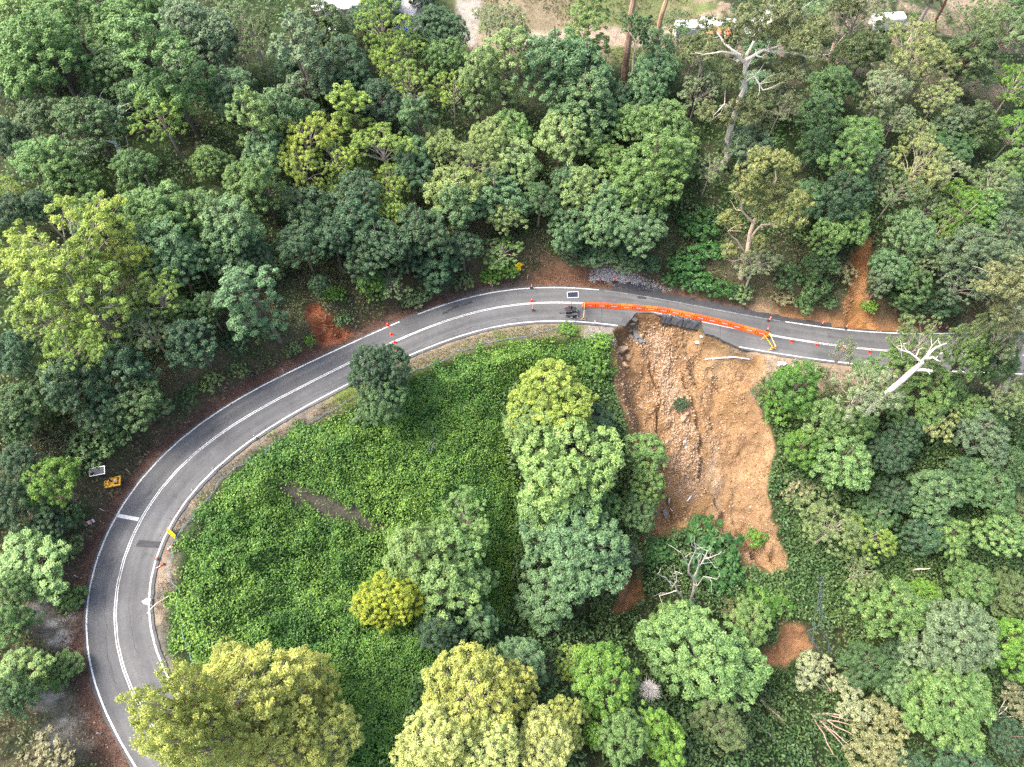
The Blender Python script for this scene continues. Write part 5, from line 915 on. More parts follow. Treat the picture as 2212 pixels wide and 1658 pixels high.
c = mix(nt, c, lane.outputs[0], 1.0, 'MULTIPLY')
n5 = noise(nt, .45, 5, .7, geo); stn = ramp(nt, n5.outputs[0], [(.30, .72), (.40, 1.0), (.62, 1.0), (.74, 1.22)])
c = mix(nt, c, stn.outputs[0], 1.0, 'MULTIPLY')
nt.links.new(c, b.inputs['Base Color']); b.inputs['Roughness'].default_value = .85; b.inputs['Specular IOR Level'].default_value = .25
bp = N(nt, 'ShaderNodeBump'); bp.inputs['Strength'].default_value = .35; bp.inputs['Distance'].default_value = .02
nt.links.new(nf.outputs[0], bp.inputs['Height']); nt.links.new(bp.outputs[0], b.inputs['Normal'])
M['asphalt'] = m
M['asphalt_dark'] = simple('fresh_asphalt', (.032, .034, .037), .85, .3, 2.5)
M['asphalt_edge'] = simple('broken_asphalt', (.06, .06, .06), .9, .3, 3)
M['dust'] = simple('pale_dust', (.21, .205, .19), .95, .15, 3)

# paint, worn through in places
m, nt, b = new_mat('road_paint')
geo = N(nt, 'ShaderNodeNewGeometry').outputs['Position']
n = noise(nt, 4.0, 6, .75, geo); n_ = noise(nt, .3, 2, .5, geo)
ad = N(nt, 'ShaderNodeMath', operation='ADD'); nt.links.new(n.outputs[0], ad.inputs[0]); nt.links.new(n_.outputs[0], ad.inputs[1])
r = ramp(nt, ad.outputs[0], [(.74, (.16, .16, .158)), (.86, (.40, .40, .395)), (1.1, (.50, .50, .49))])
nt.links.new(r.outputs[0], b.inputs['Base Color']); b.inputs['Roughness'].default_value = .6
M['paint'] = m
m, nt, b = new_mat('faded_paint')
geo = N(nt, 'ShaderNodeNewGeometry').outputs['Position']
n = noise(nt, 3.0, 6, .8, geo)
r = ramp(nt, n.outputs[0], [(.42, (.08, .082, .084)), (.6, (.22, .22, .218))])
nt.links.new(r.outputs[0], b.inputs['Base Color']); b.inputs['Roughness'].default_value = .8
M['paint_faded'] = m

M['orange'] = simple('orange_plastic', (.78, .070, .008), .42, .10, 3)
M['orange2'] = simple('sunfaded_orange_plastic', (.84, .115, .012), .45, .10, 3)
M['red'] = simple('red_orange_plastic', (.66, .035, .012), .45, .1, 4)
M['white'] = simple('white_plastic', (.55, .55, .54), .5, .05, 4)
M['whitepink'] = simple('pale_label', (.82, .62, .66), .5, .1, 12)
M['yellow'] = simple('yellow_sign', (.85, .50, .01), .45, .06, 4)
M['amber'] = simple('amber_paint', (.86, .44, .05), .5, .1, 3)
M['black'] = simple('black_plastic', (.018, .018, .02), .55, .2, 5)
M['dark'] = simple('dark_metal', (.05, .05, .055), .5, .2, 5)
M['rubber'] = simple('rubber', (.025, .025, .025), .85, .2, 5)
M['metal'] = simple('galvanised_metal', (.5, .5, .5), .45, .1, 5, metal=.6)
M['cell'] = simple('solar_cell', (.010, .012, .028), .5, .15, 4, spec=.15)
M['pipe'] = simple('white_pipe', (.50, .50, .50), .5, .08, 3)
M['sheet'] = simple('black_geotextile', (.045, .046, .05), .55, .35, 2.5)
M['hose'] = simple('blue_hose', (.09, .17, .24), .5, .15, 2)
M['rock'] = simple('tan_rock', (.27, .185, .12), .9, .28, 2.2)
M['rockgrey'] = simple('pale_rock', (.44, .41, .37), .9, .25, 2.2)
M['stone'] = simple('rubble_stone', (.285, .19, .12), .95, .28, 1.2)
M['gravel'] = simple('white_gravel', (.30, .295, .285), .9, .25, 3)
M['slab'] = simple('asphalt_slab', (.14, .14, .138), .9, .2, 3)
M['roof'] = simple('white_metal_roof', (.40, .395, .385), .45, .10, 1.5)
M['wall'] = simple('cream_wall', (.52, .48, .42), .8, .1, 1.5)
M['tarp'] = simple('blue_tarp', (.03, .14, .52), .5, .2, 2)
M['window'] = simple('window_glass', (.03, .04, .05), .12, .1, 2, spec=.6)
M['vanwhite'] = simple('white_van_paint', (.55, .56, .56), .35, .05, 1.5)
M['vangreen'] = simple('pale_green_awning', (.45, .62, .56), .55, .1, 1.5)
M['terracotta'] = simple('terracotta_awning', (.42, .13, .06), .7, .15, 3)
M['concrete'] = simple('driveway_concrete', (.26, .24, .21), .85, .2, .8)

# ------------------------------------------------------------------ the ground, one sheet out past the horizon of the view
def axis(segs, far_lo, far_hi):
    a = []
    for lo, hi, st in segs: a += list(np.arange(lo, hi, st))
    a.append(segs[-1][1])
    lo, hi = a[0], a[-1]
    st = 1.0; left = []
    while lo > far_lo: lo -= st; left.append(lo); st *= 1.12
    st = 1.0; right = []
    while hi < far_hi: hi += st; right.append(hi); st *= 1.12
    return np.array(left[::-1] + a + right)
gx = axis([(-62, 12, .5), (12, 46, .28), (46, 84, .5)], -900, 900)
gy = axis([(-8, 26, .5), (26, 70, .28), (70, 130, .55)], -300, 1500)
GX, GY = np.meshgrid(gx, gy)
GZ = height(GX, GY)
X, Y = GX.ravel(), GY.ravel(); Z = GZ.ravel()
gd, gzr, gs = road_coords(X, Y)
nA = fbm(X/2.2, Y/2.2, 101); nB = fbm(X/7, Y/7, 103); nC = fbm(X/.9, Y/.9, 107)
soil = np.empty((len(X), 3))
def blend(c, w):
    w = np.clip(w, 0, 1)[:, None]
    soil[:] = soil*(1-w) + np.array(c)*w
soil[:] = (.036, .042, .022)
blend((.028, .045, .016), sstep(.42, .58, nB))
blend((.075, .060, .038), sstep(.6, .75, nA)*.5)
# uphill bank and verge
blend((.095, .085, .050), sstep(17, 9, gd)*sstep(4, 7, gd)*sstep(.3, .55, nA))
blend((.075, .060, .036), sstep(10, 6.5, gd)*sstep(3, 4, gd)*sstep(.25, .5, nC*.5+nA*.5))
blend((.095, .058, .043), sstep(5.0+nA*2.0, 4.4, gd)*sstep(2.5, 3, gd))
blend((.085, .075, .066), sstep(5.6, 4.4, gd+nC)*sstep(2, 3, gd)*sstep(86, 92, gs)*sstep(120, 112, gs))
blend((.12, .066, .04), sstep(10.5, 6, gd+nA*2)*sstep(2, 3, gd)*sstep(98, 103, gs)*sstep(119, 114, gs))
blend((.19, .105, .05), sstep(9.5, 5.5, gd+nA*3)*sstep(2, 3, gd)*sstep(138, 143, gs+nA*4)*sstep(172, 160, gs))
blend((.23, .165, .10), sstep(12, 7, gd+nC*3)*sstep(2, 3, gd)*sstep(135, 138, gs)*sstep(143, 140, gs+nA*3)*.9)
# downhill verge
blend((.18, .145, .108), sstep(-10.5-nA*3, -7.5, gd)*sstep(-2.5, -3.2, gd)*sstep(70, 62, gs))
blend((.105, .097, .085), sstep(-7.5, -5.8, gd+nC*2)*sstep(-2.5, -3.2, gd)*sstep(66, 60, gs)*sstep(.42, .6, nA))
blend((.10, .135, .036), sstep(-12.5, -9.5, gd)*sstep(-2.5, -3.2, gd)*sstep(62, 66, gs)*sstep(112, 109, gs))
blend((.17, .142, .10), sstep(-7.2, -5.0, gd+nC*1.5)*sstep(-2.5, -3.2, gd)*sstep(58, 64, gs)*sstep(110, 108, gs)*sstep(.35, .55, nB))
blend((.17, .07, .035), sstep(2.6, .5, np.hypot((X+24.5)*.55, Y-42.3)+nC*1.4-.4))
blend((.17, .155, .14), sstep(-11, -7.5, gd)*sstep(-2.5, -3.2, gd)*sstep(107, 109.5, gs)*sstep(116, 114, gs))
blend((.22, .172, .122), sstep(-12.5, -8.0, gd+nA*3)*sstep(-2.5, -3.2, gd)*sstep(131, 134, gs)*sstep(172, 160, gs))
# vines underlay
blend((.018, .045, .010), sstep(-1.5, .5, poly_inside(MEADOW, X, Y)))
blend((.075, .066, .052), sstep(-1.2, .2, poly_inside(GAP, X, Y)+(nA-.5)*2.5))
# clearing, track, driveway
wob = (nA-.5)*4
cl = poly_inside(CLEAR, X, Y)
blend((.095, .115, .045), sstep(-3, 2, cl+wob))
blend((.165, .13, .092), sstep(-3, 2, cl+wob)*sstep(.48, .62, nB)*.8)
blend((.25, .20, .155), sstep(-.8, .8, poly_inside(TRACK, X, Y)+wob*.3))
blend((.23, .21, .185), sstep(-.4, .4, poly_inside(DRIVE, X, Y)+wob*.08))
blend((.20, .155, .12), sstep(105, 118, Y)*sstep(20, 45, X)*sstep(.45, .6, nA))
# rock cuts on the outer side of the hairpin
for q in (ROCKFACE, ROCKFACE2):
    P2 = [a[:2] for a in q]
    w = sstep(-1, 1, poly_inside(P2, X, Y)+wob*.5)
    blend((.22, .195, .155), w); blend((.36, .33, .29), w*sstep(.5, .62, nC)); blend((.09, .08, .065), w*sstep(.5, .38, nC)*.8)
# slides
am_ = 1.8 + 3.2*sstep(42, 34, Y)
dS = poly_inside(SLIDE, X+(fbm(X/2.5, Y/2.5, 41)-.5)*am_, Y+(fbm(X/2.5, Y/2.5, 51)-.5)*am_)
wS = sstep(-.3, .35, dS)
nD = fbm(X/3.5+3, Y/6, 111); nE = fbm(X/5, Y/5, 113)
blend((.195, .120, .058), wS)
blend((.185, .108, .056), wS*sstep(.5, .66, nD)*.6)
blend((.125, .070, .037), wS*sstep(58, 65, Y+(nA-.5)*6)*sstep(32, 24, X)*.8)
blend((.25, .172, .098), wS*sstep(.52, .68, nE)*sstep(24, 34, X)*.8)
blend((.235, .155, .09), wS*sstep(30, 37, X+(nD-.5)*8)*sstep(58, 46, Y)*.6)
blend((.235, .19, .145), wS*sstep(2.4, .6, np.abs(X-33.8+(Y-40)*.12)+nC*2)*sstep(53, 48, Y)*sstep(28, 34, Y)*.75)
blend((.30, .15, .07), wS*sstep(3.2, .8, np.hypot(X-37, (Y-57)*1.1)+nC*2)*.8)
for q in CHUTES:
    blend((.19, .105, .055), sstep(-.2, .6, poly_inside(q, X, Y)+wob*.4))
dl, dr = (poly_inside(q, X, Y)+wob*.35 for q in SLIPS)
blend((.17, .055, .026), sstep(-.3, .4, dl)); blend((.22, .085, .038), sstep(-.3, .4, dl)*sstep(.5, .65, nC)); blend((.14, .045, .02), sstep(-.3, .4, dl)*sstep(.42, .3, nA)*.7)
blend((.215, .112, .045), sstep(-.3, .4, dr)); blend((.17, .075, .03), sstep(-.3, .4, dr)*sstep(.5, .65, nA))
nx_, ny_ = len(gx), len(gy)
idx = np.arange(nx_*ny_).reshape(ny_, nx_)
quads = np.stack([idx[:-1, :-1], idx[:-1, 1:], idx[1:, 1:], idx[1:, :-1]], -1).reshape(-1, 4)
ground = link('ground', np_mesh('ground', np.stack([X, Y, Z], -1), quads, M['ground'], True,
              {'soil': ('POINT', 'FLOAT_COLOR', np.c_[soil, np.ones(len(X))])}))
tag(ground, 'wooded hillside ground with bare soil, verges and the slide scar', None, None, 'structure')

def gz(x, y): return float(height(np.array([x]), np.array([y]))[0])

# ------------------------------------------------------------------ the road
SC = np.array(SCARP)
def t_outer(s): return np.interp(s, _s, RA)
def t_inner(s): return np.interp(s, _s, RB)
def jag(s, seed, amp): return (fbm(np.asarray(s)/.9, np.asarray(s)*0+seed, seed, 3)-.5)*amp
s_rows = np.unique(np.r_[np.arange(-14, 112, .5), np.arange(112, 140, .2), np.arange(140, 196, .5), np.arange(196, 330, 2.0)])
def edge_in(s):
    base = t_inner(s) - .45 + jag(s, 7, .22)
    cut = np.interp(s, SC[:, 0], SC[:, 1]) + jag(s, 9, .45)
    on = (s > SC[0, 0]) & (s < SC[-1, 0])
    return np.where(on, np.maximum(base, cut), base)
NCOL = 9
tin = edge_in(s_rows); tout = t_outer(s_rows) + .38 + jag(s_rows, 3, .3)
tt = tin[:, None] + (tout-tin)[:, None]*np.linspace(0, 1, NCOL)[None, :]
ss2 = np.repeat(s_rows[:, None], NCOL, 1)
P = road_at(ss2.ravel(), tt.ravel()).reshape(len(s_rows), NCOL, 3)
top = P.copy(); top[:, :, 2] += .02
bot_in = P[:, 0].copy(); bot_in[:, 2] -= .38
bot_out = P[:, -1].copy(); bot_out[:, 2] -= .3
strip = np.concatenate([bot_in[:, None], top, bot_out[:, None]], 1)
nr, nc = strip.shape[:2]
idx = np.arange(nr*nc).reshape(nr, nc)
quads = np.stack([idx[:-1, :-1], idx[1:, :-1], idx[1:, 1:], idx[:-1, 1:]], -1).reshape(-1, 4)
me = np_mesh('road', strip.reshape(-1, 3), quads, M['asphalt'])
me.materials.append(M['asphalt_edge'])
uvl = me.uv_layers.new(name='road')
uvp = np.stack([np.concatenate([ss2[:, :1], ss2, ss2[:, :1]], 1), np.concatenate([tt[:, :1], tt, tt[:, -1:]], 1)], -1).reshape(-1, 2)
vi = np.empty(len(me.loops), np.int32); me.loops.foreach_get('vertex_index', vi)
uvl.data.foreach_set('uv', uvp[vi].astype(np.float32).ravel())
cols = np.tile(np.arange(nc-1), nr-1)
me.polygons.foreach_set('material_index', ((cols == 0) | (cols == nc-2)).astype(np.int32))
road = link('road', me)
tag(road, 'two-lane grey sealed road curving round the hairpin', None, None, 'structure')

def ribbon(name, s0, s1, tfun, width, mat, dz, step=.5, wob=0.0):
    s = np.arange(s0, s1+1e-6, step)
    t = np.array([tfun(q) for q in s], float) if callable(tfun) else np.full(len(s), tfun)
    w = np.full(len(s), width/2)
    if wob: w = w*(1 + jag(s, 21, wob))
    a = road_at(s, t-w); b = road_at(s, t+w)
    v = np.stack([a, b], 1); v[:, :, 2] += .02+dz
    i = np.arange(len(s)*2).reshape(-1, 2)
    q = np.stack([i[:-1, 0], i[1:, 0], i[1:, 1], i[:-1, 1]], -1)
    return link(name, np_mesh(name, v.reshape(-1, 3), q, mat), road)

lb = [q[0] for q in LINEBRK]
to = lambda s: float(t_outer(s)); ti = lambda s: float(t_inner(s))
ribbon('edge_line', -14, lb[0], to, .17, M['paint'], .008)
ribbon('edge_line', lb[1], lb[2], to, .17, M['paint'], .008)
ribbon('edge_line', lb[2]+.3, lb[3]-.5, lambda s: to(s)-.05, .13, M['paint_faded'], .008)
ribbon('edge_line', lb[3], 300, to, .17, M['paint'], .008)
ribbon('edge_line', -14, SC[0, 0]+.5, ti, .17, M['paint'], .008)
ribbon('edge_line', SC[-2, 0]-.5, 300, ti, .17, M['paint'], .008)
for k in (-.11, .11):
    ribbon('centre_line', -14, 300, lambda s, k=k: k, .09, M['paint'], .008)
s0 = (STOP[0][0]+STOP[1][0])/2
ribbon('stop_line', s0-.22, s0+.22, lambda s: to(s)/2+.1, to(s0)-.45, M['paint'], .008, .22)
# repairs, stains and cracks in the surface
ribbon('asphalt_patch', 113, 150, lambda s: to(s)+.75-.35*abs(s-128)/20, 1.15, M['asphalt_dark'], .004, .4, .9)
ribbon('asphalt_patch', 113.5, 121, lambda s: to(s)+1.75, 1.3, M['asphalt_dark'], .003, .3, .6)
ribbon('asphalt_patch', 117.2, 118.6, lambda s: to(s)-.25, .9, M['asphalt_dark'], .004, .1, 1.0)
ribbon('asphalt_patch', PATCH[0][0]-.2, PATCH[0][0]+.75, -2.3, 2.9, M['asphalt_dark'], .004, .1, .15)
for a, bb, w in ((87.3, 1.75, .55), (88.3, 1.95, .3), (89.6, 1.95, .25), (90.6, 2.1, .4), (86.4, 1.5, .4)):
    ribbon('pothole_patch', a-.45, a+.45, bb, w, M['asphalt_dark'], .004, .1, 1.2)
def crack(s0, s1, t0, t1, w, seed):
    ribbon('crack', s0, s1, lambda s: t0+(t1-t0)*(s-s0)/(s1-s0)+float(jag(np.array([s]), seed, .5)[0]), w, M['asphalt_dark'], .004, .25, 1.4)
crack(58, 74, -2.4, -2.6, .07, 31); crack(75.5, 90, -2.7, -2.5, .06, 33); crack(88, 104, -2.5, -2.9, .05, 35)
crack(17, 31, 1.2, 1.0, .05, 37); crack(19, 26, -1.6, -1.5, .04, 38); crack(109, 114.5, -2.4, -2.6, .04, 39)
for s_, tw in ((111.3, -.3), (130.9, -.3)):
    ribbon('joint_line', s_-.03, s_+.03, -1.9, 3.4, M['asphalt_dark'], .004, .03)

# ------------------------------------------------------------------ foliage and wood
def fib(n, rng, jit=.35):
    i = np.arange(n)+.5
    ph = np.arccos(1-2*i/n); th = math.pi*(1+5**.5)*i + rng.uniform(0, 6.28)
    d = np.stack([np.cos(th)*np.sin(ph), np.sin(th)*np.sin(ph), np.cos(ph)], -1)
    d += rng.normal(0, jit*1.2/np.sqrt(n), d.shape)
    return d/np.linalg.norm(d, axis=1)[:, None]

def unit(v): return v/np.maximum(np.linalg.norm(v, axis=-1, keepdims=True), 1e-9)

def leaves_on(cent, norm, rad, per, L, Wd, rng, droop=.25, flat=.8):
    """little leaf-shaped faces round every clump centre -> verts, quads, tint"""
    n = len(cent)
    c = np.repeat(cent, per, 0); nn = np.repeat(norm, per, 0); r = np.repeat(rad, per)[:, None]
    d = unit(rng.normal(size=c.shape) + nn*.9)
    p = c + d*r*rng.uniform(.45, 1.08, (len(c), 1))*np.array([1, 1, .85])
    nm = unit(d*.55 + np.array([0, 0, flat]) + rng.normal(0, .42, c.shape))
    t = unit(np.cross(nm, rng.normal(size=c.shape))); t[:, 2] -= droop; t = unit(t)
    b = unit(np.cross(nm, t))
    l = L*rng.uniform(.65, 1.3, (len(c), 1)); w = Wd*rng.uniform(.7, 1.25, (len(c), 1))
    v = np.stack([p - t*l*.5, p - t*l*.05 + b*w*.5, p + t*l*.5, p - t*l*.05 - b*w*.5], 1)
    q = np.arange(len(c)*4).reshape(-1, 4)
    tint = np.clip(np.repeat(rng.uniform(0, 1, n), per)*.4 + rng.uniform(0, 1, len(c))*.6, 0, 1)
    return v.reshape(-1, 3), q, tint

def clumps(lobes, lrad, per_area, rng, zmin=-.45, squash=.85):
    """clump centres over every lobe, the ones buried in another lobe left out"""
    cs, ns, rs = [], [], []
    for k, (c, r) in enumerate(zip(lobes, lrad)):
        n = max(5, int(per_area*r*r))
        d = fib(n, rng, .6); d = d[d[:, 2] > zmin]
        p = c + d*np.array([1, 1, squash])*r*rng.uniform(.68, 1.0, (len(d), 1))
        keep = np.ones(len(p), bool)
        for j, (c2, r2) in enumerate(zip(lobes, lrad)):
            if j != k:
                keep &= np.linalg.norm((p-c2)/np.array([1, 1, squash]), axis=1) > r2*.72
        cs.append(p[keep]); ns.append(unit(d[keep]*.8+np.array([0, 0, .35]))); rs.append(np.full(keep.sum(), r*.34)*rng.uniform(.75, 1.3, keep.sum()))
    return np.concatenate(cs), np.concatenate(ns), np.concatenate(rs)

def pack(n, fn, rng, dmin):
    pts = []
    for _ in range(n*60):
        p = fn()
        if all(np.linalg.norm(p-q) > dmin for q in pts): pts.append(p)
        if len(pts) >= n: break
    return np.array(pts)

def trunk_mesh(name, H, base_r, lobes, rng, lrad, zsplit, lean=.04, nlimb=99, hi=.93):
    mb = MB()
    top = H*hi
    ax = rng.uniform(-lean, lean, 2)*H
    def axis_pt(z):
        k = z/top
        return np.array([ax[0]*k*k + .12*math.sin(k*5), ax[1]*k*k + .12*math.cos(k*4)-.12, z])
    zs = np.linspace(-.8, top, 7)
    mb.tube([axis_pt(z) for z in zs], [base_r*(1.25 if z < 0 else (1-.8*max(z, 0)/top)) for z in zs], 7)
    order = sorted(range(len(lobes)), key=lambda i: -lrad[i])[:nlimb]
    for i in order:
        c = lobes[i]
        z0 = min(max(zsplit*H, c[2]-1.0-.8*math.hypot(c[0], c[1])), top*.95)
        a = axis_pt(z0); b_ = np.array(c)
        m1 = a + (b_-a)*.45 + np.array([0, 0, .10*np.linalg.norm(b_-a)]) + rng.normal(0, .15, 3)
        r0 = base_r*(1-.75*z0/top)*.55
        mb.tube([a, m1, a+(b_-a)*.8+rng.normal(0, .12, 3), b_], [r0, r0*.65, r0*.4, r0*.15], 5, False)
        for _ in range(2):
            e = b_ + rng.normal(0, .55, 3)*lrad[i]
            mb.tube([a+(b_-a)*.7, (a+(b_-a)*.8+e)/2, e], [r0*.35, r0*.25, r0*.08], 4, False)
    return mb.mesh(name, M['bark'])

def crown_mesh(name, cs, ns, rs, per, L, Wd, rng, **kw):
    v, q, tint = leaves_on(cs, ns, rs, per, L, Wd, rng, **kw)
    return np_mesh(name, v, q, M['leaf'], False, {'tint': ('FACE', 'FLOAT', tint)})

def proto_dense(seed):
    rng = np.random.default_rng(seed); R, H = 5.0, 15.0
    hz = rng.uniform(5.0, 7.2); zc = 14.6-hz*.95
    def f():
        d = unit(rng.normal(size=3)); d[2] = abs(d[2])*1.0-.35
        return d*np.array([R-1.5, R-1.5, hz-1.3])*rng.uniform(.55, 1.0)+np.array([0, 0, zc])
    ex = rng.uniform(.8, 1.15, 2)
    lob = pack(rng.integers(20, 29), f, rng, 1.5)*np.array([ex[0], ex[1], 1]); lr = rng.uniform(.95, 2.0, len(lob))
    cs, ns, rs = clumps(lob, lr, 6.2, rng)
    return trunk_mesh('trunk', H, .28, lob, rng, lr, .35), crown_mesh('crown', cs, ns, rs*.95, 104, .34, .135, rng)
def proto_tall(seed):
    rng = np.random.default_rng(seed); R, H = 4.5, 18.0
    lob = []; lr = []
    z = 5.5; k = 0
    while z < 17.2:
        rr = (R-1.2)*math.sin(math.pi*min(.97, .22+.78*(z-5)/13.2))**.8
        for j in range(rng.integers(2, 4) if rr > 1.5 else 1):
            a = rng.uniform(0, 6.28)
            lob.append([rr*math.cos(a)*rng.uniform(.5, 1), rr*math.sin(a)*rng.uniform(.5, 1), z+rng.uniform(-.6, .6)]); lr.append(rng.uniform(1.1, 1.8))
        z += 1.35
    lob = np.array(lob); lr = np.array(lr)
    cs, ns, rs = clumps(lob, lr, 6.0, rng)
    return trunk_mesh('trunk', H, .27, lob, rng, lr, .2), crown_mesh('crown', cs, ns, rs*.95, 110, .34, .135, rng)
def proto_open(seed):
    rng = np.random.default_rng(seed); R, H = 6.0, 16.0
    def f():
        a = rng.uniform(0, 6.28); r = R*.85*math.sqrt(rng.uniform(.03, 1))
        return np.array([r*math.cos(a), r*math.sin(a), 14.2-.10*r*r+rng.uniform(-2.8, .8)])
    lob = pack(rng.integers(20, 27), f, rng, 1.55); lr = rng.uniform(.75, 1.5, len(lob))
    cs, ns, rs = clumps(lob, lr, 7.0, rng, -.3, .7)
    return trunk_mesh('trunk', H, .27, lob, rng, lr, .42, .06), crown_mesh('crown', cs, ns, rs, 92, .33, .105, rng, droop=.5)
def proto_dome(seed):
    rng = np.random.default_rng(seed); R, H = 7.0, 17.0
    ex = np.r_[rng.uniform(.85, 1.12, 2), rng.uniform(-.8, .8, 2)]
    def f():
        d = unit(rng.normal(size=3)); d[2] = abs(d[2])*1.2-.4
        return d*np.array([(R-1.8)*ex[0], (R-1.8)*ex[1], 5.3])*rng.uniform(.55, 1.06)+np.array([ex[2], ex[3], 10.0])
    lob = pack(34, f, rng, 1.7); lr = rng.uniform(1.1, 2.5, len(lob))
    cs, ns, rs = clumps(lob, lr, 7.0, rng, -.6)
    return trunk_mesh('trunk', H, .42, lob, rng, lr, .3), crown_mesh('crown', cs, ns, rs*.8, 84, .36, .16, rng)
def proto_drape(seed):
    rng = np.random.default_rng(seed); R, H = 7.0, 16.0
    def f():
        d = unit(rng.normal(size=3)); d[2] = abs(d[2])*1.3-.45
        return d*np.array([R-1.2, R-1.2, 5.6])*rng.uniform(.5, 1.0)+np.array([0, 0, 9.6])
    lob = pack(44, f, rng, 1.35); lr = rng.uniform(.9, 1.7, len(lob))
    cs, ns, rs = clumps(lob, lr, 6.5, rng, -.7, 1.1)
    return trunk_mesh('trunk', H, .4, lob, rng, lr, .3), crown_mesh('crown', cs, ns, rs*1.2, 66, .36, .13, rng, droop=.35, flat=.8)
def proto_shrub(seed):
    rng = np.random.default_rng(seed); R, H = 2.0, 2.6
    def f():
        a = rng.uniform(0, 6.28); r = 1.5*math.sqrt(rng.uniform(0, 1))
        return np.array([r*math.cos(a), r*math.sin(a), 1.25-.22*r*r+rng.uniform(-.3, .5)])
    lob = pack(11, f, rng, .6); lr = rng.uniform(.5, .85, len(lob))
    cs, ns, rs = clumps(lob, lr, 22, rng, -.2)
    return trunk_mesh('stem', H, .07, lob, rng, lr, .05, .1, 8, .6), crown_mesh('foliage', cs, ns, rs*1.15, 26, .33, .16, rng)
PROTO = {'dense': [proto_dense(s) for s in range(100, 108)], 'tall': [proto_tall(s) for s in range(200, 203)],
         'open': [proto_open(s) for s in range(300, 305)], 'dome': [proto_dome(s) for s in range(400, 403)],
         'drape': [proto_drape(s) for s in range(500, 503)], 'shrub': [proto_shrub(s) for s in range(600, 603)]}
NAMES = {'dense': 'bushy_tree', 'tall': 'layered_tree', 'open': 'gum_tree', 'dome': 'domed_tree', 'drape': 'feathery_tree', 'shrub': 'shrub'}
GROUPS = {'dense': 'bushy forest trees', 'tall': 'layered forest trees', 'open': 'open-crowned gums', 'dome': 'domed forest trees', 'drape': 'feathery golden trees', 'shrub': 'shrubs on the slopes'}
BARK = {'dense': (.13, .10, .075), 'tall': (.15, .115, .09), 'open': (.30, .25, .20), 'dome': (.12, .10, .08), 'drape': (.32, .28, .22), 'shrub': (.13, .10, .07)}
tz = height(np.array([t[0] for t in TREES]), np.array([t[1] for t in TREES]))
for i, (x, y, R, H, ty, colk, label) in enumerate(TREES):
    R0, H0 = TREE_SIZE[ty]
    tm, cm = PROTO[ty][rnd.randrange(len(PROTO[ty]))]
    root = empty(NAMES[ty], (x, y, float(tz[i])-.1), rnd.uniform(0, 6.28))
    k = R/R0*1.16
    kx = rnd.uniform(.88, 1.12)
    root.scale = (k*kx, k*(2-kx), H/H0*rnd.uniform(.95, 1.08))
    root.rotation_euler = (rnd.gauss(0, .03), rnd.gauss(0, .03), rnd.uniform(0, 6.28))
    tag(root, label, 'shrub' if ty == 'shrub' else 'tree', GROUPS[ty])
    tr = link('stem' if ty == 'shrub' else 'trunk', tm, root); cr = link('foliage' if ty == 'shrub' else 'crown', cm, root)
    c = COLOURS[colk]; j = rnd.uniform(.86, 1.14); w = rnd.uniform(-.06, .06)
    cr.color = (c[0]*j*(1+w), c[1]*j, c[2]*j*(1-w), 1)
    bj = rnd.uniform(.7, 1.4); bc = BARK[ty]
    tr.color = (bc[0]*bj, bc[1]*bj, bc[2]*bj, 1)

# gums, snags and toppled stems followed limb by limb
def limb_tree(spec):
    b = spec['base']
    root = empty(spec['name'], b)
    tag(root, spec['label'], spec['cat'], spec.get('group'))
    rng = np.random.default_rng(spec['seed'])
    o = np.array(b)
    for k, (nm, pts, r0, r1) in enumerate(spec['limbs']):
        P = np.array(pts)-o
        # wander a little between the fixed points
        Q = [P[0]]
        for a, c in zip(P[:-1], P[1:]):
            Q += [a+(c-a)*.5+rng.normal(0, .04, 3)*np.linalg.norm(c-a), c]
        rr = np.linspace(r0, r1, len(Q))
        mb = MB(); mb.tube(Q, list(rr), 8 if r0 > .25 else 6)
        if spec.get('twigs', 0) and nm == 'limb':
            for q_ in range(spec['twigs']):
                i0 = rng.integers(1, len(Q)); a = Q[i0]; L = rng.uniform(.8, 2.4)*spec.get('twig_len', 1)
                d = unit(rng.normal(size=3)+unit(Q[-1]-Q[0])*.9+np.array([0, 0, .3]))
                m1 = a+d*L*.5+rng.normal(0, .12, 3)*L
                mb.tube([a, m1, a+d*L+rng.normal(0, .15, 3)*L], [max(rr[i0]*.45, .03), max(rr[i0]*.3, .022), .012], 4, False)
        ob = mb.build(nm, M['bark'], root); ob.color = (*spec['bark'], 1)
    if spec.get('clumps'):
        lob = np.array([c[:3] for c in spec['clumps']])-o; lr = np.array([c[3] for c in spec['clumps']])
        # every clump a spray of smaller ones
        L2, R2 = [], []
        for c, r in zip(lob, lr):
            for q_ in range(5):
                L2.append(c+unit(rng.normal(size=3))*r*.62*np.array([1, 1, .6])); R2.append(r*rng.uniform(.36, .58))
        cs, ns, rs = clumps(np.array(L2), np.array(R2), 7.5/max(1, np.mean(R2)**2)*1.6, rng, -.4, .75)
        cr = link('crown', crown_mesh('crown', cs, ns, rs*1.1, 58, .42, .13, rng, droop=.5), root)
        cr.color = (*spec['leaf'], 1)
    return root
for sp in LIMB_TREES: limb_tree(sp)

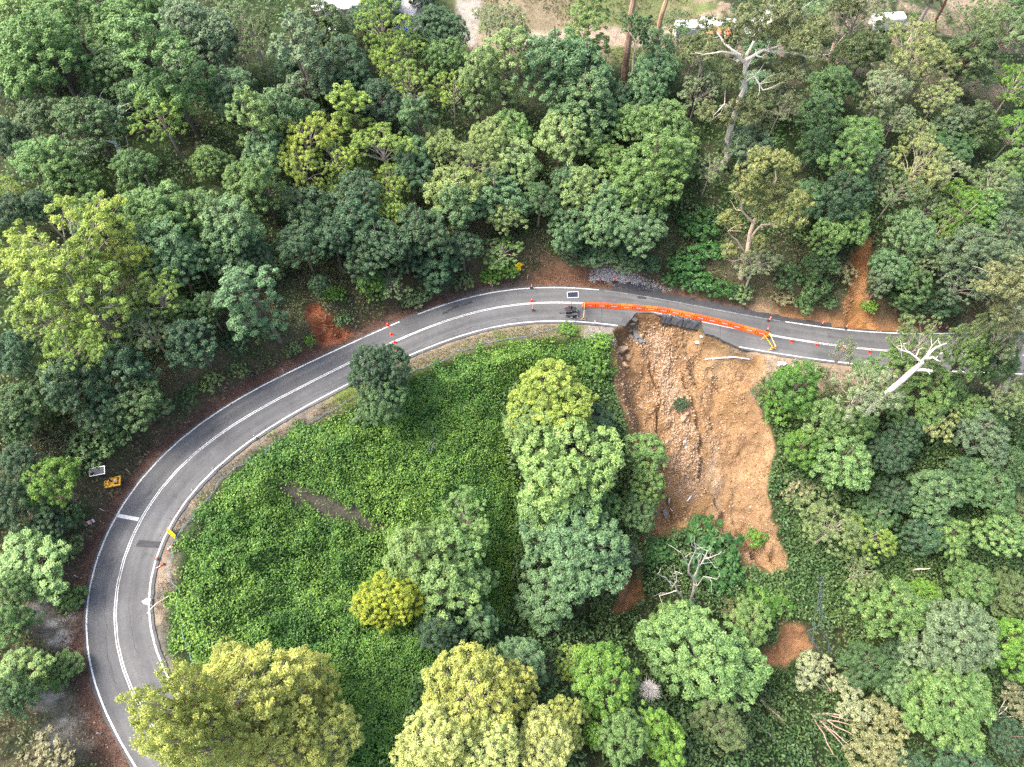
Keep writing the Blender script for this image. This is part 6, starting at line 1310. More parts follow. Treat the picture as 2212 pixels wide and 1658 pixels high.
# ball of fine dead twigs
x, y, z = DEADBUSH
root = empty('dead_bush', (x, y, z)); tag(root, 'round silvery dead bush of bare twigs in the valley canopy', 'dead bush')
mb = MB(); rng = np.random.default_rng(77)
for k in range(260):
    d = unit(rng.normal(size=3)+np.array([0, 0, .5])); L = rng.uniform(.8, 1.7)
    m1 = d*L*.5+rng.normal(0, .12, 3)
    mb.tube([(0, 0, 0), m1, d*L], [.02, .013, .005], 3, False)
    for j in range(2):
        mb.tube([m1, m1+unit(d+rng.normal(0, .6, 3))*L*.5], [.010, .004], 3, False)
o = mb.build('twigs', M['bark'], root); o.color = (.36, .34, .32, 1)
mb = MB(); mb.tube([(0, 0, -9), (0.3, 0.1, -4), (0, 0, 0)], [.14, .1, .05], 6)
o = mb.build('stem', M['bark'], root); o.color = (.25, .22, .19, 1)

# ------------------------------------------------------------------ ground cover nobody could count
def scatter(name, label, poly_or_fn, box, dens, L, Wd, mat, rise, lump, rng, group=None, upright=False):
    x0, x1, y0, y1 = box
    n = int((x1-x0)*(y1-y0)*dens)
    x = rng.uniform(x0, x1, n); y = rng.uniform(y0, y1, n)
    w = poly_or_fn(x, y)
    k = rng.uniform(0, 1, n) < w
    x, y = x[k], y[k]
    z = height(x, y)
    lz = lump(x, y)
    p = np.stack([x, y, z + lz + rng.uniform(0, 1, len(x))**.7*rise], -1)
    if upright:
        a = rng.uniform(0, 6.28, len(x)); h = L*rng.uniform(.5, 1.4, len(x)); ww = Wd*rng.uniform(.6, 1.3, len(x))
        tip = np.stack([rng.normal(0, .45, len(x))*h, rng.normal(0, .45, len(x))*h, h], -1)
        sd = np.stack([np.cos(a)*ww, np.sin(a)*ww, 0*a], -1)
        v = np.stack([p-sd, p+sd, p+tip], 1); f = np.arange(len(x)*3).reshape(-1, 3)
    else:
        nm = unit(rng.normal(0, .5, p.shape)+np.array([0, 0, .8]))
        t = unit(np.cross(nm, rng.normal(size=p.shape))); b_ = np.cross(nm, t)
        l = L*rng.uniform(.6, 1.35, (len(x), 1)); w2 = Wd*rng.uniform(.7, 1.25, (len(x), 1))
        v = np.stack([p-t*l*.5, p+b_*w2*.5, p+t*l*.5, p-b_*w2*.5], 1); f = np.arange(len(x)*4).reshape(-1, 4)
    tint = np.clip(fbm(x/.9, y/.9, 131)*.8-.2 + rng.uniform(0, .75, len(x)), 0, 1)
    o = link(name, np_mesh(name, v.reshape(-1, 3), f, mat, False, {'tint': ('FACE', 'FLOAT', tint)}))
    tag(o, label, None, None, 'stuff')
    return o
rg = np.random.default_rng(3)
mx = np.array(MEADOW)
def w_meadow(x, y):
    d = poly_inside(MEADOW, x, y) + (fbm(x/1.6, y/1.6, 141, 5)-.5)*5
    gap = sum(sstep(-.9, .4, poly_inside(g, x, y)+(fbm(x/1.0, y/1.0, 145, 5)-.5)*3.4) for g in [GAP])
    return sstep(-.9, 1.2, d)*(1-.93*np.clip(gap, 0, 1))*(.5+.5*sstep(.34, .46, fbm(x/1.8, y/1.8, 143)))
def l_meadow(x, y):
    e = sstep(0, 4, poly_inside(MEADOW, x, y))*(.25+.75*sstep(.2, -2.5, poly_inside(GAP, x, y)))
    return e*(np.maximum(fbm(x/5.5, y/5.5, 151)-.3, 0)*4.0 + np.maximum(fbm(x/2.0, y/2.0, 153)-.25, 0)*2.2)
scatter('vines', 'bright green vine carpet filling the gully inside the bend', w_meadow, (mx[:, 0].min()-1, mx[:, 0].max()+1, mx[:, 1].min()-1, mx[:, 1].max()+1), 105, .28, .17, M['vine'], .5, l_meadow, rg)

def dists(x, y):
    d, z, s = road_coords(x, y); return d, s
def no_slides(x, y):
    k = poly_inside(SLIDE, x, y)
    for q in CHUTES+SLIPS: k = np.maximum(k, poly_inside(q, x, y))
    return sstep(.6, -.6, k+(fbm(x/1.5, y/1.5, 161)-.5)*1.5)
def w_scrub(x, y):
    d, s = dists(x, y)
    soil_strip = sstep(138, 144, s)*sstep(172, 164, s)
    e = d - 3.0*soil_strip - 1.6*sstep(100, 105, s)*sstep(120, 114, s)
    g = sstep(4.6, 6.8, e+(fbm(x/2, y/2, 163)-.5)*3)*sstep(20, 15, d)
    rock = np.maximum(poly_inside([a[:2] for a in ROCKFACE], x, y), poly_inside([a[:2] for a in ROCKFACE2], x, y))
    return g*no_slides(x, y)*(.35+.65*sstep(.36, .52, fbm(x/1.7, y/1.7, 165)))*(1-.85*sstep(-.5, .6, rock))
scatter('roadside_scrub', 'olive and brown scrub on the cut bank above the road', w_scrub, (-60, 85, -6, 86), 44, .34, .17, M['scrub'], .9, lambda x, y: fbm(x/2, y/2, 171)*.7-.2, rg)
def w_under(x, y):
    d, s = dists(x, y)
    far = ((d > 14) | ((d < -13) & (poly_inside(MEADOW, x, y) < 1)))
    c = poly_inside(CLEAR, x, y)
    return far*sstep(0, -3, c)*no_slides(x, y)*(.25+.75*sstep(.36, .5, fbm(x/3, y/3, 181)))*np.where(d < -13, 1.0, np.where(y > 105, .35, .6))
scatter('undergrowth', 'dark green undergrowth below the forest canopy', w_under, (-95, 115, -6, 135), 21, .50, .27, M['under'], 2.2, lambda x, y: fbm(x/4, y/4, 183)*1.2-.3, rg)
def w_right(x, y):
    d, s = dists(x, y)
    k = poly_inside(SLIDE, x, y)
    return ((d < -6.8) & (d > -40) & (x > 14) & (k < 0))*np.where(x > 42, 1, sstep(-9, -3, k+(fbm(x/3, y/3, 191)-.5)*4))*sstep(-6.5, -8.5, d)*sstep(.3, .5, fbm(x/2, y/2, 193)+.1)
scatter('slope_vines', 'tangled green vines on the slope beside the slide', w_right, (10, 96, 12, 66), 30, .42, .24, M['under'], 1.0, lambda x, y: fbm(x/3, y/3, 195)*1.4-.2, rg)
def w_vg(x, y):
    d, s = dists(x, y)
    return (d < -4.4)*(d > -11.5)*sstep(60, 65, s+(fbm(x/2, y/2, 201)-.5)*6)*sstep(110, 107, s)*sstep(.3, .45, fbm(x/1.5, y/1.5, 203)+.12)
scatter('verge_grass', 'bright green grass strip on the inner verge', w_vg, (-28, 16, 32, 66), 60, .30, .045, M['grassg'], .0, lambda x, y: x*0-.03, rg, None, True)
def w_dg(x, y):
    d, s = dists(x, y)
    a = (d < -4.5)*(d > -10.5)*sstep(70, 60, s)*sstep(.36, .5, fbm(x/1.2, y/1.2, 211))
    b_ = (d < -4.5)*(d > -10)*sstep(132, 135, s)*sstep(175, 165, s)*sstep(.4, .55, fbm(x/1.2, y/1.2, 213))*.8
    c = sstep(2.5, 0, np.abs(poly_inside(SLIDE, x, y)+1.6))*(x > 39)*(y < 46)*(y > 30)
    return np.clip(a+b_+c, 0, 1)
scatter('dry_grass', 'straw-coloured dry grass along the inner verge and slide edge', w_dg, (-50, 80, -6, 66), 45, .42, .04, M['grassd'], .0, lambda x, y: x*0-.03, rg, None, True)
def w_lit(x, y):
    d, s = dists(x, y)
    return sstep(2.7, 4.3, d)*sstep(6.6, 5.2, d)*sstep(118, 108, s)*sstep(.3, .5, fbm(x/1.4, y/1.4, 217)) + .05*sstep(-5, -3.6, d)*sstep(-2.6, -3.4, d)*(s < 112)
M['litter'] = leaf_mat('leaf_litter', (.115, .062, .042), (.4, (.075, .05, .038)), hue=.01, val=.6)
scatter('leaf_litter', 'reddish-brown leaf litter along the outer road edge', w_lit, (-60, 22, -8, 78), 40, .20, .09, M['litter'], .03, lambda x, y: x*0+.13, rg)
def w_cg(x, y):
    return sstep(-1, 2, poly_inside(CLEAR, x, y))*sstep(0, -1.5, poly_inside(TRACK, x, y))*sstep(0, -1, poly_inside(DRIVE, x, y))*sstep(.35, .5, fbm(x/4, y/4, 221))
scatter('clearing_grass', 'patchy grass in the clearing beyond the forest', w_cg, (-20, 55, 108, 170), 9, .5, .12, M['clearg'], .0, lambda x, y: x*0-.03, rg, None, True)

# ------------------------------------------------------------------ rocks, rubble, slabs in the slide
def rock_mesh(name, seed, mat, flat=.7):
    rng = np.random.default_rng(seed)
    bm = bmesh.new()
    for d in fib(15, rng, .9): bm.verts.new(Vector(d*rng.uniform(.75, 1.0)*np.array([1, rng.uniform(.7, .95), flat])*.5))
    bmesh.ops.convex_hull(bm, input=bm.verts)
    bmesh.ops.delete(bm, geom=[v for v in bm.verts if not v.link_faces], context='VERTS')
    me = bpy.data.meshes.new(name); bm.to_mesh(me); bm.free(); me.materials.append(mat)
    return me
RK = [rock_mesh('rock', s, M['rock'], rnd.uniform(.55, .9)) for s in range(700, 710)]
RKG = [rock_mesh('rock', s, M['rockgrey'], .8) for s in range(720, 723)]
def put_rock(x, y, size, label, grey=False, group='rocks lying on the slide', nm='rock'):
    o = link(nm, rnd.choice(RKG if grey else RK))
    o.location = (x, y, gz(x, y)+size*.16); o.scale = (size*rnd.uniform(.8, 1.3), size*rnd.uniform(.7, 1.1), size)
    o.rotation_euler = (rnd.uniform(-.5, .5), rnd.uniform(-.5, .5), rnd.uniform(0, 6.28))
    tag(o, label, 'rock', group)
ROCK_WORDS = ['tan boulder below the fallen asphalt slabs', 'rounded rock beside the broken slabs', 'tan rock on the bare slope under the barriers', 'large tan boulder near the slide\'s left wall', 'boulder stuck in the slide\'s left wall',
              'lowest boulder of the slide\'s left wall', 'pale upright splinter rock under the black sheeting', 'pale leaning splinter rock, left of its pair', 'pale leaning splinter rock, right of its pair', 'brown rock left of the small dark bush',
              'rock just below the small dark bush', 'broad rock right of the rubble streak\'s bush', 'flat rock touching the small dark bush', 'low rock left of the rubble streak', 'white rock in the middle of the rubble streak',
              'white rock paired with another in the rubble', 'lone rounded boulder on the left slope of the slide', 'rock beside the white pipe pieces at the slide toe', 'rock on the lower rubble streak\'s left side']
RS_ = [1.3, 1.1, .9, 2.4, 1.8, 1.5, .8, .9, .9, .7, 1.1, 1.5, 1.2, .8, .9, .8, 1.3, .9, .8]
for k, (x, y, z) in enumerate(ROCKS): put_rock(x, y, RS_[k], ROCK_WORDS[k], k in (6, 7, 8, 14, 15))
rub = np.array(RUBBLE[0])[:, :2]
def along(path, t):
    s = np.r_[0, np.cumsum(np.linalg.norm(np.diff(path, axis=0), axis=1))]
    return np.stack([np.interp(t*s[-1], s, path[:, k]) for k in (0, 1)], -1)
rg2 = np.random.default_rng(21)
for k in range(160):
    c = along(rub, rg2.uniform(0, 1, 1))[0] + rg2.normal(0, 1.5, 2)
    put_rock(c[0], c[1], rg2.uniform(.36, .75), 'small broken tan rock in the rubble streak down the slide', group='rubble streak rocks')
x, y, z = MISC['whiterock']; put_rock(x, y, 1.3, 'pale limestone boulder at the inner road edge of the hairpin', True, 'roadside rocks')
def stones(name, label, x, y, size, mat, sink=.1):
    base = np.array([(0, 0, 1), (.9, 0, .45), (.28, .85, .45), (-.72, .52, .45), (-.72, -.52, .45), (.28, -.85, .45), (.72, .52, -.45), (-.28, .85, -.45), (-.9, 0, -.45), (-.28, -.85, -.45), (.72, -.52, -.45), (0, 0, -1)])*.5
    fc = np.array([(0, 1, 2), (0, 2, 3), (0, 3, 4), (0, 4, 5), (0, 5, 1), (1, 6, 2), (2, 7, 3), (3, 8, 4), (4, 9, 5), (5, 10, 1), (6, 7, 2), (7, 8, 3), (8, 9, 4), (9, 10, 5), (10, 6, 1), (11, 7, 6), (11, 8, 7), (11, 9, 8), (11, 10, 9), (11, 6, 10)])
    n = len(x); z = height(x, y)
    v = base[None]*rg2.uniform(.6, 1.25, (n, 12, 1))*size[:, None, None]*rg2.uniform(.6, 1.2, (n, 1, 3))
    a = rg2.uniform(0, 6.28, n); ca, sa = np.cos(a)[:, None], np.sin(a)[:, None]
    vx = v[:, :, 0]*ca - v[:, :, 1]*sa; vy = v[:, :, 0]*sa + v[:, :, 1]*ca
    V = np.stack([vx+x[:, None], vy+y[:, None], v[:, :, 2]+(z+size*sink)[:, None]], -1)
    F = (fc[None]+np.arange(n)[:, None, None]*12).reshape(-1, 3)
    o = link(name, np_mesh(name, V.reshape(-1, 3), F, mat)); tag(o, label, None, None, 'stuff')
n = 2600; t = rg2.uniform(0, 1, n); c = along(rub, t) + rg2.normal(0, 1.0, (n, 2))*(1.0+1.3*t[:, None]); 
sx = np.array(SLIDE); n2 = 2600
px = rg2.uniform(sx[:, 0].min(), sx[:, 0].max(), n2*3); py = rg2.uniform(sx[:, 1].min(), sx[:, 1].max(), n2*3)
k = (poly_inside(SLIDE, px, py) > .8)*(rg2.uniform(0, 1, n2*3) < sstep(.35, .65, fbm(px/4, py/4, 231)))
xs = np.r_[c[:, 0], px[k]]; ys = np.r_[c[:, 1], py[k]]
k = poly_inside(SLIDE, xs, ys) > .5; xs, ys = xs[k], ys[k]
M['rubble'] = simple('rubble_pale', (.30, .215, .15), .95, .3, 1.2)
stones('rubble', 'small tan stones strewn over the slide', xs, ys, rg2.uniform(.10, .40, len(xs)), M['rubble'])
px = rg2.uniform(sx[:, 0].min(), sx[:, 0].max(), 14000); py = rg2.uniform(sx[:, 1].min(), sx[:, 1].max(), 14000)
k = (poly_inside(SLIDE, px, py) > .3)*(rg2.uniform(0, 1, 14000) < .25+.75*sstep(.4, .6, fbm(px/3, py/5, 233)))
M['clod'] = simple('soil_clod', (.20, .122, .06), .95, .3, .6)
stones('soil_clods', 'crumbly tan clods of earth over the slide', px[k], py[k], rg2.uniform(.12, .55, int(k.sum())), M['clod'], -.12)
ii = rg2.integers(0, len(SLIPS[1]), 900); cc = np.mean(SLIPS[1], 0); ee = np.array(SLIPS[1])[ii]
q_ = cc+(ee-cc)*rg2.uniform(0, 1, (900, 1))+rg2.normal(0, .4, (900, 2))
M['oclod'] = simple('orange_clod', (.20, .105, .045), .95, .3, .8)
stones('orange_clods', 'orange earth clods in the chute above the far road', q_[:, 0], q_[:, 1], rg2.uniform(.1, .5, 900), M['oclod'], -.1)
# white gravel heap on the outer shoulder, and loose white stones by the broken edge
n = 2400; s_ = 109.6+rg2.beta(1.4, 2.6, n)*13.5; t_ = np.interp(s_, [110, 112, 117, 126], [5.2, 5.7, 5.5, 4.6])+rg2.normal(0, 1, n)*np.interp(s_, [110, 113, 126], [.45, .55, .22])
p_ = road_at(s_, np.maximum(t_, 4.0))
stones('gravel_heap', 'pale crushed stone tipped along the outer shoulder', p_[:, 0], p_[:, 1], rg2.uniform(.10, .24, n), M['gravel'], .3)
n = 90; s_ = 108+rg2.uniform(0, 6, n); p_ = road_at(s_, -5.2-rg2.uniform(0, 2.2, n))
stones('loose_stones', 'scattered white stones on the verge beside the broken edge', p_[:, 0], p_[:, 1], rg2.uniform(.1, .26, n), M['gravel'], .3)
n = 420; s_ = rg2.uniform(2, 60, n); p_ = road_at(s_, 5.0+rg2.normal(0, .6, n)+.6)
stones('ditch_stones', 'brown stones in the drain along the outer edge', p_[:, 0], p_[:, 1], rg2.uniform(.08, .28, n), M['stone'], .2)
n = 300; ii = rg2.integers(0, len(SLIPS[0]), n); cc = np.mean(SLIPS[0], 0); ee = np.array(SLIPS[0])[ii]
q_ = cc+(ee-cc)*rg2.uniform(0, 1, (n, 1))
M['redstone'] = simple('red_clod', (.20, .08, .036), .95, .3, 1.5)
stones('red_clods', 'red earth clods on the small slip', q_[:, 0], q_[:, 1], rg2.uniform(.1, .34, n), M['redstone'], .2)
# fallen slabs of the old road surface
def slab(x, y, z, sz, label, mat=None, tilt=.5):
    bm = bmesh.new(); k = rnd.randint(5, 6); vs = []
    for i in range(k):
        a = 2*math.pi*i/k + rnd.uniform(-.25, .25); r = sz*.5*rnd.uniform(.75, 1.1)
        vs.append((r*math.cos(a)*1.15, r*math.sin(a)*.85))
    lo = [bm.verts.new((a, b, -.07)) for a, b in vs]; hi = [bm.verts.new((a*.97, b*.97, .07)) for a, b in vs]
    bm.faces.new(lo[::-1]); bm.faces.new(hi)
    for i in range(k): bm.faces.new((lo[i], lo[(i+1) % k], hi[(i+1) % k], hi[i]))
    me = bpy.data.meshes.new('asphalt_slab'); bm.to_mesh(me); bm.free(); me.materials.append(mat or M['slab'])
    o = link('asphalt_slab', me, None, (x, y, z+.15)); o.rotation_euler = (rnd.uniform(0, tilt), rnd.uniform(-tilt, tilt)*.6, rnd.uniform(0, 3))
    tag(o, label, 'asphalt slab', 'broken asphalt slabs')
SLW = [(2.3, 'largest pale asphalt slab lying below the broken edge'), (1.0, 'pale slab at the foot of the largest slab'), (1.1, 'left slab of the low pair under the largest slab'), (1.1, 'right slab of the low pair under the largest slab'), (.8, 'small end slab beside a tan rock'),
       (1.1, 'dark slab leaning left of the largest slab'), (1.5, 'dark slab hanging from the broken road corner'), (1.6, 'dark slab tipped off the white edge line'), (1.7, 'dark flap of asphalt under the barrier end'), (1.6, 'pale slab at the slide toe beside the tree'), (.9, 'grey slab stuck under the tipped dark slab')]
for k, (x, y, z) in enumerate(SLABS): slab(x, y, z, SLW[k][0], SLW[k][1], M['asphalt_edge'] if k in (5, 6, 7, 8) else None, .5)
# black sheeting hung over the scarp
for k, lab in enumerate(['short grey-black sheet at the left end of the hung sheeting', 'long black sheet hung over the broken road edge', 'black sheet hung at the right end of the broken edge']):
    (sa, ta), (sb, tb) = SHEETS[k], SHEETS[k+1]
    nu, nv = 14, 8; V = []
    for i in range(nu+1):
        u = i/nu; s_ = sa+(sb-sa)*u*.985; e_ = float(edge_in(np.array([s_]))[0])
        a = road_at(s_, e_+.30)[0]; bb = road_at(s_, e_-1.7)[0]
        o_ = (bb-a)[:2]; o_ /= np.linalg.norm(o_)
        for j in range(nv+1):
            v_ = j/nv*2.1
            run = min(v_, .32) + max(v_-.32, 0)*.42
            dz = -max(v_-.32, 0)*.78
            wr = .06*math.sin(u*23+j)*min(1, v_) + .05*math.sin(u*9+2*v_)*min(1, v_)
            V.append((a[0]+o_[0]*(run+wr), a[1]+o_[1]*(run+wr), a[2]+.05+dz+.03*math.sin(u*31)))
    i = np.arange((nu+1)*(nv+1)).reshape(nu+1, nv+1)
    q = np.stack([i[:-1, :-1], i[:-1, 1:], i[1:, 1:], i[1:, :-1]], -1).reshape(-1, 4)
    o = link('plastic_sheet', np_mesh('plastic_sheet', V, q, M['sheet'], True)); tag(o, lab, 'sheet', 'black sheets over the scarp')
    md = o.modifiers.new('thick', 'SOLIDIFY'); md.thickness = .012
# white drain pipes
for k, (pts, lab) in enumerate(zip(PIPES, ['long white pipe bent across the top of the slide', 'short white pipe piece lying right of the slab at the toe', 'white pipe piece standing over the slab at the toe', 'stubby white pipe piece just right of the toe slab'])):
    P_ = [(p[0], p[1], gz(p[0], p[1])+.25) for p in pts]
    if k == 0:
        z0, z1 = P_[0][2], P_[-1][2]; P_ = [(p[0], p[1], max(p[2], z0+(z1-z0)*i/3+.1)) for i, p in enumerate(P_)]
    mb = MB(); mb.tube(P_, .11, 8); o = mb.build('pipe', M['pipe'], None, True); tag(o, lab, 'pipe', 'white pipes in the slide')
# hose over the vines
hp = np.array(HOSE); tt_ = np.linspace(0, 1, 160); hs_ = along(hp[:, :2], tt_)
hs_[:, 0] += (fbm(tt_*60, tt_*0, 241)-.5)*.7; hs_[:, 1] += (fbm(tt_*60, tt_*0, 243)-.5)*.7
hz_ = height(hs_[:, 0], hs_[:, 1]) + l_meadow(hs_[:, 0], hs_[:, 1])*.9 + .28
mb = MB(); mb.tube(list(np.c_[hs_, hz_]), .04, 5); o = mb.build('hose', M['hose'], None, True); tag(o, 'long blue hose snaking along the edge of the vines', 'hose')

# ------------------------------------------------------------------ traffic control
def on_road(s, t, dz=.02):
    p = road_at(s, t)[0]; return Vector((p[0], p[1], p[2]+dz))
def heading(s):
    a = road_at(s-.5, 0)[0]; b_ = road_at(s+.5, 0)[0]
    return math.atan2(b_[1]-a[1], b_[0]-a[0])

# water-filled barriers
be = np.array(BARRIER_ENDS)
bs = np.linspace(be[0, 0], be[-1, 0], 16); bt = np.interp(bs, be[:, 0], be[:, 1])
bp_ = road_at(bs, bt); LEN = np.linalg.norm(np.diff(bp_, axis=0), axis=1).mean()
def barrier():
    r = empty('water_barrier')
    prof = [(-.30, 0), (-.31, .05), (-.30, .17), (-.24, .27), (-.225, .72), (-.20, .84), (-.12, .90), (.12, .90), (.20, .84), (.225, .72), (.24, .27), (.30, .17), (.31, .05), (.30, 0)]
    h = LEN/2-.03
    mb = MB()
    mb.prism(prof, -h, -h+.07, None, .90, 1.0); mb.prism(prof, -h+.07, h-.07); mb.prism(prof, h-.07, h, None, 1.0, .90)
    b_ = mb.build('body', M['orange'], r)
    mb = MB()
    for sx in (-1, 1):
        for zz in (.16, .44, .70): mb.tube([(sx*(h+.0), 0, zz-.05), (sx*(h+.0), 0, zz+.05)], .11, 8)
    mb.build('hinge_lug', M['red'], r)
    mb = MB(); mb.box((0, -.237, .52), (.95, .012, .16)); lp = mb.build('label_panel', M['white'], r)
    mb = MB()
    for q in range(6): mb.box((-.36+.145*q, -.246, .52), (.09, .004, .06))
    mb.build('label_print', M['whitepink'], lp)
    mb = MB(); mb.box((0, .237, .52), (.95, .012, .16)); mb.build('label_panel', M['white'], r)
    mb = MB(); mb.tube([(0, .0, .90), (0, .0, .93)], .06, 10); mb.build('filler_cap', M['black'], r)
    mb = MB()
    for sx in (-1, 1): mb.box((sx*(h-.16), -.24, .50), (.09, .02, .2)); mb.box((sx*(h-.16), .24, .50), (.09, .02, .2))
    mb.build('reflector', M['yellow'], r)
    mb = MB()
    for sx in (-.5, .5): mb.box((sx, -.305, .09), (.32, .02, .11))
    mb.build('forklift_slot', M['red'], r)
    return r
B0 = barrier()
ORDW = ['first', 'second', 'third', 'fourth', 'fifth', 'sixth', 'seventh', 'eighth', 'ninth', 'tenth', 'eleventh', 'twelfth', 'thirteenth', 'fourteenth', 'fifteenth']
allobs_b = []
for i in range(15):
    o = B0 if i == 0 else copy_tree(B0)
    c = (bp_[i]+bp_[i+1])/2; d_ = bp_[i+1]-bp_[i]
    o.location = (c[0], c[1], c[2]+.02)
    o.rotation_euler = (0, -math.atan2(d_[2], math.hypot(d_[0], d_[1])), math.atan2(d_[1], d_[0])+rnd.uniform(-.012, .012))
    end = 'beside the black trailer' if i == 0 else 'at the trestle end of the row' if i == 14 else 'from the trailer end of the row'
    tag(o, f'{ORDW[i]} orange water-filled barrier {end}', 'barrier', 'orange barriers along the centre line')
    allobs_b.append(o)
bpy.context.view_layer.update()
fade = [3, 5, 7, 8, 13]
for i in fade:
    for ch in allobs_b[i].children:
        if ch.name.startswith('body'):
            ch.data = ch.data.copy(); ch.data.materials[0] = M['orange2']

# cones
def cone():
    r = empty('traffic_cone')
    mb = MB(); mb.box((0, 0, .03), (.42, .42, .06), None, .02); mb.build('base', M['red'], r)
    mb = MB(); mb.tube([(0, 0, .06), (0, 0, .74)], [.15, .035], 12); mb.build('body', M['red'], r, True)
    mb = MB(); mb.tube([(0, 0, .30), (0, 0, .56)], [.106, .070], 12, False); mb.build('reflective_band', M['white'], r, True)
    return r
C0 = cone()
CW = ['red and white cone on the outer edge line beside the earth slip', 'cone in the middle of the outer lane near the earth slip', 'cone on the centre line, third of the slanted row', 'cone in the inner lane, fourth of the slanted row', 'cone on the inner edge line beside the roadside tree',
      'lone cone on the centre line near the black trailer', 'cone standing against the black solar trailer', 'first cone on the centre line past the barrier end', 'second cone on the centre line past the barrier end', 'third cone on the centre line past the barrier end', 'fourth cone on the centre line past the barrier end', 'far cone on the centre line beyond the trees']
for i, (s_, t_) in enumerate(CONES):
    o = C0 if i == 0 else copy_tree(C0)
    o.location = on_road(s_, t_); o.rotation_euler = (0, 0, rnd.uniform(0, 1.5)); o.scale = (1.1, 1.1, 1.1)
    tag(o, CW[i], 'traffic cone', 'traffic cones on the road')
# bollards
def bollard():
    r = empty('bollard')
    mb = MB(); mb.tube([(0, 0, 0), (0, 0, .05), (0, 0, .09)], [.26, .26, .14], 14); mb.build('base', M['rubber'], r)
    mb = MB(); mb.tube([(0, 0, .09), (0, 0, 1.05)], .062, 10); mb.build('post', M['red'], r, True)
    for z in (.50, .80):
        mb = MB(); mb.tube([(0, 0, z), (0, 0, z+.17)], .072, 10, False); mb.build('reflective_band', M['white'], r, True)
    mb = MB(); mb.box((0, 0, 1.08), (.20, .05, .06), None, .015); mb.build('handle', M['red'], r)
    return r
P0 = bollard()
BW = ['red bollard on the outer edge line near the yellow curve sign', 'red bollard in the inner lane left of the trailer', 'leftmost bollard in the white gravel heap', 'second bollard in the white gravel heap', 'left bollard of the close pair on the dark seal', 'right bollard of the close pair on the dark seal', 'lone bollard between the close pair and the last gravel bollard', 'rightmost bollard of the gravel heap row',
      'bollard on the outer edge opposite the barrier end', 'bollard beside the last barrier\'s outer side', 'bollard on the orange soil left of the earth chute', 'bollard at the foot of the orange earth chute', 'far bollard half hidden behind the olive dome', 'farthest bollard on the outer edge']
for i, (s_, t_) in enumerate(BOLLARDS):
    o = P0 if i == 0 else copy_tree(P0)
    p = on_road(s_, t_, 0.0); p.z = max(p.z+.02, gz(p.x, p.y))
    o.location = p; o.rotation_euler = (rnd.gauss(0, .05), rnd.gauss(0, .05), heading(s_)+1.57); o.scale = (1.15, 1.15, 1.12)
    tag(o, BW[i], 'bollard', 'red and white bollards')
for key, lab, rot in (('fallen1', 'fallen red and white bollard lying by the yellow board', (1.35, .1, -.6)), ('fallen2', 'toppled orange and white post lying in the dry grass', (1.5, 0, -1.0)), ('stub', 'short red bollard tilted on its grey base by the road edge', (.12, .05, 0))):
    o = copy_tree(P0); x, y, z = MISC[key]; o.location = (x, y, gz(x, y)+.12); o.rotation_euler = rot
    if key == 'stub': o.scale = (1.2, 1.2, .5)
    if key == 'fallen2': o.scale = (.8, .8, .9)
    tag(o, lab, 'bollard', 'red and white bollards')

# guide posts
def guide_post():
    r = empty('guide_post')
    mb = MB(); mb.box((0, 0, .45), (.10, .055, 1.1), None, .01); mb.build('post', M['white'], r)
    mb = MB(); mb.box((0, -.03, .86), (.06, .012, .12)); mb.build('reflector', M['red'], r)
    return r
G0 = guide_post()
GW = ['guide post beside the yellow signal trailer', 'guide post at the stop line\'s outer end', 'guide post above the drain on the hairpin\'s outer edge', 'guide post at the outermost point of the hairpin', 'lowest guide post on the hairpin\'s outer edge', 'guide post beside the pale boulder', 'guide post at the golden tree\'s edge', 'lower of two guide posts opposite the signal trailer', 'upper of two guide posts opposite the signal trailer', 'guide post beside the pale dusty patch',
      'guide post on the inner edge near the last slanted cone', 'guide post behind the brown shoulder, right of the curve sign', 'leaning guide post at the end of the orange soil', 'guide post on the outer verge below the red slip', 'guide post at the broken inner edge beside the trestle']
for i, (x, y, z) in enumerate(POSTS):
    o = G0 if i == 0 else copy_tree(G0)
    d_, z_, s_ = (float(q[0]) for q in road_coords(np.array([x]), np.array([y])))
    o.location = (x, y, gz(x, y)+.05); o.rotation_euler = (rnd.gauss(0, .06), rnd.gauss(0, .06), heading(s_)+1.57)
    tag(o, GW[i], 'guide post', 'white guide posts')

# board on the outer verge, signs
def sign(key, name, label, plates, post_h, rz, tilt=0.0, posts=1, postmat='metal'):
    x, y, z = MISC[key]
    r = empty(name, (x, y, gz(x, y))); r.rotation_euler = (tilt, 0, rz); tag(r, label, 'sign')
    for k in range(posts):
        mb = MB(); mb.tube([((k-(posts-1)/2)*.7, 0, -.3), ((k-(posts-1)/2)*.7, 0, post_h)], .035, 8); mb.build('post', M[postmat], r)
    for (nm, w, h, zc, mat, rot, yo) in plates:
        mb = MB(); mb.box((0, 0, 0), (w, .025, h), Matrix.Translation((0, yo, zc)) @ Matrix.Rotation(rot, 4, 'Y')); pl = mb.build(nm, M[mat], r)
    return r
s1 = sign('yellowsign', 'curve_sign', 'yellow curve warning sign on a post above the outer verge', [('sign_plate', .95, .95, 2.9, 'yellow', math.pi/4, -.05), ('speed_plate', .65, .65, 1.85, 'yellow', 0, -.05)], 3.4, .25)
mb = MB(); mb.tube([(-.2, -.075, 2.65), (-.2, -.075, 2.9), (.1, -.075, 2.95), (.15, -.075, 3.2)], .05, 6); mb.build('arrow', M['black'], s1)
s2 = sign('backsign', 'roadwork_sign', 'orange roadwork sign on a white folding frame by the outer edge', [('sign_plate', .9, .9, .75, 'amber', math.pi/4, .1)], 1.1, 1.0, -.3, 2, 'white')
